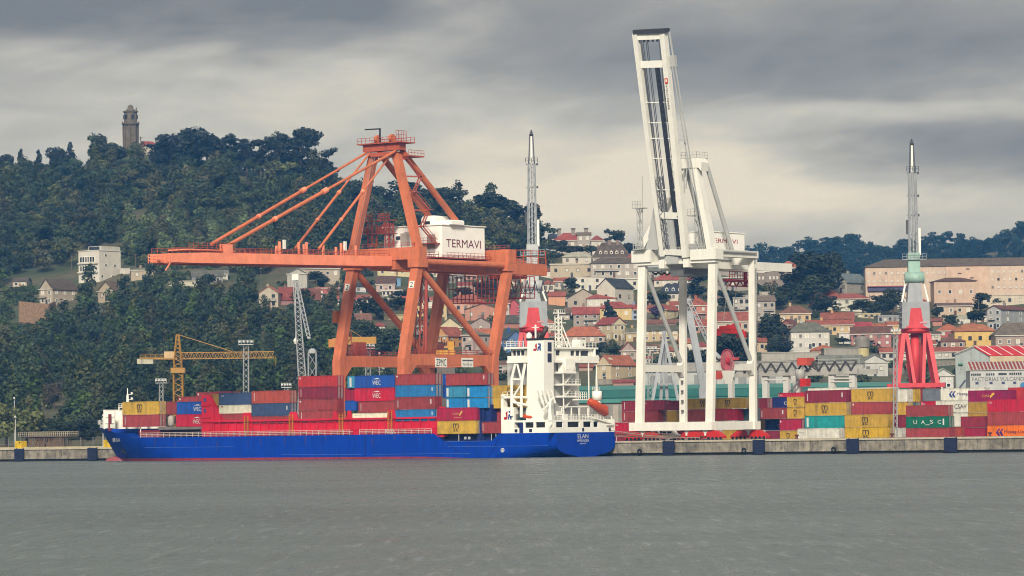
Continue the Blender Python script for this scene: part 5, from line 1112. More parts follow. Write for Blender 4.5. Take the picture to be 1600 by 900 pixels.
for z in (47.5, 57): mb.qbox(al - 1.4, al + 1.6, 2.2, 4.2, z, z + .2); mb.rail(q(al - 1.3, 2.3, z + .2), q(al + 1.5, 2.3, z + .2), 1.5, .7, .12)
mb.beam(q(al + 1, 3, 58.5), q(al + 1, 3, 64.5), .14); mb.build('latch_tower', wcG, wc)
# cabins, machinery house
hW = aW + 4.6; bw0, zw1 = ona(1107, 362, hW); bw1, _ = ona(1163, 363, hW); zwb = 46.9; aw0 = onb(1072, 362, bw0)[0]
hs = MB(); hs.prism([q(hW, bw0, zwb), q(hW, bw1, zwb), q(hW, bw1, zw1), q(hW, bw0, zw1)], U * (aw0 - hW)); hs = hs.build('machinery_house', CRW, wc)
MB().obox(q(aw0 - .2, bw0 - .2, zw1), U * (hW - aw0 + .4), I * (bw1 - bw0 + .4), Z * .2).build('house_roof', CRW, hs)
bb, zz_ = ona(1131, 376.5, hW + .05); mb = MB(); letter(mb, 'TERMAVI', q(hW + .05, bb, zz_), I, Z, abs(ona(1152.5, 376, hW)[0] - ona(1109.5, 376, hW)[0]), .98, .06); mb.build('house_lettering', pm(190, 26, 60, 0), hs)
MB().qbox(aw0, hW, bw0, bw1, 45.02, 46.88).build('house_base', wcG, wc)
mb = MB(); mb.qbox(aW - 4, aW + 3.6, 4.4, 7.4, 44.62, 48.4); mb.qbox(aW - 2.4, aW + 1, 4, 4.4, 44, 46); mb.build('hinge_cabin', wcG, wc)
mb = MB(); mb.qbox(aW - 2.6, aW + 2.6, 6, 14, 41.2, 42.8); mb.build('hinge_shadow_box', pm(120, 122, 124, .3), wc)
mb = MB()
for k in range(11):
    pts = [q(a1 + 2 + k * 0, 6, 0)] ; bq = 7 + k * 1.2; mb.beam(q(a1 + 1.4, bq, 42.4 - .5 * (k % 2)), q(a1 + 1.4, bq + 1.2, 42.4 - .5 * ((k + 1) % 2)), .3)
mb.build('festoon_cable', pm(70, 70, 76, 0), wc)
mb = MB(); mb.qbox(aW - 3, aW + 3, 22, 31, 40.4, 40.8); mb.qbox(aW + 1.6, aW + 2.2, 30, 30.7, 39.2, 42.6); mb.truss(q(aW + 2.4, 22, 39.9), q(aW + 2.4, 31, 39.9), U * .8, Z * 1.4, 6, .2, .14); mb.rail(q(aW + 3, 22, 41.0), q(aW + 3, 31, 41.0), 1.6, 1.2, .12); mb.build('trolley', pm(196, 40, 44, .2), wc)
mb = MB(); mb.qbox(aW - .6, aW + .6, 20, 31.2, 28.2, 29.2); mb.qbox(aW - 1.2, aW + 1.2, 20.2, 20.9, 27.6, 28.8); mb.qbox(aW - 1.2, aW + 1.2, 30.8, 31.5, 27.3, 28.8); mb.qbox(aW - .8, aW + .8, 23, 25.4, 29.2, 29.9); mb.qbox(aW - .9, aW + .9, 28.4, 29.6, 29.2, 30.6); mb.qbox(aW - .7, aW + .7, 26, 27.6, 29.2, 30.2); mb.build('spreader', RDK, wc)
mb = MB()
for b in (23.6, 27.4): mb.beam(q(aW, b, 30.4), q(aW, b + 2, 39.6), .1)
mb.build('spreader_rope', wcG, wc)
# cable reel on the portal, ladders
bc, zc = ona(1137.3, 564, a3 + 1.3); rl = bpy.data.objects.new('cable_reel', None); COL.objects.link(rl); rl.parent = wc
mb = MB(); c0 = q(a3 + 1.2, bc, zc); PNK = pm(206, 84, 92, .2)
for k in range(36):
    t_ = 2 * math.pi * k / 36; t2 = 2 * math.pi * (k + 1) / 36; f_ = lambda r, t: c0 + I * r * math.cos(t) + Z * r * math.sin(t)
    mb.beam(f_(.5, t_), f_(2.72, t_), .05); mb.beam(f_(2.68, t_), f_(2.68, t2), .14)
mb.build('reel_rim', pm(226, 92, 106, .1), rl); MB().lathe(c0 - U * .15, [(2.25, 0), (2.25, .12)], 32, axis=U).build('cable_coil', pm(214, 140, 144, .1), rl); MB().lathe(c0, [(.75, 0), (.7, .35), (.3, .5)], 16, axis=U).build('reel_hub', pm(206, 50, 66, .1), rl)
mb = MB(); mb.qbox(a3 + .9, a3 + 1.6, bc + 2.4, bc + 4.2, zc + .2, zc + .9); mb.build('reel_motor', pm(222, 96, 96, .2), rl)
mb = MB(); mb.prism([q(a3 + .9, bc - 2.2, 19.2), q(a3 + .9, bc + 3.0, 19.2), q(a3 + .9, bc + 1.4, 16.2), q(a3 + .9, bc - .8, 16.2)], U * .4); mb.build('reel_bracket', wcM, rl)
for a_, b_, z0_, z1_ in ((a3 + 1.25, b2 + .3, 7.6, 43),):
    mb = MB()
    for d_ in (-.3, .3): mb.beam(q(a_, b_ + d_, z0_), q(a_, b_ + d_, z1_), .08)
    for k in range(60): zz_ = z0_ + (z1_ - z0_) * k / 60; mb.beam(q(a_, b_ - .3, zz_), q(a_, b_ + .3, zz_), .06)
    for k in range(5): zz_ = 10 + k * 2.3; mb.obox(q(a1 + 10.2 * 0 + .2, b2 - 1.2, zz_), U * .5, I * .4, Z * .5)
    mb.build('ladder', pm(120, 118, 116, .2), wc)
MB().obox(q(a3 - .4, b1 + 1.6, 17.2), U * 1.0, I * 2.6, Z * 1.3).build('drive_cabinet', pm(226, 90, 76, .2), wc)
# ================================================================== harbour cranes, masts, sheds
def jib_crane(cx, D, y, label, lean, tone, legs=True):
    """slewing harbour crane seen end on: y = pixel heights"""
    s = F / D; P = lambda x, yy, dy=0.: at(x, yy, D) + np.array([0, dy, 0])
    X = np.array([1., 0, 0]); Yv = np.array([0, 1., 0]); base = at(cx, y['base'], D); gz = 3.4
    t = thing('slewing_crane', label, 'crane', (base[0], base[1], gz))
    RED = pm(232, 70, 76, .2, k=.68); GRY = pm(*tone, .2); z = lambda yy: at(cx, yy, D)[2]; c0 = base[0]; m = lambda px: px / s
    if True:
        zr = z(y['ring']); zb = gz
        for sx, sy in ((-1, -1), (1, -1), (-1, 1), (1, 1)):
            MB().strut((c0 + sx * m(19), D + sy * 2.5, zr - .6), (c0 + sx * m(42), D + sy * 7, zb + 1.2), X * 1.15, Yv * 1.15).build('leg', RED, t)
            MB().strut((c0 + sx * m(14), D + sy * 2, zr - .6), (c0 + m(4), D + sy * 7, zb + 1.2), X * .85, Yv * .85).build('inner_leg', RED, t)
        zk = z(y['tie'])
        for sy in (-1, 1): MB().box(c0 - m(41), c0 + m(41), D + sy * 6.6 - .6, D + sy * 6.6 + .6, zk - .6, zk + .5).build('tie_beam', RED, t)
        MB().lathe((c0, D, zk), [(1.15, 0), (1.15, zr - zk - .7)], 16).build('centre_column', RED, t, True)
        MB().lathe((c0, D, zr - .6), [(m(20), 0), (m(23), .5), (m(23), 1.4), (m(18), 1.9)], 20).build('slewing_ring', RED, t)
    z0 = z(y['cab0']); z1 = z(y['cab1']); hw = m(22)
    cab = MB(); cab.hexa([(c0 - hw, D - 3.5, z0), (c0 + hw, D - 3.5, z0), (c0 + hw, D + 4, z0), (c0 - hw, D + 4, z0), (c0 - hw * .96, D - 3.5, z1), (c0 + hw * .96, D - 3.5, z1), (c0 + hw * .96, D + 4, z1), (c0 - hw * .96, D + 4, z1)]); cab = cab.build('machinery_cabin', GRY, t)
    h = z1 - z0
    MB().prism([(c0 - hw * .55, D - 3.56, z0 + .05), (c0 + hw * .55, D - 3.56, z0 + .05), (c0 + hw * .36, D - 3.56, z0 + h * .76), (c0 - hw * .36, D - 3.56, z0 + h * .76)], (0, .05, 0)).build('painted_panel', RED, cab)
    MB().prism([(c0 - hw * .85, D - 3.8, z0 - .02), (c0 + hw * .85, D - 3.8, z0 - .02), (c0 + hw * .5, D - 3.8, z0 + .7), (c0 - hw * .5, D - 3.8, z0 + .7)], (0, .3, 0)).build('skirt', RED, cab)
    MB().box(c0 + hw * .25, c0 + hw * .75, D - 3.66, D - 3.6, z0 + h * .18, z0 + h * .24).build('name_plate', pm(236, 170, 170, 0), cab)
    for sx in (-1, 1): MB().tube((c0 + sx * hw * .93, D - 2, z1), (c0 + sx * hw * .62, D - 1, z(y['hub'])), .28, n=8).build('side_strut', WHITE, t)
    mb = MB()
    for k in range(4): mb.box(c0 - hw - .5, c0 - hw - .02, D - 3, D + 3, z0 + h * (.2 + .2 * k), z0 + h * (.2 + .2 * k) + .15)
    mb.build('side_gallery', GRY, cab)
    zh = z(y['hub'])
    MB().hexa([(c0 - hw * .55, D - 2.2, z1), (c0 + hw * .55, D - 2.2, z1), (c0 + hw * .55, D + 2, z1), (c0 - hw * .55, D + 2, z1), (c0 - hw * .42, D - 1.8, zh), (c0 + hw * .42, D - 1.8, zh), (c0 + hw * .42, D + 1.8, zh), (c0 - hw * .42, D + 1.8, zh)]).build('tower', GRY, t)
    MINT = pm(176, 214, 200, .25) if cx > 1000 else pm(206, 210, 210, .2)
    MB().lathe((c0 - hw * .68, D - 1.5, zh + 1.0), [(1.4, 0), (1.4, hw * 1.36)], 16, axis=X).build('hub_drum', MINT, t, True)
    zt = z(y['boom0']); zj = z(y['top']); xj = at(cx + lean, y['top'], D)[0]
    LP = lambda f_: np.array([c0 + (xj - c0) * f_, D, zt + (zj - zt) * f_])
    MB().box(c0 - hw * .42, c0 + hw * .42, D - 1.4, D + 1.4, zh + .8, zt).build('boom_foot', MINT, t)
    mb = MB(); p0, p1 = LP(0), LP(.70)
    for sx in (-1, 1): mb.strut(p0 + X * sx * hw * .27, p1 + X * sx * hw * .2, X * .7, Yv * .9)
    mb.strut(p0, p1, X * .42, Yv * .5)
    mb.build('jib', GRY, t)
    MB().truss(p0, p1, X * hw * .62, Yv * 1.6, 16, .14, .1, .78).build('jib_lattice', GRY, t)
    mb = MB(); p2 = LP(.965)
    for sx in (-1, 1): mb.strut(p1 + X * sx * hw * .2, p2 + X * sx * hw * .1, X * .34, Yv * .5)
    for k in range(7): mb.beam(p1 + (p2 - p1) * k / 7 - X * hw * .18, p1 + (p2 - p1) * (k + 1) / 7 + X * hw * .16, .1)
    mb.build('fly_jib', pm(86, 90, 96, .1), t); MB().strut(p1, p2, X * .45, Yv * .2).build('jib_rail', WHITE, t)
    mb = MB(); mb.beam(p2, LP(1.0), .25); mb.lathe(p2 - X * .4, [(.6, 0), (.6, .8)], 10, axis=X); mb.build('jib_head', pm(70, 74, 80, .1), t)
    mb = MB()
    for f_ in (.70, .50, .33, .16): p = LP(f_); mb.beam(p - X * hw * .38, p + X * hw * .42, .3, .25); mb.box(p[0] + hw * .34, p[0] + hw * .46, D - .4, D + .4, p[2] - .3, p[2] + .3)
    p = LP(.715); mb.rail(p - X * hw * .42 - Yv, p + X * hw * .42 - Yv, 1.2, .8, .1); mb.build('jib_bracket', pm(84, 88, 94, .1), t)
    mb = MB(); mb.box(c0 - hw * .85, c0 + hw * .85, D - 2, D - 1, zt - (zt - zh) * .25, zt - (zt - zh) * .25 + .2); mb.rail((c0 - hw * .85, D - 2, zt - (zt - zh) * .25 + .2), (c0 + hw * .85, D - 2, zt - (zt - zh) * .25 + .2), 1.3, 1.1, .09); mb.build('foot_gallery', GRY, t)
    p = LP(.08); MB().box(p[0] + hw * .34, p[0] + hw * .50, D - 1, D, p[2] - 3, p[2] + 4).build('white_post', WHITE, t)
    p = LP(.2); MB().box(p[0] - hw * .48, p[0] - hw * .36, D - .6, D + .6, p[2] - 1, p[2] + 2.6).build('cable_box', pm(84, 84, 90, .1), t)
    return t
jib_crane(1432.5, 985, dict(base=690, ring=517, tie=602, cab0=513.5, cab1=472, hub=440, boom0=395, top=217), 'red legged harbour crane with grey cabin standing in the yard at right', -8, (176, 180, 184))
jib_crane(836, 1032, dict(base=690, ring=516, tie=602, cab0=512, cab1=471.5, hub=452, boom0=382, top=203), 'red legged harbour crane with grey cabin standing behind the ship funnel', -6, (178, 184, 188))
# lattice crawler crane behind the red stack
D = 1040; t = thing('lattice_crane', 'slim grey lattice crane with hanging fly jib behind the red container stack', 'crane', at(478, 690, D) * [1, 1, 0] + [0, 0, 3.4])
LGm = pm(196, 200, 204, .15)
X1 = np.array([1., 0, 0]); Y1 = np.array([0, 1., 0])
MB().truss(at(473, 600, D), at(462, 440, D), X1 * 2.0, Y1 * 2, 22, .2, .12, .6).build('main_boom', LGm, t)
MB().truss(at(470, 690, D), at(473, 600, D), X1 * 2.0, Y1 * 2, 10, .2, .12).build('lower_boom', LGm, t)
mb = MB(); mb.truss(at(482, 525, D), at(463, 438, D), X1 * .9, Y1 * 1.2, 12, .16, .1); mb.beam(at(480, 527, D), at(485, 528, D), .6); mb.build('fly_jib', LGm, t)
mb = MB(); mb.box(*(lambda p: (p[0] - .9, p[0] + .9, D - .8, D + .8, p[2], p[2] + 1.6))(at(461.5, 438, D))); mb.build('boom_head', WHITE, t)
mb = MB(); mb.truss(at(488, 690, D), at(488, 552, D), X1 * 2.1, Y1 * 2, 7, .24, .12); p = at(488, 552, D); mb.lathe((p[0], D, p[2]), [(1.2, 0), (1.1, .8), (.5, 1.3)], 10); mb.build('mast', LGm, t)
mb = MB(); mb.beam(at(462, 440, D), at(462, 530, D), .1); p = at(462, 533, D); mb.lathe(p, [(.3, -.8), (.7, 0), (.3, .8)], 8); mb.build('hook_block', WHITE, t)
p = at(478, 692, D); mb = MB(); mb.box(p[0] - 4, p[0] + 4, D - 3, D + 3, 3.5, 7.5); mb.build('carrier', LGm, t)
# yellow tower crane
YC = pm(196, 148, 62, .3); D = 1045
t = thing('tower_crane', 'yellow tower crane with horizontal lattice jib before the wooded hill', 'crane', at(279, 690, D) * [1, 1, 0] + [0, 0, 3.4])
MB().truss(at(279.3, 690, D), at(278.6, 580, D), X1 * 2.4, Y1 * 2.4, 13, .34, .16).build('mast', YC, t)
mb = MB(); mb.truss(at(278.5, 578, D), at(278.0, 560, D), X1 * 2.0, Y1 * 2, 3, .3, .15); p = at(278.6, 580, D); mb.box(p[0] - 1.9, p[0] + 1.9, D - 1.9, D + 1.9, p[2] - .5, p[2] + .9); mb.build('slewing_unit', YC, t)
MB().truss(at(278, 560, D), at(277.6, 522, D), X1 * 1.9, Y1 * 1.9, 6, .3, .14, .28).build('tower_head', YC, t)
MB().truss(at(284, 556, D), at(428, 554.3, D), Y1 * 1.5, Z * 1.7, 34, .2, .12).build('jib', YC, t)
mb = MB(); mb.strut(at(277, 560.4, D), at(218.5, 560, D), Y1 * 1.4, Z * .5); mb.rail(at(219, 559, D), at(268, 559.4, D), 1.0, 1.4, .08); mb.build('counter_jib', YC, t)
p = at(227, 563.5, D); MB().box(p[0] - 2.2, p[0] + 2.2, D - .7, D + .7, p[2] - .9, p[2] + .5).build('counterweight', pm(206, 200, 176, .3), t)
p = at(265, 555, D); MB().box(p[0] - 1.4, p[0] + 1.4, D - .8, D + .8, p[2] - .8, p[2] + 1.0).build('winch_box', pm(226, 190, 140, .3), t)
mb = MB(); mb.beam(at(279, 523, D), at(362, 549, D), .18); mb.build('tie_rod', YC, t)
mb = MB(); mb.beam(at(430, 556, D), at(430, 572, D), .12); mb.build('hoist_line', YC, t)
# second yellow crane behind the orange legs, yellow machine beside it
D = 1050; t = thing('tower_crane', 'yellow crane jib partly hidden behind the left orange crane legs', 'crane', at(530, 690, D) * [1, 1, 0] + [0, 0, 3.4])
MB().truss(at(532, 690, D), at(532, 505, D), X1 * 2, Y1 * 2, 26, .26, .12, .5).build('mast', YC, t)
mb = MB(); mb.strut(at(520, 534, D), at(588, 531.5, D), Y1 * 1.8, Z * 1.9); mb.build('jib_cover', pm(206, 152, 60, .3), t); mb = MB(); mb.strut(at(541, 527, D), at(588, 527, D), Y1 * 1.4, Z * .2); mb.beam(at(532, 506, D), at(566, 527, D), .12); mb.build('jib_top', YC, t)
p = at(521, 537, D); MB().box(p[0] - 1.3, p[0] + 1.6, D - 1, D + 1, p[2] - 1, p[2] + 1.2).build('counterweight', pm(214, 140, 60, .3), t)
D = 1058; t = thing('loading_hopper', 'yellow loading machine with rusty chute seen under the orange crane diagonal', 'machine', at(698, 690, D) * [1, 1, 0] + [0, 0, 3.4])
p = at(697, 552, D); mb = MB(); mb.box(p[0] - 3.2, p[0] + 2.6, D - 1.5, D + 1.5, p[2] - .8, p[2] + .8); mb.box(p[0] - 2.8, p[0] - 1.4, D - 1, D + 1, p[2] + .8, p[2] + 1.7); mb.box(p[0] + .6, p[0] + 2.2, D - 1, D + 1, p[2] + .8, p[2] + 3.2); mb.build('body', pm(232, 168, 40, .3), t)
mb = MB(); p = at(686, 540, D); mb.hexa([(p[0] - 1.6, D - 1.2, p[2] - 1), (p[0] + 1.2, D - 1.2, p[2] - 1.2), (p[0] + 1.2, D + 1.2, p[2] - 1.2), (p[0] - 1.6, D + 1.2, p[2] - 1), (p[0] - 1.9, D - 1.5, p[2] + 1.1), (p[0] + 1.4, D - 1.5, p[2] + .4), (p[0] + 1.4, D + 1.5, p[2] + .4), (p[0] - 1.9, D + 1.5, p[2] + 1.1)])
for k in range(6): pp = at(690 + k * 4, 540, D); mb.beam(pp, pp + Z * (2.2 - (k % 3) * .5), .2)
mb.build('chute', pm(126, 56, 50, .3), t); p = at(697, 556, D); MB().box(p[0] - 2.6, p[0] + 2.4, D - 1.2, D + 1.2, 3.4, p[2]).build('plinth', pm(120, 112, 104, .3), t)
# light masts
def light_mast(x, ytop, D, w_, label, lattice=True, ground=3.4):
    p = at(x, 690, D); t = thing('light_mast', label, 'light mast', (p[0], D, ground)); top = at(x, ytop, D); bot = np.array([p[0], D, ground])
    if lattice: MB().truss(bot, top - Z * 1.6, X1 * w_, Y1 * w_, max(6, int((top[2] - ground) / 1.5)), .17, .1, .85).build('mast', pm(186, 190, 190, .2), t)
    else: MB().tube(bot, top - Z * .4, .16, .1, 8).build('mast', pm(206, 208, 208, .1), t)
    mb = MB(); n = 4 if lattice else 1
    if lattice: mb.box(top[0] - w_ * 1.3, top[0] + w_ * 1.3, D - w_, D + w_, top[2] - 1.5, top[2] - 1.35); mb.rail((top[0] - w_ * 1.3, D - w_, top[2] - 1.2), (top[0] + w_ * 1.3, D - w_, top[2] - 1.2), .9, .8, .08)
    for k in range(n): xx = top[0] + (k - (n - 1) / 2) * w_ * .7; mb.box(xx - .22, xx + .22, D - w_ - .4, D - w_ + .1, top[2] - .9, top[2] - .45)
    mb.build('lamp_head', pm(232, 234, 232, .1), t)
light_mast(384.5, 530, 1010, 1.5, 'tall lattice light mast rising behind the orange red container')
light_mast(252, 590, 1010, 1.1, 'short lattice light mast beside the yellow tower crane')
light_mast(575, 536, 1020, 1.4, 'lattice light mast with white lamp heads between the left orange crane legs')
light_mast(447.5, 597, 1010, 1.0, 'low lattice light mast peeping over the orange red container')
light_mast(1399, 512, 880, .85, 'thin grey lattice light mast standing before the container stacks at right')
light_mast(1016, 540, 1020, 1.3, 'lattice light mast behind the leftmost white crane leg')
light_mast(24, 647, 1012, .5, 'tall white lamp post beside the leftmost yellow block', False)
light_mast(161, 650, 985, .5, 'white lamp post just left of the ship bow', False)
light_mast(22.5, 618, 1075, .5, 'street lamp among the trees at far left', False)
light_mast(593, 548, 1030, .5, 'white lamp post left of the second orange crane leg', False)
D = 1000; gy = pm(188, 194, 200, .2); t = thing('harbour_crane', 'pale grey mobile crane leaning behind the second white crane leg', 'crane', at(1100, 690, D) * [1, 1, 0] + [0, 0, 3.4])
MB().strut(at(1076, 486, D), at(1099.5, 606, D), X1 * 1.9, Y1 * 1.6).build('boom', gy, t); MB().strut(at(1099.5, 606, D), at(1103, 692, D), X1 * 2.6, Y1 * 2.2).build('tower', gy, t)
MB().truss(at(1075, 467, D), at(1112, 546, D), X1 * 1.0, Y1 * 1.0, 14, .22, .14).build('back_lattice', gy, t); MB().truss(at(1074.5, 466, D), at(1076, 490, D), X1 * .9, Y1 * .9, 4, .2, .12).build('boom_head', gy, t)
MB().strut(at(1112, 546, D), at(1126, 560, D), X1 * 1.2, Y1 * 1.2).build('counter_arm', gy, t); p = at(1103, 690, D); MB().box(p[0] - 4, p[0] + 4, D - 3, D + 3, 3.5, 7).build('carrier', gy, t)
D = 1006; t = thing('steel_tripod', 'pale steel tripod standing between the first two white crane legs', 'mast', at(1036, 690, D) * [1, 1, 0] + [0, 0, 3.4]); top = at(1038, 524, D)
for x, dy in ((1008, -3), (1030, 4), (1046, 4), (1072, -3)): p = at(x, 692, D); MB().strut(top, np.array([p[0], D + dy, 3.4]), X1 * .8, Y1 * .8).build('leg', gy, t)
MB().tube(top - Z * 1.5, top + Z * 1.2, .5, n=8).build('head', gy, t); p0 = at(1024, 600, D); p1 = at(1056, 600, D); MB().beam(p0, p1, .4).build('brace', gy, t)
# yard gantry with zigzag festoon
bY = 100; t = thing('yard_gantry', 'white yard gantry with zigzag festoon cable behind the containers', 'crane', q(onb(1230, 690, bY)[0], bY, 3.4))
GW = pm(236, 236, 230, .15, var=.05)
aG0 = onb(1118, 580, bY)[0]; aG1, zG = onb(1341, 580.5, bY)
for db in (0, 9): MB().qbox(aG0, aG1, bY + db - .5, bY + db + .5, zG - .6, zG + .7).build('girder', pm(196, 194, 186, .3), t)
for x, w_ in ((1141, 1.4), (1195, 1.5), (1213, .8), (1228, 1.6), (1248, 1.6), (1299, 1.6), (1331.5, 1.7)):
    a = onb(x, 620, bY)[0]; MB().qbox(a - w_ / 2, a + w_ / 2, bY + (0 if w_ > 1 else 8.4), bY + (0 if w_ > 1 else 8.4) + 1.1, 3.4, zG - .6).build('leg', GW, t)
for x0, x1, y_ in ((1195, 1228, 593), (1299, 1331, 591), (1299, 1331, 596)): p0 = qb(x0, y_, bY); p1 = qb(x1, y_, bY); MB().beam(p0, p1, .35).build('brace', GW, t)
mb = MB(); n = 27; pts = [q(aG0 + (aG1 - aG0) * (k / n), bY - .8, zG + (2.6 if k % 2 else .5)) for k in range(n + 1)]
for k in range(n): mb.beam(pts[k], pts[k + 1], .34, .4)
mb.beam(q(aG0, bY - .8, zG + 2.8), q(aG1, bY - .8, zG + 2.8), .14); mb.build('festoon_cable', pm(84, 82, 80, .1), t)
mb = MB(); mb.rail(q(aG0, bY + .5, zG + .7), q(aG1, bY + .5, zG + .7), 2.6, 2.4, .12, 3); mb.build('railing', pm(206, 206, 200, .1), t)
a0_, z0_ = onb(1248.5, 571, bY - 2); a1_, z1_ = onb(1264, 559, bY - 2); cb = MB(); cb.qbox(a0_, a1_, bY - 3, bY + .5, z0_, z1_); cb.build('trolley_cab', pm(226, 92, 70, .2), t)
ac = onb(1250, 580, bY - 2)[0]; MB().lathe(q(ac, bY - 2, z0_ - 4.6), [(.3, .6), (.9, 1.2), (1.2, 2.2), (1.2, 3.6)], 14).build('cable_drum', pm(196, 196, 190, .3), t, True)
MB().beam(q(ac + 1.5, bY - 2, z0_ - 2.5), qb(1232, 613, bY - 2), .35).build('drum_brace', pm(150, 150, 148, .2), t)
a0_, z0_ = onb(1253, 604, bY - 2); MB().qbox(a0_, a0_ + 2.0, bY - 3, bY - 1, z0_, z0_ + 2.0).build('hook_block', RDK, t)
a0_, z0_ = onb(1116, 589, bY - 1); MB().qbox(a0_, a0_ + 2.6, bY - 1.6, bY - .9, z0_, z0_ + 1.5).build('motor_cover', pm(226, 92, 70, .2), t)
# ================================================================== sheds
GREEN = pm(22, 112, 106, .2); GREENL = pm(70, 152, 142, .3); BEI = pm(186, 178, 164, .35)
D = 1045
def flat(px, py): return at(px, py, D)
t = thing('warehouse', 'long low warehouse with a green fascia behind the yard containers', 'warehouse', at(1160, 690, D) * [1, 1, 0] + [0, 0, 3.4])
xl, xr = at(890, 620, D)[0], at(1426, 620, D)[0]; zt_ = at(1160, 604, D)[2]; ze = at(1160, 618.8, D)[2]; zl = at(1160, 626.5, D)[2]
MB().box(xl, xr, D + .6, D + 26, 3.4, zt_ - 1.2).build('wall', BEI, t)
fa = MB().box(xl - .5, xr + .5, D - .6, D + .5, ze, zt_ - .4).build('fascia', GREEN, t)
MB().prism([(xl - .6, D - .7, zt_ - .4), (xl - .6, D + 27, zt_ - .4), (xl - .6, D + 13, zt_ + .9)], (xr - xl + 1.2, 0, 0)).build('roof', GREENL, t)
MB().box(xl - .4, xr + .4, D - .2, D + .5, zl, ze - .02).build('lower_band', GREENL, t)
for k in range(18): x = xl + 3 + k * 5.1; MB().box(x, x + 3.6, D + .48, D + .56, 3.5, zl - .6).build('shutter', pm(150, 146, 138, .3), t)
D = 1066; t = thing('warehouse', 'pale grey shed with tall panels rising behind the green fascia', 'warehouse', at(1110, 690, D) * [1, 1, 0] + [0, 0, 3.4])
xl, xr = at(1004, 600, D)[0], at(1262, 600, D)[0]; z1_ = at(1130, 580, D)[2]
MB().box(xl, xr, D, D + 8, 3.4, z1_).build('wall', pm(196, 196, 192, .3), t); MB().prism([(xl - .4, D - .5, z1_), (xl - .4, D + 8.5, z1_), (xl - .4, D + 4, z1_ + 2.6)], (xr - xl + .8, 0, 0)).build('roof', pm(168, 166, 160, .4), t)
for k in range(11): x = xl + 2 + k * 4.1; MB().box(x, x + 2.2, D - .1, D - .02, z1_ - 4.4, z1_ - 1.0).build('panel', pm(150, 150, 150, .3), t)
mb = MB(); [mb.obox(at(1116 + k * 2.2, 590.5, D - .2), X1 * .3, Y1 * .05, Z * .5) for k in range(8)]; mb.build('lettering', pm(80, 84, 84, 0), t)
# sign-written workshop and its striped-roof neighbours
D = 1120; t = thing('workshop', 'grey workshop with rusty striped roof and dark wall lettering at far right', 'building', at(1560, 607, D))
g0 = at(1516, 607, D); x0_ = g0[0]; x1_ = at(1660, 607, D)[0]; ze = at(1550, 578.5, D)[2]; zr = at(1550, 566, D)[2]
WK = pm(206, 208, 206, .3); MB().box(x0_, x1_, D, D + 10, 3.0, ze).build('wall', WK, t)
mb = MB(); letter(mb, 'FACTORIAS VULCANO', (at(1559.7, 592, D)[0], D - .05, at(1559.7, 592.3, D)[2]), X1, Z, 80.6 / F * D, 1.15, .0); mb.build('wall_lettering', pm(92, 92, 90, .1), t)
roof = MB().prism([(x0_ - .4, D - .4, ze), (x1_, D - .4, ze), (x1_, D + 5, zr), (x0_ - .4, D + 5, zr)], (0, 0, .2)).build('roof', pm(206, 200, 194, .3), t)
for k in range(24): xx = x0_ + .2 + k * 1.08; MB().prism([(xx, D - .45, ze + .22), (xx + .62, D - .45, ze + .22), (xx + .42, D + 4.95, zr + .22), (xx - .2, D + 4.95, zr + .22)], (0, 0, .05)).build('roof_strip', pm(160, 70, 62, .5), roof)
for (r0, r1, n0, n1, yy, hh) in ((1517, 1533, 5, 0, 585, .62), (1541, 1555, 4, 0, 585, .62), (1560, 1573, 5, 0, 584.6, .62), (1577, 1597, 6, 0, 584.4, .62)):
    for k in range(n0): x = at(r0 + (r1 - r0) * k / n0, yy, D)[0]; MB().box(x, x + .45, D - .07, D + .05, at(1550, yy, D)[2] - hh / 2, at(1550, yy, D)[2] + hh / 2).build('window', GLASS, t)
for px in (1526.5, 1548.5, 1567.5, 1585.5): x = at(px, 598, D)[0]; zz_ = at(1560, 598.3, D)[2]; MB().box(x - .45, x + .45, D - .07, D + .05, zz_ - .35, zz_ + .35).build('window', pm(64, 66, 110, 0), t)
mb = MB(); p = at(1504, 600, D); mb.beam(at(1499, 606, D) - Y1, at(1508, 594, D) - Y1, .8, .5); mb.build('outside_stair', pm(84, 88, 110, .2), t); MB().lathe(at(1599, 602, D - .3), [(.9, 0), (.9, .2)], 16, axis=-Y1).build('round_sign', pm(60, 130, 190, 0), t)
D = 1140; t = thing('boatyard_hall', 'large pale gabled hall with red and white striped roof at far right', 'building', at(1545, 580, D))
s_ = F / D; x0_ = at(1493, 580, D)[0]; xa = at(1520, 542, D)[0]; x1_ = at(1544, 580, D)[0]; za = at(1520, 542, D)[2]; z0_ = at(1493, 554, D)[2]; z1_ = at(1544, 556, D)[2]
MB().prism([(x0_, D, 5), (x1_, D + .0, 5), (x1_, D, z1_), (xa, D, za), (x0_, D, z0_)], (30, 9, 0)).build('wall', pm(178, 188, 186, .3), t)
rf = MB().prism([(x1_ + .2, D - .4, z1_ - .1), (xa, D - .4, za + .1), (xa, D - .4, za + .35), (x1_ + .3, D - .4, z1_ + .15)], (30, 9, 0)).build('roof', pm(206, 46, 56, .15), t)
for k in range(7): o = np.array([.3 + k * 3.4, (.3 + k * 3.4) * .3, 0]); MB().prism([np.array([x1_ + .35, D - .4, z1_ + .2]) + o, np.array([xa + .05, D - .4, za + .4]) + o, np.array([xa + .4, D - .3, za + .4]) + o, np.array([x1_ + .75, D - .3, z1_ + .2]) + o], (0, 0, .05)).build('roof_strip', pm(240, 226, 220, .1), rf)
MB().box(x1_ + .5, x1_ + 22, D - .5, D + .5, 6, at(1560, 556.5, D)[2]).build('side_wall', pm(214, 196, 160, .2), t)
MB().prism([(x0_ - .5, D - .5, z0_), (xa, D - .5, za + .1), (xa, D - .5, za + .3), (x0_ - .5, D - .5, z0_ + .25)][::-1], (30, 9, 0)).build('roof_slope', pm(196, 196, 190, .2), t)
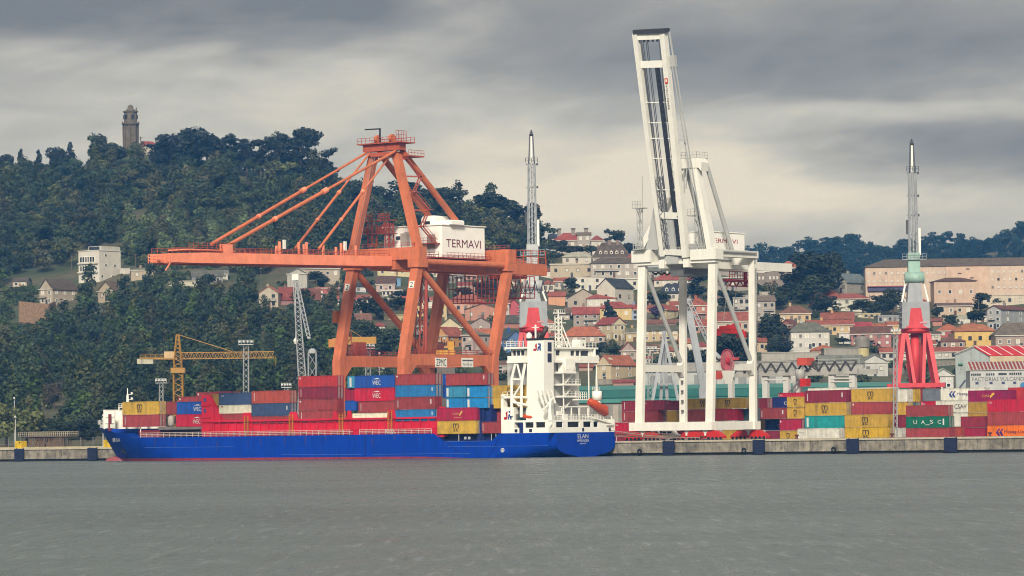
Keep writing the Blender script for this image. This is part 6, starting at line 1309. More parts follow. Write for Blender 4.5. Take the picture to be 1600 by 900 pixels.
MB().box(at(1497, 569, D)[0], at(1504, 569, D)[0], D - .6, D - .1, at(1500, 570.5, D)[2], at(1500, 568, D)[2]).build('green_awning', pm(40, 130, 96, 0), t)
# ================================================================== quay traffic and bits
a0_ = onb(1034.5, 684, 7)[0]; t = thing('van', 'white van with blue rear end parked under the white crane', 'van', q(a0_ + 2.3, 7, 3.4))
vb = MB(); vb.prism([q(a0_, 6.2, 3.85), q(a0_ + 4.6, 6.2, 3.85), q(a0_ + 4.6, 6.2, 4.75), q(a0_ + 3.9, 6.2, 4.9), q(a0_ + 3.2, 6.2, 5.65), q(a0_ + .2, 6.2, 5.7), q(a0_, 6.2, 5.4)], I * 1.8); vb.build('body', WHITE, t)
for x0_, x1_ in ((.75, 1.75), (2.05, 3.2)): MB().obox(q(a0_ + x0_, 6.17, 4.85), U * (x1_ - x0_), I * .05, Z * .62).build('window', GLASS, t)
MB().obox(q(a0_ - .03, 6.15, 3.9), U * .55, I * .05, Z * 1.7).build('rear_panel', pm(40, 60, 140, .1), t)
MB().obox(q(a0_ + 4.58, 6.3, 4.2), U * .06, I * .3, Z * .25).build('headlight', pm(240, 236, 200, 0), t)
for x in (.9, 3.7): w_ = MB().lathe(q(a0_ + x, 6.1, 3.78), [(.36, 0), (.36, .24)], 14, axis=I).build('wheel', BLACK, t); MB().lathe(q(a0_ + x, 6.06, 3.78), [(.2, 0), (.2, .04)], 12, axis=I).build('rim', STEEL, w_)
gw = MB(); p0 = qb(962, 681, -1.2); p1 = q(onb(1052, 687, 1.5)[0], 1.5, 3.9); gw.beam(p0, p1, 1.0, .3); gw.rail(p0 - I * .45, p1 - I * .45, 1.0, 1.2, .08); gw.rail(p0 + I * .45, p1 + I * .45, 1.0, 1.2, .08)
tag(gw.build('gangway', pm(150, 120, 104, .4)), 'brown railed gangway sloping from the ship stern to the quay', 'gangway')
ml = MB(); p0 = sh(-.2, -9.5, 5.9); p1 = q(onb(1096, 686, .4)[0], .4, 3.95); pts = [p0 + (p1 - p0) * k / 10 - Z * .5 * math.sin(math.pi * k / 10) for k in range(11)]
for k in range(10): ml.tube(pts[k], pts[k + 1], .09, n=6)
tag(ml.build('mooring_line', pm(170, 160, 140, .1)), 'slack mooring line from the stern to a quay bollard', 'rope')
# left: rusty pier frame, fence
t = thing('pier_frame', 'rusty steel trestle with railed platform on the quay at left', 'trestle', q(onb(68, 698, 6)[0], 6, 3.4)); b_ = 6
aL0 = onb(31, 690, b_)[0]; aL1, zp_ = onb(107.5, 682, b_)
mb = MB()
for k in range(15):
    a = aL0 + (aL1 - aL0) * (.18 + .7 * k / 14)
    mb.beam(q(a, b_ + .2, 3.4), q(a, b_ + .2, zp_), .14); mb.beam(q(a, b_, zp_ - .1), q(a, b_ + 3, zp_ - .1), .14); mb.beam(q(a, b_ + 3, 3.4), q(a, b_ + 3, zp_), .14)
    if k % 2 == 0 and k < 14: a2 = aL0 + (aL1 - aL0) * (.18 + .7 * (k + 2) / 14); mb.beam(q(a, b_, 3.4), q(a2, b_, zp_), .12); mb.beam(q(a2, b_, 3.4), q(a, b_, zp_), .12)
mb.build('trestle', pm(150, 116, 96, .4), t); MB().qbox(aL0, aL1, b_ - .6, b_ + 3.6, zp_, zp_ + .2).build('platform', pm(140, 122, 108, .4), t)
mb = MB(); mb.rail(q(aL0, b_ - .5, zp_ + .2), q(aL1, b_ - .5, zp_ + .2), 1.1, .75, .1); mb.rail(q(aL0, b_ + 3.5, zp_ + .2), q(aL1, b_ + 3.5, zp_ + .2), 1.1, .75, .1); mb.build('railing', pm(196, 184, 160, .3), t)
t = thing('fence', 'wire fence on thin posts along the back of the left quay', 'fence', q(-190, 14, 3.4))
for k in range(24): a = -236 + k * 4.4; MB().beam(q(a, 14, 3.4), q(a, 14, 6.1), .14).build('post', pm(150, 152, 150, .2), t)
mb = MB()
for z in (3.8, 4.5, 5.2, 5.9): mb.beam(q(-236, 14, z), q(-134, 14, z), .05)
mb.build('wire', pm(130, 132, 130, .2), t)
MB().qbox(-260, -148, 1.4, 3.0, 3.42, 3.75).build('kerb', pm(206, 196, 160, .3), quay)
# ================================================================== houses on the slope
RECTS = []
TILE = {}
def tile(r, g_, b):
    k = (r, g_, b)
    if k not in TILE:
        cl = lin(r, min(255, g_ + 8), b, .60); gy = sum(cl[:3]) / 3; m = mat(f'roof tile {r} {g_} {b}', tuple(c * .78 + gy * .22 for c in cl[:3]), .9, .34, .5, .5, (80, 62, 54)); nt = m.node_tree; g = G(nt)
        wv = g.n('ShaderNodeTexWave', wave_type='BANDS', bands_direction='X'); wv.inputs['Scale'].default_value = 1.1; wv.inputs['Distortion'].default_value = .6
        nt.links.new(g.n('ShaderNodeNewGeometry').outputs['Position'], wv.inputs['Vector'])
        bn = g.n('ShaderNodeBump'); bn.inputs['Strength'].default_value = .5; bn.inputs['Distance'].default_value = .2; nt.links.new(wv.outputs['Fac'], bn.inputs['Height']); nt.links.new(bn.outputs[0], nt.nodes['Principled BSDF'].inputs['Normal'])
        TILE[k] = m
    return TILE[k]
wr = MB(); T_ = .075
for (x0, x1, z0, z1) in ((-.5, .5, -.5, -.5 + T_), (-.5, .5, .5 - T_, .5), (-.5, -.5 + T_, -.5 + T_, .5 - T_), (.5 - T_, .5, -.5 + T_, .5 - T_)): wr.box(x0, x1, -1, 0, z0, z1)
WRM = wr.data('window_frame'); WRM.materials.append(WHITE); WPM = MB().box(-.5 + T_, .5 - T_, -.35, 0, -.5 + T_, .5 - T_).data('window_pane'); WPM.materials.append(GLASS)
WGLS = [GLASS, mat('curtained glass', lin(120, 118, 112, .8), .3), GLASS]; SHUT = pm(226, 222, 212, .1)
def window(t, p, head, w_, h_, shut=False, fr=WHITE):
    o = link('window', WRM, t); o.location = Vector(tuple(p)) - t.location; o.rotation_euler.z = head; o.scale = (w_, .14, h_)
    o.material_slots[0].link = 'OBJECT'; o.material_slots[0].material = fr
    c = link('pane', WPM, o); c.material_slots[0].link = 'OBJECT'; c.material_slots[0].material = SHUT if shut else WGLS[random.randrange(3)]
def house(x0, x1, yb, ye, yr, rt, wc_, rc, rows, cols, side, label, dep=9., shut=.35, chim=0, cat='house', name='house', dD=0., ww=1.25, wh=1.5, ov=.45, scol=2, base=5.):
    px = (x0 + x1) / 2; D = float(ter_D(px, yb)) + dD; s = F / D; ps = math.radians(34) * (1 if side > 0 else -1) if side else math.radians(RNG.uniform(-7, 7))
    W_ = (x1 - x0) / s / math.cos(ps); dp = abs(side) / s / abs(math.sin(ps)) if side else dep
    p0 = at(x0, yb, D); e = np.array([math.cos(ps), -math.sin(ps), 0]); d = np.array([math.sin(ps), math.cos(ps), 0])
    H = (yb - ye) / s; hr = max((ye - yr) / s, 0.)
    t = thing(name, label, cat, p0 + e * W_ / 2 + d * dp / 2); RECTS.append((min(x0, x0 + min(side, 0)) - 2, max(x1, x1 + max(side, 0)) + 2, yr - 2, yb + 1, D))
    P = lambda a, b, z: p0 + e * a * W_ + d * b * dp + Z * z
    wm = pm(*[int(v * .74 + w0 * .26) for v, w0 in zip(wc_, (214, 208, 198))], .22, var=.09); w = MB(); w.obox(p0 - Z * base, e * W_, d * dp, Z * (H + base))
    fx = (0., 1., 0., 1.); oe = ov / W_; od = ov / dp; rm = tile(*rc) if rc else None
    if rt == 'g': w.prism([P(0, 0, H), P(0, 1, H), P(0, .5, H + hr)], e * W_)
    elif rt == 'f': w.prism([P(0, 0, H), P(1, 0, H), P(.5, 0, H + hr)], d * dp)
    w.build('wall', wm, t); th = .22; r = MB()
    def slab(p): r.prism(p, Z * th)
    k = .06
    if rt == 'g':
        slab([P(-oe, -od, H - hr * od * 2 + k), P(1 + oe, -od, H - hr * od * 2 + k), P(1 + oe, .5, H + hr + k), P(-oe, .5, H + hr + k)]); slab([P(-oe, .5, H + hr + k), P(1 + oe, .5, H + hr + k), P(1 + oe, 1 + od, H - hr * od * 2 + k), P(-oe, 1 + od, H - hr * od * 2 + k)])
    elif rt == 'f':
        slab([P(-oe, -od, H - hr * oe * 2 + k), P(.5, -od, H + hr + k), P(.5, 1 + od, H + hr + k), P(-oe, 1 + od, H - hr * oe * 2 + k)]); slab([P(.5, -od, H + hr + k), P(1 + oe, -od, H - hr * oe * 2 + k), P(1 + oe, 1 + od, H - hr * oe * 2 + k), P(.5, 1 + od, H + hr + k)])
    elif rt == 'h':
        i_ = min(.42, dp * .45 / W_); a, b, c, dd = P(-oe, -od, H), P(1 + oe, -od, H), P(1 + oe, 1 + od, H), P(-oe, 1 + od, H); f1, f2 = P(i_, .5, H + hr), P(1 - i_, .5, H + hr)
        r.add([a, b, c, dd, f1, f2, a + Z * th, b + Z * th, c + Z * th, dd + Z * th, f1 + Z * th, f2 + Z * th], [(0, 3, 2, 1), (6, 7, 11, 10), (7, 8, 11), (8, 9, 10, 11), (9, 6, 10), (0, 1, 7, 6), (1, 2, 8, 7), (2, 3, 9, 8), (3, 0, 6, 9)])
    else: r.obox(P(-oe * .5, -od * .5, H), e * (W_ + ov), d * (dp + ov), Z * .3)
    ro = r.build('roof', rm or wm, t)
    for cfx in ([.3, .72][:chim] if chim else []):
        c0 = P(cfx, .45, H + hr * .5); MB().obox(c0, e * .9, d * .8, Z * (hr * .5 + 1.3)).build('chimney', pm(*[int(v * .9) for v in wc_], .2), ro)
    hd = -ps; fr = random.choice([WHITE, WHITE, pm(206, 198, 184, .1), pm(150, 140, 128, .1), pm(96, 72, 58, 0)])
    for i in range(rows):
        zc = H * (i + .55) / rows if rows else 0
        for j in range(cols): window(t, P((j + .5) / cols, 0, zc) - d * .0, hd, min(ww, W_ / cols * .6), min(wh, H / rows * .55), random.random() < shut, fr)
        if side:
            for j in range(scol):
                if side > 0: window(t, P(1, (j + .5) / scol, zc), hd + math.pi / 2, min(ww, dp / scol * .6), min(wh, H / rows * .55), random.random() < shut, fr)
                else: window(t, P(0, 1 - (j + .5) / scol, zc), hd - math.pi / 2, min(ww, dp / scol * .6), min(wh, H / rows * .55), random.random() < shut, fr)
    if cols and random.random() < .5:      # pale eave board under the roof edge
        MB().obox(P(-oe, -od, H - .25) - d * .02, e * (W_ + 2 * ov), d * .12, Z * .28).build('eave_board', pm(226, 220, 206, .1), t)
    if rows >= 2 and cols >= 2 and random.random() < .55:
        a_ = random.choice([.08, .4]); bl = MB(); bl.obox(P(a_, 0, H * .5 - .2) - d * 1.1, e * W_ * .5, d * 1.1, Z * .2); bl.rail(P(a_, 0, H * .5) - d * 1.05, P(a_ + .5, 0, H * .5) - d * 1.05, .95, .8, .07); bl.build('balcony', pm(206, 200, 190, .2), t)
    if rows and cols and W_ > 5: MB().obox(P(.46, 0, 0) - d * .07, e * 1.0, d * .1, Z * min(2.1, H * .5)).build('door', random.choice([pm(96, 64, 48, 0), pm(70, 76, 84, 0), pm(150, 120, 96, 0)]), t)
    return t, P, H, hr, W_, dp, e, d, hd
RT = (196, 84, 62); RO = (216, 104, 62); RC = (186, 62, 62); BRN = (112, 88, 80); SLT = (62, 64, 82); GRF = (138, 136, 132); MRN = (140, 70, 66)
# --- left slope
t, P, H, hr, W_, dp, e, d, hd = house(123, 158, 440, 393, 393, 'flat', (248, 244, 232), None, 0, 0, 29, 'white four storey modern villa block on the wooded slope at left', dep=10, chim=0, base=1)
MB().obox(P(.38, .1, H + .31), e * W_ * .62, d * dp * .88, Z * 1.6).build('penthouse', pm(222, 218, 204, .1), t); MB().obox(P(.42, .085, H + .4), e * W_ * .5, d * .06, Z * 1.3).build('penthouse_glazing', GLASS, t)
for z0_, n in ((.60, 6), (.30, 6)):
    for k in range(n): window(t, P(.06 + .72 * (k + .5) / n, 0, H * (z0_ + .12)), hd, W_ * .72 / n * .95, H * .2)
    MB().obox(P(0, -.06, H * (z0_ - .03)), e * W_ * .95, d * .5, Z * .5).build('balcony', pm(232, 230, 218, .1), t)
for u_, v_ in ((.2, .12), (.62, .12)): window(t, P(u_, 0, H * v_ + .3), hd, 1.4, 1.3)
for b_, v_ in ((.3, .85), (.3, .52), (.72, .52), (.12, .15), (.62, .15)): window(t, P(1, b_, H * v_), hd + math.pi / 2, 1.3, 1.1)
MB().obox(P(.02, .05, -6), e * W_ * .95, d * dp * .9, Z * 5.0).build('plinth', pm(74, 78, 88, .2), t)
house(62, 84, 477, 452, 437, 'f', (196, 180, 158), BRN, 2, 2, 33, 'beige gabled villa with big glazed front above the stone retaining wall', scol=3)
rw = thing('retaining_wall', 'tall brownish stone retaining wall below the leftmost villa', 'wall', at(55, 505, ter_D(55, 505) - 6)); rw['kind'] = 'thing'; pA = at(30, 500, ter_D(55, 505) + 4); pB = at(76, 505, ter_D(55, 505) - 8); pC = at(86, 500, ter_D(55, 505) + 10)
mb = MB(); mb.strut(pA + Z * 3.2, pB + Z * 3.2, np.array([.2, .8, 0]), Z * 8); mb.strut(pB + Z * 3.2, pC + Z * 3.2, np.array([.6, .2, 0]), Z * 8.04); mb.build('wall', mat('rubble stone', lin(164, 134, 108, .7), .95, .3, 1.2, .3, bump=.5, bs=3), rw); RECTS.append((28, 88, 476, 503, 2000))
HS = [
 (153, 180, 471, 455, 441, 'f', (196, 176, 146), (122, 92, 78), 1, 2, 28, 'beige house with brown roof under the white modern block'),
 (205, 242, 437, 422, 419, 'h', (178, 160, 130), (150, 140, 110), 1, 2, 0, 'low tan stone house right of the white modern block'),
 (187, 203, 427, 420, 420, 'flat', (206, 202, 192), None, 0, 0, 0, 'small pale garage between the white block and the tan house'),
 (264, 310, 447, 440, 440, 'flat', (206, 200, 172), None, 0, 0, 0, 'long cream garden wall house below the boom tip'),
 (300, 348, 444, 432, 423, 'g', (126, 128, 132), (120, 114, 108), 1, 3, 0, 'grey shed with brown grey roof below the boom'),
 (405, 435, 481, 458, 448, 'f', (196, 184, 160), RO, 2, 2, 0, 'beige gable house with orange roof left of the lattice crane'),
 (436, 461, 476, 468, 449, 'g', (150, 90, 84), (170, 62, 54), 0, 0, 0, 'red roofed house joined to the beige gable house'),
 (449, 480, 449, 428, 420, 'f', (184, 180, 172), GRF, 1, 1, 0, 'plain grey gable house behind the lattice crane tip'),
 (462, 500, 478, 468, 451, 'g', (130, 122, 114), (150, 74, 66), 0, 0, 0, 'dull red roofed house behind the lattice crane boom'),
 (468, 531, 436, 420, 412, 'g', (176, 162, 138), (128, 96, 84), 1, 5, 0, 'tan apartment house just under the orange boom'),
 (493, 530, 466, 450, 449, 'flat', (172, 58, 50), None, 1, 2, 0, 'red walled flat house left of the leftmost orange leg'),
 (481, 516, 474, 463, 461, 'flat', (226, 222, 212), None, 1, 4, 0, 'white glazed porch below the red walled house'),
 (505, 530, 482, 470, 468, 'flat', (216, 212, 202), None, 0, 0, 0, 'white terrace wall below the glazed porch'),
 (590, 652, 431, 419, 416, 'flat', (226, 208, 150), None, 1, 4, 0, 'long cream yellow house under the boom hinge'),
 (588, 617, 456, 444, 432, 'g', (196, 164, 160), (120, 78, 78), 1, 2, 0, 'mauve house with plum roof between the two numbered orange legs'),
 (617, 626, 447, 436, 434, 'flat', (92, 154, 206), None, 0, 0, 0, 'small sky blue house beside the mauve one'),
 (597, 628, 463, 454, 452, 'flat', (226, 220, 210), None, 1, 5, 0, 'white porch house below the mauve one'),
 (556, 572, 457, 448, 443, 'g', (196, 204, 216), SLT, 1, 2, 0, 'small pale blue house right of the leftmost orange leg'),
 (556, 580, 507, 500, 490, 'g', (176, 150, 132), (160, 100, 86), 0, 0, 0, 'low house with dusty pink roof among bushes behind the leftmost orange diagonal'),
 (600, 640, 500, 493, 490, 'flat', (196, 172, 110), None, 0, 0, 0, 'ochre garden wall beside the second orange leg'),
 (650, 667, 495, 470, 462, 'g', (226, 184, 96), MRN, 2, 2, 0, 'yellow house just right of the second orange leg'),
 (684, 698, 496, 468, 462, 'g', (216, 190, 120), MRN, 2, 1, 0, 'pale yellow house right of the third orange leg'),
 (700, 725, 443, 422, 421, 'flat', (120, 116, 108), None, 2, 5, 0, 'dark building with big window grid under the crane girder'),
 (716, 742, 463, 447, 441, 'g', (206, 130, 110), RC, 1, 2, 0, 'pink house with red roof under the girder'),
 (728, 746, 437, 424, 419, 'flat', (190, 130, 116), None, 2, 2, 0, 'dull pink flat block under the girder'),
 (699, 757, 490, 473, 461, 'h', (226, 160, 136), RT, 1, 5, 0, 'long pink house with red tiled roof between the right orange legs'),
 (727, 782, 500, 484, 475, 'f', (196, 120, 92), (150, 80, 62), 1, 3, 0, 'brick orange gabled house left of the rightmost orange leg'),
 (684, 722, 517, 512, 497, 'f', (226, 208, 160), (92, 90, 88), 1, 2, 0, 'cream gable house with dark roof above the orange gable house'),
 (737, 766, 520, 505, 497, 'f', (166, 144, 138), (150, 96, 88), 1, 1, 0, 'mauve grey gable house crossed by the orange diagonal'),
 (680, 700, 543, 525, 512, 'f', (232, 156, 80), RT, 2, 2, 24, 'orange gabled house above the yellow loading machine'),
 (722, 739, 553, 524, 518, 'h', (206, 180, 176), (150, 130, 120), 2, 2, 27, 'lilac apartment house with balconies beside the orange diagonal'),
 (745, 767, 545, 525, 514, 'g', (226, 206, 180), RO, 2, 2, 0, 'cream house with orange roof left of the rightmost orange leg foot'),
 (795, 811, 493, 476, 468, 'f', (196, 44, 62), (160, 50, 56), 0, 0, 0, 'crimson gabled house beside the grey crane cabin'),
 (786, 796, 494, 474, 470, 'g', (206, 196, 190), RT, 1, 1, 0, 'narrow pale house left of the crimson one'),
 (784, 812, 513, 505, 493, 'g', (176, 90, 66), (100, 88, 84), 0, 0, 0, 'low house with broad dark roof under the crimson one'),
 (793, 818, 551, 529, 517, 'f', (76, 120, 190), (70, 82, 106), 2, 2, -14, 'blue gabled house left of the ship bridge'),
 # centre town
 (866, 912, 388, 376, 364, 'h', (176, 166, 152), (196, 72, 68), 1, 4, 0, 'villa with red hip roof on the crest right of the middle harbour crane'),
 (902, 923, 391, 367, 363, 'g', (166, 156, 146), (150, 120, 110), 2, 2, 0, 'tall grey house beside the red hip roofed villa on the crest'),
 (924, 943, 390, 376, 368, 'h', (236, 232, 222), (180, 70, 66), 1, 1, 0, 'white house with red roof right of the tall grey one on the crest'),
 (860, 872, 383, 372, 366, 'g', (196, 196, 200), SLT, 1, 1, 0, 'small dark roofed house at the crest beside the crane jib'),
 (879, 924, 412, 402, 394, 'h', (220, 212, 196), (206, 196, 180), 1, 3, 0, 'white roofed villa below the crest villas'),
 (926, 985, 409, 403, 379, 'h', (190, 180, 166), (112, 88, 82), 1, 4, 0, 'large house with steep brown roof and white dormers'),
 (923, 999, 434, 412, 403, 'h', (178, 168, 158), (116, 92, 86), 2, 6, 0, 'grey stone house with brown roof below the dormered one'),
 (975, 1003, 415, 408, 396, 'h', (206, 196, 182), (196, 66, 62), 1, 2, 0, 'house with bright red roof left of the white crane leg top'),
 (860, 929, 434, 413, 411, 'flat', (196, 178, 146), None, 1, 4, 0, 'wide beige flat roofed house with carport'),
 (899, 945, 454, 434, 433, 'flat', (232, 228, 214), None, 2, 2, 0, 'white flat roofed house with square dark windows'),
 (958, 1003, 452, 436, 434, 'flat', (230, 226, 214), None, 1, 2, 0, 'white flat house behind the slate roofed gable house'),
 (933, 961, 480, 450, 436, 'f', (232, 226, 212), SLT, 1, 1, 30, 'tall white gable house with slate roof beside the first white crane leg'),
 (887, 936, 482, 466, 452, 'f', (176, 160, 142), (108, 86, 80), 1, 2, 0, 'brown roofed gable house left of the white gable house'),
 (857, 883, 479, 463, 456, 'g', (232, 152, 100), RT, 0, 0, 0, 'plain orange walled house right of the grey crane cabin'),
 (917, 963, 482, 467, 459, 'h', (228, 222, 208), (196, 74, 66), 1, 4, 0, 'white veranda house with red hip roof'),
 (896, 936, 509, 491, 480, 'g', (150, 134, 122), (196, 70, 66), 2, 3, 0, 'grey stone house with red roof and white windows'),
 (937, 987, 499, 482, 472, 'h', (226, 190, 110), (190, 66, 60), 1, 3, 0, 'yellow house with red roof behind the dark conifer'),
 (985, 1000, 500, 484, 476, 'g', (150, 170, 206), RC, 2, 1, 0, 'narrow bluish house beside the first white crane leg'),
 (957, 978, 533, 506, 496, 'f', (222, 204, 160), RC, 2, 2, -24, 'cream gable apartment house with arched window'),
 (922, 957, 530, 515, 508, 'h', (236, 224, 204), RC, 1, 2, 0, 'white house with small red roof before the cream gable house'),
 (879, 945, 537, 526, 511, 'h', (180, 160, 146), RO, 1, 5, 0, 'broad low house with orange hip roof right of the bridge mast'),
 (866, 890, 500, 492, 488, 'g', (206, 190, 176), BRN, 1, 3, 0, 'low cream house beside the ship mast'),
 (978, 1003, 534, 520, 513, 'g', (206, 174, 110), (140, 130, 116), 1, 2, 0, 'tan house with dusty roof behind the first white crane leg'),
 (970, 994, 562, 548, 535, 'f', (176, 150, 140), RC, 1, 2, 0, 'red gabled chalet left of the first white crane leg'),
 (932, 955, 592, 570, 556, 'f', (226, 202, 160), RO, 2, 1, 40, 'cream house with orange roof and dormers above the green warehouse'),
 (905, 926, 579, 574, 570, 'g', (170, 130, 116), RT, 0, 0, 0, 'low orange roof right of the ship bridge'),
 (958, 990, 603, 598, 594, 'g', (166, 110, 96), RC, 0, 0, 0, 'small red canopy shed beside the cream dormered house'),
 # behind the white crane
 (1022, 1089, 446, 438, 428, 'h', (226, 216, 200), (190, 74, 62), 1, 6, 0, 'white house with red hip roof between the first two white crane legs, uppermost'),
 (1006, 1032, 434, 424, 418, 'g', (150, 146, 142), GRF, 1, 2, 0, 'grey roofed house under the white crane hinge'),
 (1027, 1098, 470, 459, 443, 'h', (224, 218, 206), (64, 66, 88), 1, 7, 0, 'wide navy mansard house between the white crane legs'),
 (1079, 1106, 503, 477, 466, 'h', (196, 96, 72), RT, 2, 2, 0, 'brick red house right of the second white crane leg'),
 (1030, 1041, 499, 484, 477, 'f', (232, 214, 160), RT, 1, 1, 19, 'cream gable house with red roof crossed by the white diagonal'),
 (1006, 1030, 488, 482, 478, 'g', (176, 110, 92), RT, 0, 0, 0, 'low red roofed house right of the first white crane leg'),
 (1006, 1062, 512, 506, 500, 'g', (160, 130, 120), (160, 92, 84), 0, 0, 0, 'long dusty red roof between the first two white crane legs'),
 (1005, 1060, 533, 517, 509, 'g', (206, 176, 126), (110, 104, 96), 2, 5, 0, 'tan house with dark roof between the first two white crane legs, lowest'),
 (1083, 1106, 520, 510, 500, 'g', (190, 120, 92), RT, 1, 2, 0, 'low red roofed house right of the second white crane leg'),
 (1117, 1172, 520, 502, 488, 'g', (200, 176, 156), (186, 80, 66), 1, 4, 0, 'long red roofed house behind the red spreader'),
 (1118, 1138, 499, 497, 487, 'f', (214, 200, 186), (206, 190, 176), 0, 0, 0, 'small white framed gable house above the red spreader'),
 (1118, 1172, 455, 434, 430, 'flat', (150, 142, 134), None, 1, 5, 0, 'grey flat building behind the red trolley'),
 (1146, 1180, 500, 466, 462, 'flat', (190, 188, 180), None, 3, 4, 0, 'grey apartment block crossed by the right white diagonal'),
 (1181, 1212, 500, 470, 462, 'g', (172, 164, 154), (150, 120, 112), 2, 3, 0, 'bare grey concrete house right of the rightmost white crane leg'),
 (1183, 1199, 550, 534, 526, 'g', (206, 176, 140), RT, 1, 1, 0, 'tan house end with red roof right of the rightmost white crane leg'),
 (1120, 1180, 428, 418, 414, 'flat', (150, 140, 132), None, 1, 4, 0, 'grey terrace building behind the white girder'),
 (1184, 1234, 447, 424, 421, 'flat', (120, 104, 96), (196, 104, 82), 1, 9, 0, 'unfinished pillared building with an orange edge right of the white crane'),
 (1222, 1246, 424, 417, 408, 'h', (190, 170, 150), RO, 1, 2, 0, 'small orange roofed house at the crest right of the white crane'),
 # right slope
 (1303, 1322, 458, 441, 428, 'f', (186, 180, 166), (128, 138, 150), 1, 2, 36, 'grey gable house with blue grey roof left of the pink institution'),
 (1302, 1360, 487, 467, 459, 'h', (226, 226, 206), (186, 74, 64), 2, 4, 0, 'pale house with red roof below the grey gable house'),
 (1280, 1318, 474, 466, 454, 'h', (206, 190, 176), RT, 1, 2, 0, 'orange red roof behind the pale house'),
 (1219, 1267, 505, 490, 478, 'h', (222, 186, 130), (150, 90, 72), 1, 4, 0, 'buff house with brown red hip roof left of the red roof cluster'),
 (1220, 1238, 535, 508, 500, 'f', (150, 80, 68), (140, 66, 58), 2, 1, 10, 'narrow dark brick house right of the round dark tree'),
 (1236, 1297, 547, 519, 504, 'h', (216, 216, 208), (126, 120, 112), 2, 6, 0, 'large white three storey house with grey hip roof'),
 (1263, 1334, 523, 508, 501, 'g', (222, 184, 120), RT, 1, 6, 0, 'long buff house with red roof behind the white hip roofed house'),
 (1284, 1334, 503, 499, 489, 'g', (226, 176, 110), (180, 84, 62), 1, 2, 0, 'red roofed house with buff gable above the long buff house'),
 (1311, 1330, 537, 521, 519, 'flat', (232, 230, 224), None, 1, 2, 0, 'small white house below the magenta roof'),
 (1320, 1362, 524, 520, 504, 'g', (206, 120, 110), (190, 46, 70), 0, 0, 0, 'house with magenta red roof near the red legged crane'),
 (1330, 1392, 541, 522, 511, 'g', (176, 90, 86), (132, 76, 70), 2, 5, 0, 'row of maroon gabled houses left of the red legged crane'),
 (1268, 1310, 553, 548, 540, 'h', (200, 150, 120), RO, 0, 0, 0, 'low orange tent roof below the white hip roofed house'),
 (1288, 1342, 560, 545, 543, 'flat', (150, 146, 136), None, 0, 0, 0, 'bare concrete wall building right of the orange tent roof'),
 (1222, 1266, 553, 547, 546, 'flat', (236, 236, 228), None, 0, 0, 0, 'flat white canopy below the white hip roofed house'),
 (1190, 1280, 563, 552, 551, 'flat', (176, 170, 160), None, 0, 0, 0, 'long pale retaining building above the yard gantry'),
 (1282, 1350, 588, 568, 556, 'g', (176, 176, 172), (140, 138, 134), 0, 0, 0, 'long grey roofed shed above the yard gantry'),
 (1346, 1388, 588, 566, 555, 'f', (206, 210, 208), (160, 158, 154), 1, 2, 0, 'pale gabled shed left of the red crane legs'),
 (1376, 1506, 562, 551, 544, 'g', (206, 204, 198), RT, 1, 12, 0, 'very long low house with red roof behind the red crane legs'),
 (1459, 1490, 608, 587, 577, 'f', (226, 228, 226), (206, 204, 198), 2, 2, 0, 'small white gabled office right of the red crane legs'),
 (1465, 1501, 527, 517, 507, 'h', (176, 50, 60), RO, 1, 2, 0, 'red walled house with orange hip roof right of the grey crane cabin'),
 (1456, 1470, 537, 522, 518, 'g', (220, 214, 200), BRN, 2, 1, 0, 'narrow white house right of the slewing ring'),
 (1492, 1556, 542, 518, 507, 'h', (240, 192, 84), (206, 112, 66), 1, 4, 0, 'big bright yellow house with orange roof'),
 (1470, 1508, 545, 534, 527, 'h', (160, 130, 116), (150, 90, 84), 1, 3, 0, 'dark stone house before the bright yellow one'),
 (1556, 1640, 546, 524, 505, 'h', (166, 142, 130), (130, 108, 98), 1, 6, 0, 'brown roofed stone house at the right edge'),
 (1543, 1563, 515, 484, 478, 'f', (176, 180, 186), MRN, 3, 2, 50, 'tall grey apartment house near the right edge'),
 (1466, 1520, 493, 478, 474, 'g', (206, 178, 150), (130, 90, 82), 1, 4, 0, 'tan terrace house below the pink institution'),
 (1464, 1500, 480, 472, 462, 'h', (206, 172, 140), (120, 74, 72), 1, 2, 0, 'house with plum hip roof below the pink wing'),
 (1488, 1516, 506, 497, 493, 'g', (226, 222, 206), (200, 190, 170), 1, 3, 0, 'small white house among shrubs below the tan terrace'),
 (1372, 1410, 505, 494, 490, 'flat', (160, 166, 172), None, 1, 5, 0, 'grey glazed building left of the grey crane cabin'),
 (1340, 1375, 497, 491, 488, 'flat', (206, 190, 140), None, 1, 4, 0, 'low cream outbuilding beside the green lawn'),
 (1388, 1412, 522, 508, 503, 'g', (232, 180, 96), RO, 1, 2, 0, 'orange yellow house left of the slewing ring'),
 (1455, 1472, 509, 502, 497, 'g', (196, 110, 90), (170, 84, 74), 0, 0, 0, 'dusty red roof right of the grey crane cabin'),
 (1536, 1604, 478, 462, 460, 'flat', (226, 212, 186), None, 1, 4, 0, 'pale annex in front of the pink institution'),
 (845, 861, 434, 424, 420, 'g', (226, 220, 208), RT, 1, 2, 0, 'small white house left of the wide beige carport house'),
 (848, 866, 457, 444, 438, 'h', (222, 214, 200), RT, 1, 2, 0, 'white house with red roof right of the grey crane tower'),
 (866, 890, 452, 440, 434, 'g', (206, 196, 182), RT, 1, 3, 0, 'pale terrace house left of the bushy evergreen'),
 (884, 905, 497, 487, 481, 'g', (216, 206, 190), (150, 110, 98), 1, 2, 0, 'pale house with brown roof above the grey stone house'),
 (846, 866, 517, 505, 499, 'h', (226, 222, 212), RO, 1, 2, 0, 'white house with orange roof left of the ship radar mast'),
 (1004, 1024, 470, 462, 455, 'h', (222, 214, 200), RT, 1, 2, 0, 'small white house with red roof beside the first white diagonal'),
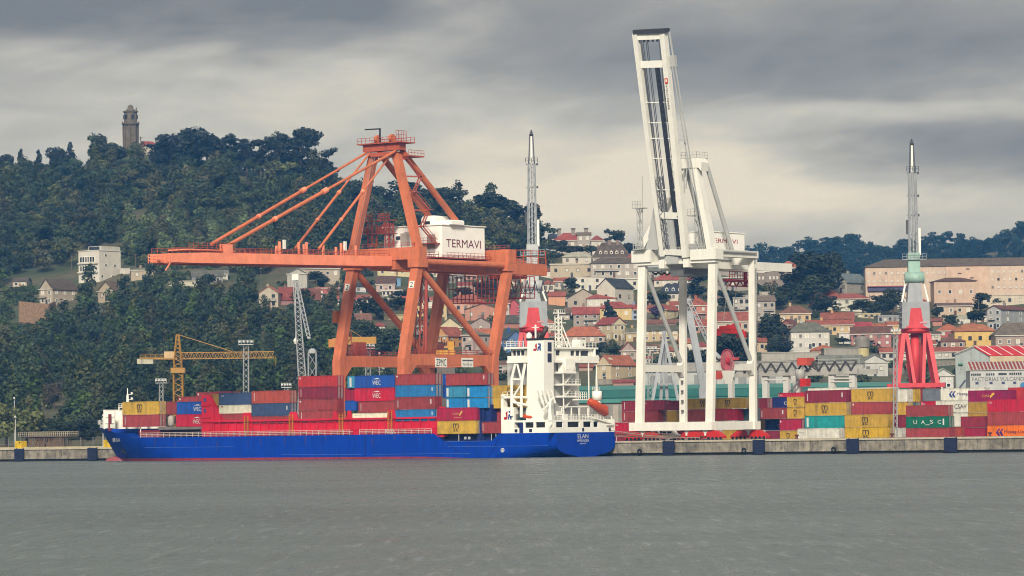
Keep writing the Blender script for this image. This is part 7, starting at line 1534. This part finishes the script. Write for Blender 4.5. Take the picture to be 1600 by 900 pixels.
 (1046, 1062, 486, 477, 471, 'g', (230, 224, 212), RT, 1, 2, 0, 'white cottage left of the second white crane leg'),
 (1108, 1122, 478, 466, 460, 'g', (214, 206, 196), RT, 1, 1, 0, 'pale cottage beside the third white crane leg'),
 (1122, 1148, 545, 534, 527, 'h', (226, 218, 204), RT, 1, 3, 0, 'white house with red roof below the red spreader'),
 (1062, 1084, 548, 536, 529, 'g', (224, 216, 204), RO, 1, 2, 0, 'white house with orange roof beside the second white crane leg'),
 (1036, 1060, 560, 549, 542, 'h', (206, 190, 170), RT, 1, 3, 0, 'buff house with red roof low between the first two white crane legs'),
 (1270, 1300, 484, 476, 470, 'h', (228, 222, 208), RT, 1, 3, 0, 'white bungalow with red roof left of the pale red roofed house'),
 (1236, 1260, 520, 511, 506, 'g', (224, 212, 194), RT, 1, 2, 0, 'cream cottage between the brick house and the grey hip roof'),
 (1366, 1388, 521, 512, 506, 'g', (224, 206, 180), RO, 1, 2, 0, 'cream cottage with orange roof above the maroon gables'),
 (1400, 1416, 540, 528, 521, 'h', (226, 220, 208), RT, 1, 1, 0, 'white cottage left of the slewing ring legs'),
 (1440, 1462, 549, 538, 532, 'g', (206, 176, 150), RT, 1, 2, 0, 'buff cottage behind the right red crane leg'),
 (1508, 1532, 518, 510, 505, 'h', (226, 220, 206), RT, 1, 2, 0, 'white cottage between the orange hip roof and the grey apartments'),
 (1523, 1545, 503, 494, 488, 'g', (220, 208, 190), BRN, 1, 2, 0, 'cream cottage left of the tall grey apartment house'),
 (630, 646, 478, 468, 462, 'g', (222, 214, 202), RT, 1, 2, 0, 'white cottage left of the second numbered orange leg'),
 (556, 576, 478, 468, 461, 'g', (214, 204, 190), RT, 1, 2, 0, 'pale cottage between the numbered orange legs'),
 (744, 764, 458, 448, 442, 'g', (222, 212, 196), RT, 1, 2, 0, 'white cottage under the trolley cage'),
 (818, 836, 462, 452, 446, 'h', (220, 208, 194), RT, 1, 2, 0, 'cream cottage behind the grey crane tower'),
 (668, 686, 482, 470, 464, 'g', (226, 206, 180), RT, 1, 2, 0, 'cream cottage between the second and third orange legs'),
 (20, 42, 448, 440, 434, 'g', (196, 184, 162), BRN, 1, 2, 0, 'small stone cottage on the slope at far left'),
 (338, 356, 436, 428, 422, 'g', (206, 200, 188), GRF, 1, 2, 0, 'pale grey cottage under the boom'),
]
SHD = {}
for r in HS: SHD[r[11]] = house(*r, chim=(1 if r[5] in 'gfh' and RNG.random() < .45 else 0))
import re
def clause(l): return re.split(r' (?:right|left|below|above|behind|before|between|beside|under|just|among|near|crossed|joined|low|in|at|the)\b', l)[0]
SEEN = set(); NI = 0
WCN = [('white', (232, 228, 218)), ('cream', (228, 214, 186)), ('pale grey', (196, 194, 188)), ('buff', (214, 190, 156)), ('off white', (222, 214, 200))]; RCN = [('red', RT), ('orange', RO), ('brown', (140, 96, 80)), ('dark red', RC)]
for _ in range(4000):
    if NI >= 60: break
    px = RNG.uniform(545, 1590); py = RNG.uniform(418, 592); w_ = RNG.uniform(13, 26); h_ = RNG.uniform(7, 12); r_ = RNG.uniform(4, 8)
    if py < crest(px)[0] + 16: continue
    if any(x0 - 1 < px + w_ and px < x1 + 1 and y0 - 1 < py and py - h_ - r_ < y1 + 2 for (x0, x1, y0, y1, _d) in RECTS): continue
    near = min(HS, key=lambda r: (abs((r[0] + r[1]) / 2 - px - w_ / 2) + 1.6 * abs(r[2] - py))); dx = px + w_ / 2 - (near[0] + near[1]) / 2; dy = py - near[2]
    rel = ('right of' if dx > 0 else 'left of') if abs(dx) > 1.6 * abs(dy) else ('below' if dy > 0 else 'above'); wn, wcol = WCN[RNG.integers(5)]; rn, rcol = RCN[RNG.integers(4)]
    lb = f'small {wn} cottage with {rn} roof {rel} the {clause(near[11])}'
    if (rel, near[11]) in SEEN or len(lb.split()) > 16: continue
    SEEN.add((rel, near[11])); NI += 1
    house(px, px + w_, py, py - h_, py - h_ - r_, 'gfh'[RNG.integers(3)], wcol, rcol, 1 if h_ < 10 else 2, 2, 0, lb, dep=8., chim=int(RNG.random() < .4))
def dormers(label, n, m_, z_=.25, h_=.4):
    t, P, H, hr, W_, dp, e, d, hd = SHD[label]
    for k in range(n):
        u_ = .14 + .72 * (k + .5) / n; p = P(u_, .06, H + hr * z_); w_ = min(1.3, W_ / n * .5)
        db = MB().prism([p - e * w_ / 2, p + e * w_ / 2, p + e * w_ / 2 + Z * 1.0, p + Z * 1.6, p - e * w_ / 2 + Z * 1.0], d * 2.2).build('dormer', m_, t)
        MB().obox(p - e * w_ * .3 - d * .05 + Z * .2, e * w_ * .6, d * .06, Z * .75).build('dormer_window', GLASS, db)
dormers('large house with steep brown roof and white dormers', 5, pm(236, 228, 212, .1)); dormers('wide navy mansard house between the white crane legs', 5, pm(216, 216, 220, .1)); dormers('cream house with orange roof and dormers above the green warehouse', 2, pm(226, 206, 176, .1))
t, P, H, hr, W_, dp, e, d, hd = SHD['large house with steep brown roof and white dormers']
for u_ in (.40, .62): MB().obox(P(u_, .4, H + hr * .6), e * 1.6, d * 1.0, Z * (hr * .4 + 1.2)).build('chimney', pm(130, 110, 104, .2), t)
t, P, H, hr, W_, dp, e, d, hd = SHD['villa with red hip roof on the crest right of the middle harbour crane']
for u_ in (.10, .58, 1.02): MB().obox(P(u_, .3, H + .3), e * 1.7, d * 1.2, Z * (hr + 1.4)).build('chimney', pm(150, 140, 130, .2), t); MB().obox(P(u_, .3, H + hr + 1.7) - e * .2 - d * .2, e * 2.1, d * 1.6, Z * .5).build('chimney_cap', pm(70, 64, 66, .1), t)
# the pink institution on the right slope
t, P, H, hr, W_, dp, e, d, hd = house(1353, 1665, 476, 418, 405, 'h', (226, 194, 168), (124, 100, 94), 0, 0, 0, 'very long pink institution with rows of windows on the right slope', dep=18, cat='building', name='institution', dD=24)
MB().obox(P(.01, -.06, H * .36), e * W_ * .22, d * 1.0, Z * 1.6).build('veranda', pm(70, 70, 110, .2), t); MB().obox(P(.008, -.09, H * .36 + 1.6), e * W_ * .225, d * 1.4, Z * .35).build('veranda_roof', pm(150, 70, 76, .2), t)
IW = pm(216, 188, 166, .1)
for i in range(3):
    for j in range(34):
        u_ = (j + .5) / 34
        if .40 < u_ < .62 or (i == 0 and u_ < .5): continue
        window(t, P(u_, 0, H * (.42 + .21 * i)), hd, 1.0, 1.2, RNG.random() < .88, IW)
MB().obox(P(.40, 0, 0) - d * 1.2, e * W_ * .21, d * 1.2, Z * (H - .3)).build('projecting_bay', pm(224, 192, 168, .2), t)
for u_, v_ in ((.50, .9), (.46, .78), (.52, .66), (.43, .62)): MB().obox(P(u_, 0, H * v_) - d * 1.28, e * 1.4, d * .1, Z * .45).build('vent', pm(84, 60, 66, 0), t)
house(1460, 1526, 476, 440, 434, 'h', (220, 182, 154), (120, 76, 74), 1, 4, 0, 'lower pink wing with plum eaves before the institution', dep=12, cat='building', name='institution', dD=-12)
PO = pm(120, 108, 96, .2)
for px, yb, yt, lb in [(974, 545, 516, 'wooden utility pole right of the cream gable apartment house'), (957, 553, 518, 'wooden utility pole before the cream gable apartment house'), (735, 505, 468, 'utility pole before the pink house'), (580, 498, 468, 'pale utility pole between the numbered orange legs'), (1359, 492, 460, 'utility pole right of the pale red roofed house'), (1529, 490, 462, 'utility pole left of the pale annex'), (1136, 480, 448, 'utility pole behind the right white diagonal'), (1022, 545, 515, 'utility pole right of the first white crane leg'), (112, 420, 398, 'utility pole left of the white modern block'), (212, 418, 396, 'utility pole above the low tan stone house'), (408, 455, 417, 'utility pole above the beige gable house')]:
    p = at(px, yb, float(ter_D(px, yb)) - 3); h = (yb - yt) / F * p[1]; t = thing('utility_pole', lb, 'pole', p); MB().tube(p - Z, p + Z * h, .16, .1, 7).build('post', PO, t); MB().beam(p + Z * (h - .6) - np.array([.8, 0, 0]), p + Z * (h - .6) + np.array([.8, 0, 0]), .12).build('crossarm', PO, t)
for x0, x1, yb, h, c, lb in [(905, 937, 553, 11, (150, 138, 122), 'rough stone garden wall below the orange hip roofed house'), (940, 984, 543, 9, (176, 160, 138), 'pale terrace wall below the cream gable apartment house'), (866, 915, 470, 5, (206, 200, 188), 'white garden wall below the white flat roofed house'), (1118, 1170, 466, 5, (196, 190, 178), 'pale garden wall behind the right white diagonal'), (1186, 1230, 462, 6, (206, 200, 186), 'pale wall right of the rightmost white crane leg top'), (1010, 1060, 545, 6, (170, 160, 148), 'stone wall below the lowest tan house'), (1300, 1345, 493, 4, (186, 178, 166), 'low wall below the pale red roofed house'), (700, 760, 512, 5, (190, 176, 160), 'pale wall below the brick orange gabled house'), (545, 600, 466, 4, (176, 170, 158), 'grey wall between the numbered orange legs'), (1440, 1500, 572, 8, (160, 152, 140), 'stone wall behind the right red crane leg'), (1370, 1440, 585, 9, (150, 144, 134), 'dark stone wall behind the red crane legs'), (1455, 1540, 500, 4, (196, 186, 170), 'pale wall below the tan terrace house'), (930, 1000, 600, 7, (176, 168, 156), 'stone wall above the green warehouse')]:
    D_ = float(ter_D((x0 + x1) / 2, yb)) - 2; p0 = at(x0, yb, D_); p1 = at(x1, yb, D_ + 4); hh = h / F * D_; t = thing('garden_wall', lb, 'wall', (p0 + p1) / 2); t['kind'] = 'thing'; wv = np.array([0, .35, 0]); MB().strut(p0 + Z * (hh / 2 - 1), p1 + Z * (hh / 2 - 1), wv, Z * (hh + 2)).build('wall', mat('garden wall ' + str(c), lin(*c, .6), .95, .3, 1.0, .5, bump=.4, bs=3), t); MB().strut(p0 + Z * (hh + .06), p1 + Z * (hh + .06), wv * 1.5, Z * .12).build('coping', CONC, t)
# water tower block, stone church tower
Dw = ter_D(1348, 556); p = at(1348, 556, Dw); t = thing('water_tower', 'squat cream tank building with grey louvred drum above the grey shed', 'tower', p); s_ = F / Dw
MB().lathe(p, [(10 / s_, -3), (10 / s_, 12 / s_)], 18).build('base', pm(222, 208, 150, .2), t); MB().lathe(p, [(11.5 / s_, 13 / s_), (11.5 / s_, 26 / s_), (10 / s_, 29 / s_), (4 / s_, 31 / s_)], 18).build('drum', pm(150, 144, 134, .3), t); MB().lathe(p, [(9.6 / s_, 12 / s_), (9.6 / s_, 13 / s_)], 18).build('collar', pm(90, 80, 74, .2), t); RECTS.append((1336, 1361, 524, 558, Dw))
Dt = 1898.0; p = at(204.5, 237, Dt); s_ = F / Dt; t = thing('stone_tower', 'grey stone belvedere tower with domed lantern on the hilltop', 'tower', p)
STN = mat('weathered granite', lin(140, 128, 110, .46), .95, .25, .5, .6, (84, 78, 70)); m_ = lambda k: k / s_
shaft = MB().lathe(p, [(m_(10.6), -12), (m_(10.6), 0), (m_(11.2), m_(42))], 8).build('shaft', STN, t)
for k in range(8): th = 2 * math.pi * k / 8; MB().beam(p + np.array([math.cos(th), math.sin(th), 0]) * m_(10.9) - Z * 5, p + np.array([math.cos(th), math.sin(th), 0]) * m_(11.4) + Z * m_(41), .7).build('pilaster', STN, shaft)
MB().lathe(p, [(m_(12), m_(41)), (m_(14), m_(43)), (m_(14), m_(44.5)), (m_(11), m_(45))], 16).build('cornice', STN, t); lan = MB().lathe(p, [(m_(10.3), m_(44)), (m_(10.0), m_(61)), (m_(12), m_(62)), (m_(12), m_(63.5)), (m_(8), m_(64))], 12).build('lantern', STN, t)
for k in range(6): th = -math.pi / 2 + (k - .6) * 1.05; c = p + np.array([math.cos(th), math.sin(th), 0]) * m_(9.9) + Z * m_(51); w_ = np.array([-math.sin(th), math.cos(th), 0]); MB().obox(c - w_ * m_(1.8), w_ * m_(3.6), np.array([math.cos(th), math.sin(th), 0]) * .5, Z * m_(6.5)).build('window', BLACK, lan)
for k in range(8): th = 2 * math.pi * k / 8 + .2; MB().lathe(p + np.array([math.cos(th), math.sin(th), 0]) * m_(12.5) + Z * m_(45), [(.5, 0), (.3, m_(1.5)), (.05, m_(3))], 6).build('pinnacle', STN, t)
MB().lathe(p, [(m_(8), m_(63.5)), (m_(7), m_(66)), (m_(4.6), m_(67)), (m_(4.6), m_(69.5)), (m_(3.8), m_(72)), (m_(1.5), m_(73.5)), (.1, m_(73.8))], 14).build('dome', STN, t, True)
MB().lathe(p + np.array([m_(9.5), -1, m_(63)]), [(.5, 0), (.35, m_(4)), (.2, m_(6))], 6).build('finial', STN, t)
p = at(233, 234, Dt + 6); t = thing('chapel', 'small chapel with red tiled roof beside the hilltop stone tower', 'chapel', p); w_ = m_(28) / 2
MB().box(p[0] - w_, p[0] + w_, p[1], p[1] + 9, p[2] - 10, p[2] + m_(6)).build('wall', pm(196, 188, 172, .2), t); MB().prism([(p[0] - w_ - .3, p[1] - .5, p[2] + m_(6)), (p[0] + w_ + .4, p[1] - .5, p[2] + m_(5)), (p[0] + w_ - 3, p[1] + 4.5, p[2] + m_(13)), (p[0] - w_, p[1] + 4.5, p[2] + m_(14))], Z * .3).build('roof', tile(*RC), t)
mb = MB(); mb.box(p[0] + 2.6, p[0] + 3.4, p[1] + 4, p[1] + 5, p[2] + m_(13), p[2] + m_(17)); mb.build('chimney', STN, t); mb = MB(); mb.beam(p + np.array([-w_ + .3, 0, m_(14)]), p + np.array([-w_ + .3, 0, m_(21)]), .3); mb.beam(p + np.array([-w_ - .7, 0, m_(19)]), p + np.array([-w_ + 1.3, 0, m_(19)]), .25); mb.build('cross', STN, t)
# ================================================================== trees
def free(px, py, D, up=26):
    for (x0, x1, y0, y1, Dh) in RECTS:
        if x0 - 7 < px < x1 + 7 and D < Dh + 6 and py - up < y1 and py > y0: return False
        if x0 - 4 < px < x1 + 4 and y0 < py < y1: return False
    return True
def gp(px, py):
    D = float(ter_D(px, py)); p = at(px, py, D); return p, D
wood_spots = []; pale = []
def scatter(poly_fn, n, kinds, pals, smin, smax, out, up=26):
    k = 0; tries = 0
    while k < n and tries < n * 30:
        tries += 1; px = RNG.uniform(-60, 900); py = RNG.uniform(225, 690)
        if not poly_fn(px, py): continue
        p, D = gp(px, py)
        if not free(px, py, D, up): continue
        kind = kinds[RNG.integers(len(kinds))]; s = RNG.uniform(smin, smax); out.append((p[0], p[1], p[2] - 1.2, kind, s, RNG.uniform(.85, 1.15), pals[RNG.integers(len(pals))])); k += 1
def crest_ok(px, py, m=3): return py > crest(px)[0] + m
def in_open(px, py): return (px < 75 and 440 < py < 545 and py > 440 + (75 - px) * .1) or (185 < px < 330 and 408 < py < 446) or (60 < px < 130 and 440 < py < 470)
def pale_zone(px, py): return 185 < px < 425 and 345 + abs(px - 300) * .10 < py < 408
upper = lambda px, py: crest_ok(px, py) and not (185 < px < 262 and py < 284) and py < 430 and px < 860 and not (px > 530 and py > 420) and not in_open(px, py) and not pale_zone(px, py)
lower = lambda px, py: 430 <= py < 688 and px < 545 + (py - 430) * .10 and not in_open(px, py) and not (px > 395 and py < 476) and not (55 < px < 110 and 628 < py < 690)
scatter(upper, 620, ['round', 'round', 'euc', 'umb'], ['dark', 'dark', 'mid', 'mid', 'warm'], .95, 1.45, wood_spots, 20)
scatter(lower, 640, ['round', 'euc', 'euc', 'round'], ['mid', 'dark', 'mid', 'mid', 'warm', 'fresh', 'dark'], .75, 1.2, wood_spots, 24)
wood('woodland', 'dense dark mixed wood covering the hill at left', wood_spots)
scatter(lambda px, py: pale_zone(px, py) and not in_open(px, py), 190, ['round', 'euc'], ['pale', 'pale', 'warm', 'mid'], .65, 1.0, pale, 12)
wood('young_woodland', 'pale green young trees in a band across the hill', pale)
bs = []
scatter(lambda px, py: in_open(px, py), 330, ['bush'], ['mid', 'warm', 'fresh', 'mid', 'dark'], .6, 1.5, bs, 5)
scatter(lambda px, py: (400 < px < 545 and 428 < py < 480), 90, ['bush'], ['mid', 'warm', 'fresh'], .7, 1.5, bs, 6)
k = 0
while k < 1700:
    px = RNG.uniform(530, 1640); py = RNG.uniform(400, 600)
    if py < crest(px)[0] + 5: continue
    p, D = gp(px, py); k += 1
    if free(px, py, D, 8): bs.append((p[0], p[1], p[2] - .5, 'bush', RNG.uniform(.8, 1.9), RNG.uniform(.8, 1.4), ['dark', 'mid', 'mid', 'warm'][RNG.integers(4)]) if RNG.random() < .72 else (p[0], p[1], p[2] - 1.5, 'round', RNG.uniform(.4, .65), 1.0, ['dark', 'mid'][RNG.integers(2)]))
wood('hedges', 'bushes and hedges between the houses on the slope', bs, 'shrubs')
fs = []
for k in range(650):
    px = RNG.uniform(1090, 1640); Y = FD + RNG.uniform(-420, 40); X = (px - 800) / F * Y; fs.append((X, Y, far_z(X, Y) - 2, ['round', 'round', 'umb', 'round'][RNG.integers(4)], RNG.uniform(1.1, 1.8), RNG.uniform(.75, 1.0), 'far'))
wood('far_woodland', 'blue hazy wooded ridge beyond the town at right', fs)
# single trees
TP = {}
BARK = mat('bark', lin(96, 84, 70, .6), .95, .25, 1.5)
def proto(kind, v):
    k = (kind, v)
    if k in TP: return TP[k]
    rng = np.random.default_rng(hash(k) % 1000 + 3 if False else (sum(map(ord, kind)) * 7 + v * 31)); lb = lobes_for(kind, rng)
    n, sz = {'round': (1500, .36), 'euc': (1500, .38), 'umb': (1500, .34), 'open': (1500, .32), 'fir': (1500, .34), 'palm': (700, .42), 'bush': (500, .26)}[kind]
    V, sh_ = leaves(lb, n, sz, rng); cm = np_mesh('crown', V, sh_); cm.materials.append(LEAF)
    tk = MB(); top = max(l[2] for l in lb); tk.tube((0, 0, -1.5), (rng.uniform(-.2, .2), 0, top * .55), .34, .2, 8); tk.tube((0, 0, top * .54), (rng.uniform(-.5, .5), rng.uniform(-.4, .4), top * .92), .2, .06, 7)
    for l in lb[::2]:
        z0_ = l[2] * rng.uniform(.5, .7); tk.tube((0, 0, z0_), (l[0] * .85, l[1] * .85, l[2]), .11, .04, 5)
    tm = tk.data('trunk'); tm.materials.append(BARK); H = float(np.percentile(V[:, 2], 99)); Wd = float(np.percentile(V[:, 0], 98) - np.percentile(V[:, 0], 2)); TP[k] = (cm, tm, H, Wd); return TP[k]
TREEMAT = {k: leaf_mat('foliage ' + k, c + (1,)) for k, c in {'dark': (.026, .036, .024), 'mid': (.040, .056, .029), 'fresh': (.115, .130, .046), 'warm': (.075, .062, .038), 'blue': (.020, .028, .025), 'purple': (.055, .032, .08)}.items()}
def tree(px, yb, yt, wpx, kind, tone, label, group, v=0, D=None, name=None):
    if D is None: p, D = gp(px, yb)
    else: p = at(px, yb, D)
    cm, tm, H, Wd = proto(kind, v); s = F / D; sz = (yb - yt) / s / H; sx = wpx / s / Wd
    t = thing(name or {'fir': 'conifer', 'palm': 'palm_tree', 'umb': 'pine_tree', 'bush': 'shrub'}.get(kind, 'tree'), label, 'shrub' if kind == 'bush' else 'tree', p, group); t.scale = (sx, sx, sz); t.rotation_euler.z = RNG.uniform(0, 6.28)
    link('trunk', tm, t); c = link('crown', cm, t); c.material_slots[0].link = 'OBJECT'; c.material_slots[0].material = TREEMAT[tone]
GK = 'trees along the hill skyline'; GT = 'trees among the houses'
for r in [
 (6, 290, 243, 34, 'round', 'blue', 'dark tree at the far left end of the skyline'), (33, 292, 236, 24, 'fir', 'blue', 'first pointed conifer on the skyline left of the stone tower'), (60, 290, 237, 26, 'fir', 'blue', 'second pointed conifer on the skyline left of the stone tower'),
 (92, 285, 231, 32, 'round', 'blue', 'full round crown on the skyline left of the leaning conifer'), (110, 282, 225, 28, 'fir', 'blue', 'ragged conifer with blunt top left of the stone tower'), (148, 275, 229, 30, 'open', 'blue', 'thin airy tree with gaps left of the stone tower'),
 (180, 262, 225, 36, 'round', 'blue', 'bushy tree just left of the stone tower'), (214, 262, 231, 16, 'umb', 'blue', 'small flat topped pine before the stone tower foot'), (252, 268, 233, 30, 'round', 'blue', 'round tree right of the chapel'), (292, 268, 202, 60, 'round', 'blue', 'tall domed crown, highest on the left skyline'),
 (268, 268, 211, 40, 'open', 'blue', 'open branched tree at the left of the domed crown'), (325, 272, 207, 56, 'round', 'blue', 'broad dark crown right of the domed one'), (362, 276, 215, 44, 'open', 'blue', 'tufted tree with forked top near the skyline dip'), (386, 280, 223, 28, 'open', 'blue', 'slim tufted tree right of the forked one'),
 (408, 280, 219, 42, 'open', 'blue', 'loose crowned tree left of the tall umbrella pine'), (436, 275, 210, 46, 'umb', 'blue', 'flat crowned pine left of the tall umbrella pine'), (482, 285, 200, 62, 'umb', 'blue', 'tall umbrella pine, highest at the right skyline end'), (470, 290, 222, 60, 'open', 'blue', 'airy tree under the tall umbrella pine'), (505, 300, 232, 46, 'open', 'blue', 'sparse leaning tree at the skyline drop'), (520, 316, 262, 26, 'open', 'blue', 'small tufted tree just left of the orange stays'),
 (552, 335, 284, 56, 'round', 'dark', 'round tree behind the orange mast leg'), (592, 338, 291, 60, 'round', 'dark', 'broad tree under the orange mast'), (632, 340, 285, 60, 'euc', 'mid', 'leafy tree behind the right mast leg'), (668, 348, 297, 56, 'round', 'dark', 'round tree right of the right mast leg'), (698, 350, 293, 56, 'umb', 'dark', 'wide flat topped tree behind the orange back stay'), (735, 358, 318, 50, 'round', 'dark', 'low tree in the skyline dip right of the back stay'), (776, 368, 304, 74, 'round', 'dark', 'large dome shaped tree right of the back stay'), (812, 378, 318, 56, 'round', 'dark', 'round tree left of the middle crane jib'), (838, 384, 330, 26, 'open', 'dark', 'thin tree behind the middle crane jib')]: tree(*r, GK, v=int(RNG.integers(4)))
for r in [
 (952, 388, 358, 22, 'open', 'dark', 'slim tufted tree on the crest beside the dormered house'), (967, 390, 361, 20, 'round', 'dark', 'dark tree right of the slim tufted tree on the crest'), (984, 402, 380, 26, 'round', 'blue', 'round dark tree on the crest left of the white crane'),
 (893, 464, 434, 22, 'euc', 'dark', 'bushy evergreen left of the white flat roofed house'), (951, 502, 470, 24, 'fir', 'blue', 'dark pointed conifer before the yellow house'), (935, 560, 535, 40, 'round', 'dark', 'round bushy tree below the orange hip roofed house'), (955, 562, 540, 26, 'round', 'mid', 'rounded bush tree right of the stone wall house'), (898, 509, 493, 16, 'round', 'dark', 'small dark tree left of the grey stone house'), (870, 398, 376, 30, 'round', 'dark', 'bushy tree below the middle crane jib'), (900, 398, 384, 40, 'round', 'dark', 'hedge like tree below the red hip roofed villa'), (925, 398, 384, 18, 'round', 'mid', 'small tree below the white crest house'),
 (1090, 470, 423, 30, 'euc', 'blue', 'tall blue dark tree between the second and third white crane legs'), (1140, 486, 454, 50, 'round', 'dark', 'spreading tree behind the white crane right diagonal'), (1025, 500, 478, 22, 'round', 'purple', 'purple leaved tree right of the first white crane leg'), (1020, 474, 456, 40, 'round', 'mid', 'leafy tree below the navy mansard house'), (1140, 600, 520, 66, 'round', 'dark', 'large dark tree behind the red cable reel'), (1088, 600, 548, 46, 'round', 'dark', 'dark tree right of the second white crane leg foot'), (1165, 590, 530, 40, 'round', 'dark', 'dark tree left of the rightmost white crane leg'), (1030, 600, 560, 46, 'round', 'mid', 'tree behind the first white diagonal foot'),
 (1204, 546, 492, 46, 'round', 'dark', 'big round dark tree right of the white crane'), (1215, 556, 524, 34, 'round', 'dark', 'lower round tree beside the white hip roofed house'), (1232, 556, 532, 20, 'round', 'blue', 'small dark tree left of the white canopy'), (1262, 470, 396, 60, 'euc', 'dark', 'tall dense evergreen in the big clump right of the white crane'), (1292, 466, 396, 46, 'round', 'dark', 'broad evergreen right of the tall dense one'), (1235, 468, 430, 50, 'round', 'dark', 'rounded evergreen at the left of the big clump'), (1270, 474, 432, 50, 'round', 'mid', 'lower leafy tree of the big evergreen clump'), (1292, 440, 398, 22, 'palm', 'dark', 'palm tree above the grey gable house'), (1306, 436, 414, 26, 'round', 'dark', 'small tree behind the grey gable roof'), (1222, 484, 455, 40, 'round', 'mid', 'leafy tree above the buff house'), (1291, 490, 462, 40, 'round', 'dark', 'dark tree left of the pale red roofed house'), (1348, 494, 468, 36, 'round', 'dark', 'dark shrubby tree below the pale red roofed house'), (1308, 490, 474, 20, 'open', 'mid', 'small open tree before the pale red roofed house'),
 (1396, 494, 452, 34, 'round', 'dark', 'dark tree left of the mint crane drum'), (1375, 486, 462, 28, 'round', 'dark', 'round dark tree below the pink veranda'), (1464, 504, 480, 22, 'round', 'dark', 'plum dark tree right of the grey crane cabin'), (1484, 508, 492, 24, 'round', 'mid', 'small tree left of the white shrub house'), (1532, 490, 458, 24, 'euc', 'dark', 'slender dark tree left of the pale annex'), (1557, 478, 466, 16, 'round', 'dark', 'small round tree beside the pale annex'), (1525, 512, 486, 30, 'round', 'dark', 'bushy tree left of the tall grey apartment house'), (1563, 545, 526, 20, 'round', 'blue', 'round clipped tree before the brown roofed stone house'), (1318, 540, 528, 22, 'round', 'dark', 'dark bush tree below the small white house'),
 (512, 484, 460, 20, 'round', 'dark', 'dark tree below the white terrace wall'), (494, 446, 424, 30, 'round', 'dark', 'dark tree before the tan apartment house'), (570, 545, 500, 44, 'round', 'mid', 'leafy tree behind the leftmost orange leg'), (605, 560, 515, 50, 'round', 'mid', 'leafy tree between the numbered orange legs, low'), (590, 500, 465, 50, 'round', 'dark', 'dark tree between the numbered orange legs, high'), (625, 485, 455, 36, 'euc', 'dark', 'tall dark tree left of the second orange leg'), (660, 560, 520, 30, 'round', 'mid', 'leafy tree behind the third orange leg'), (775, 464, 430, 30, 'euc', 'blue', 'dark tree left of the rightmost orange leg'), (752, 466, 440, 36, 'round', 'dark', 'round tree under the girder'), (775, 575, 540, 30, 'round', 'dark', 'dark tree left of the ship bridge wing'), (720, 470, 450, 34, 'round', 'dark', 'dark tree beside the pink house under the girder')]: tree(*r, GT, v=int(RNG.integers(4)))
GQ = 'green trees behind the left quay'
for i, r in enumerate([(10, 696, 632, 56, 'round', 'fresh', 'light green tree at the left edge behind the quay'), (42, 697, 640, 50, 'round', 'fresh', 'light green tree behind the white lamp post'), (70, 698, 655, 46, 'round', 'mid', 'green tree behind the rusty trestle'), (100, 698, 660, 50, 'round', 'mid', 'green tree right of the rusty trestle'), (130, 698, 655, 46, 'round', 'dark', 'dark green tree left of the ship bow'), (-12, 697, 645, 40, 'round', 'fresh', 'light green tree cut by the left picture edge'), (85, 640, 600, 26, 'round', 'warm', 'rust tinted tree above the left quay trees'), (70, 640, 612, 18, 'bush', 'fresh', 'pale round bush above the left quay trees')]): tree(*r, GQ, v=i % 4, D=1052 + i * 2 if i < 6 else None)
# ================================================================== the air between
hz = MB(); hz.box(-1500, 1700, -60, 3600, -6, 330)
hm = bpy.data.materials.new('thin haze'); hm.use_nodes = True; nt = hm.node_tree; nt.nodes.clear(); g = G(nt)
pv = g.n('ShaderNodeVolumePrincipled'); pv.inputs['Color'].default_value = (.12, .42, 1.0, 1); pv.inputs['Absorption Color'].default_value = (1, 1, 1, 1); pv.inputs['Density'].default_value = .0001; pv.inputs['Anisotropy'].default_value = .0
ou = g.n('ShaderNodeOutputMaterial'); nt.links.new(pv.outputs[0], ou.inputs['Volume'])
o = hz.build('haze', hm); o['kind'] = 'stuff'
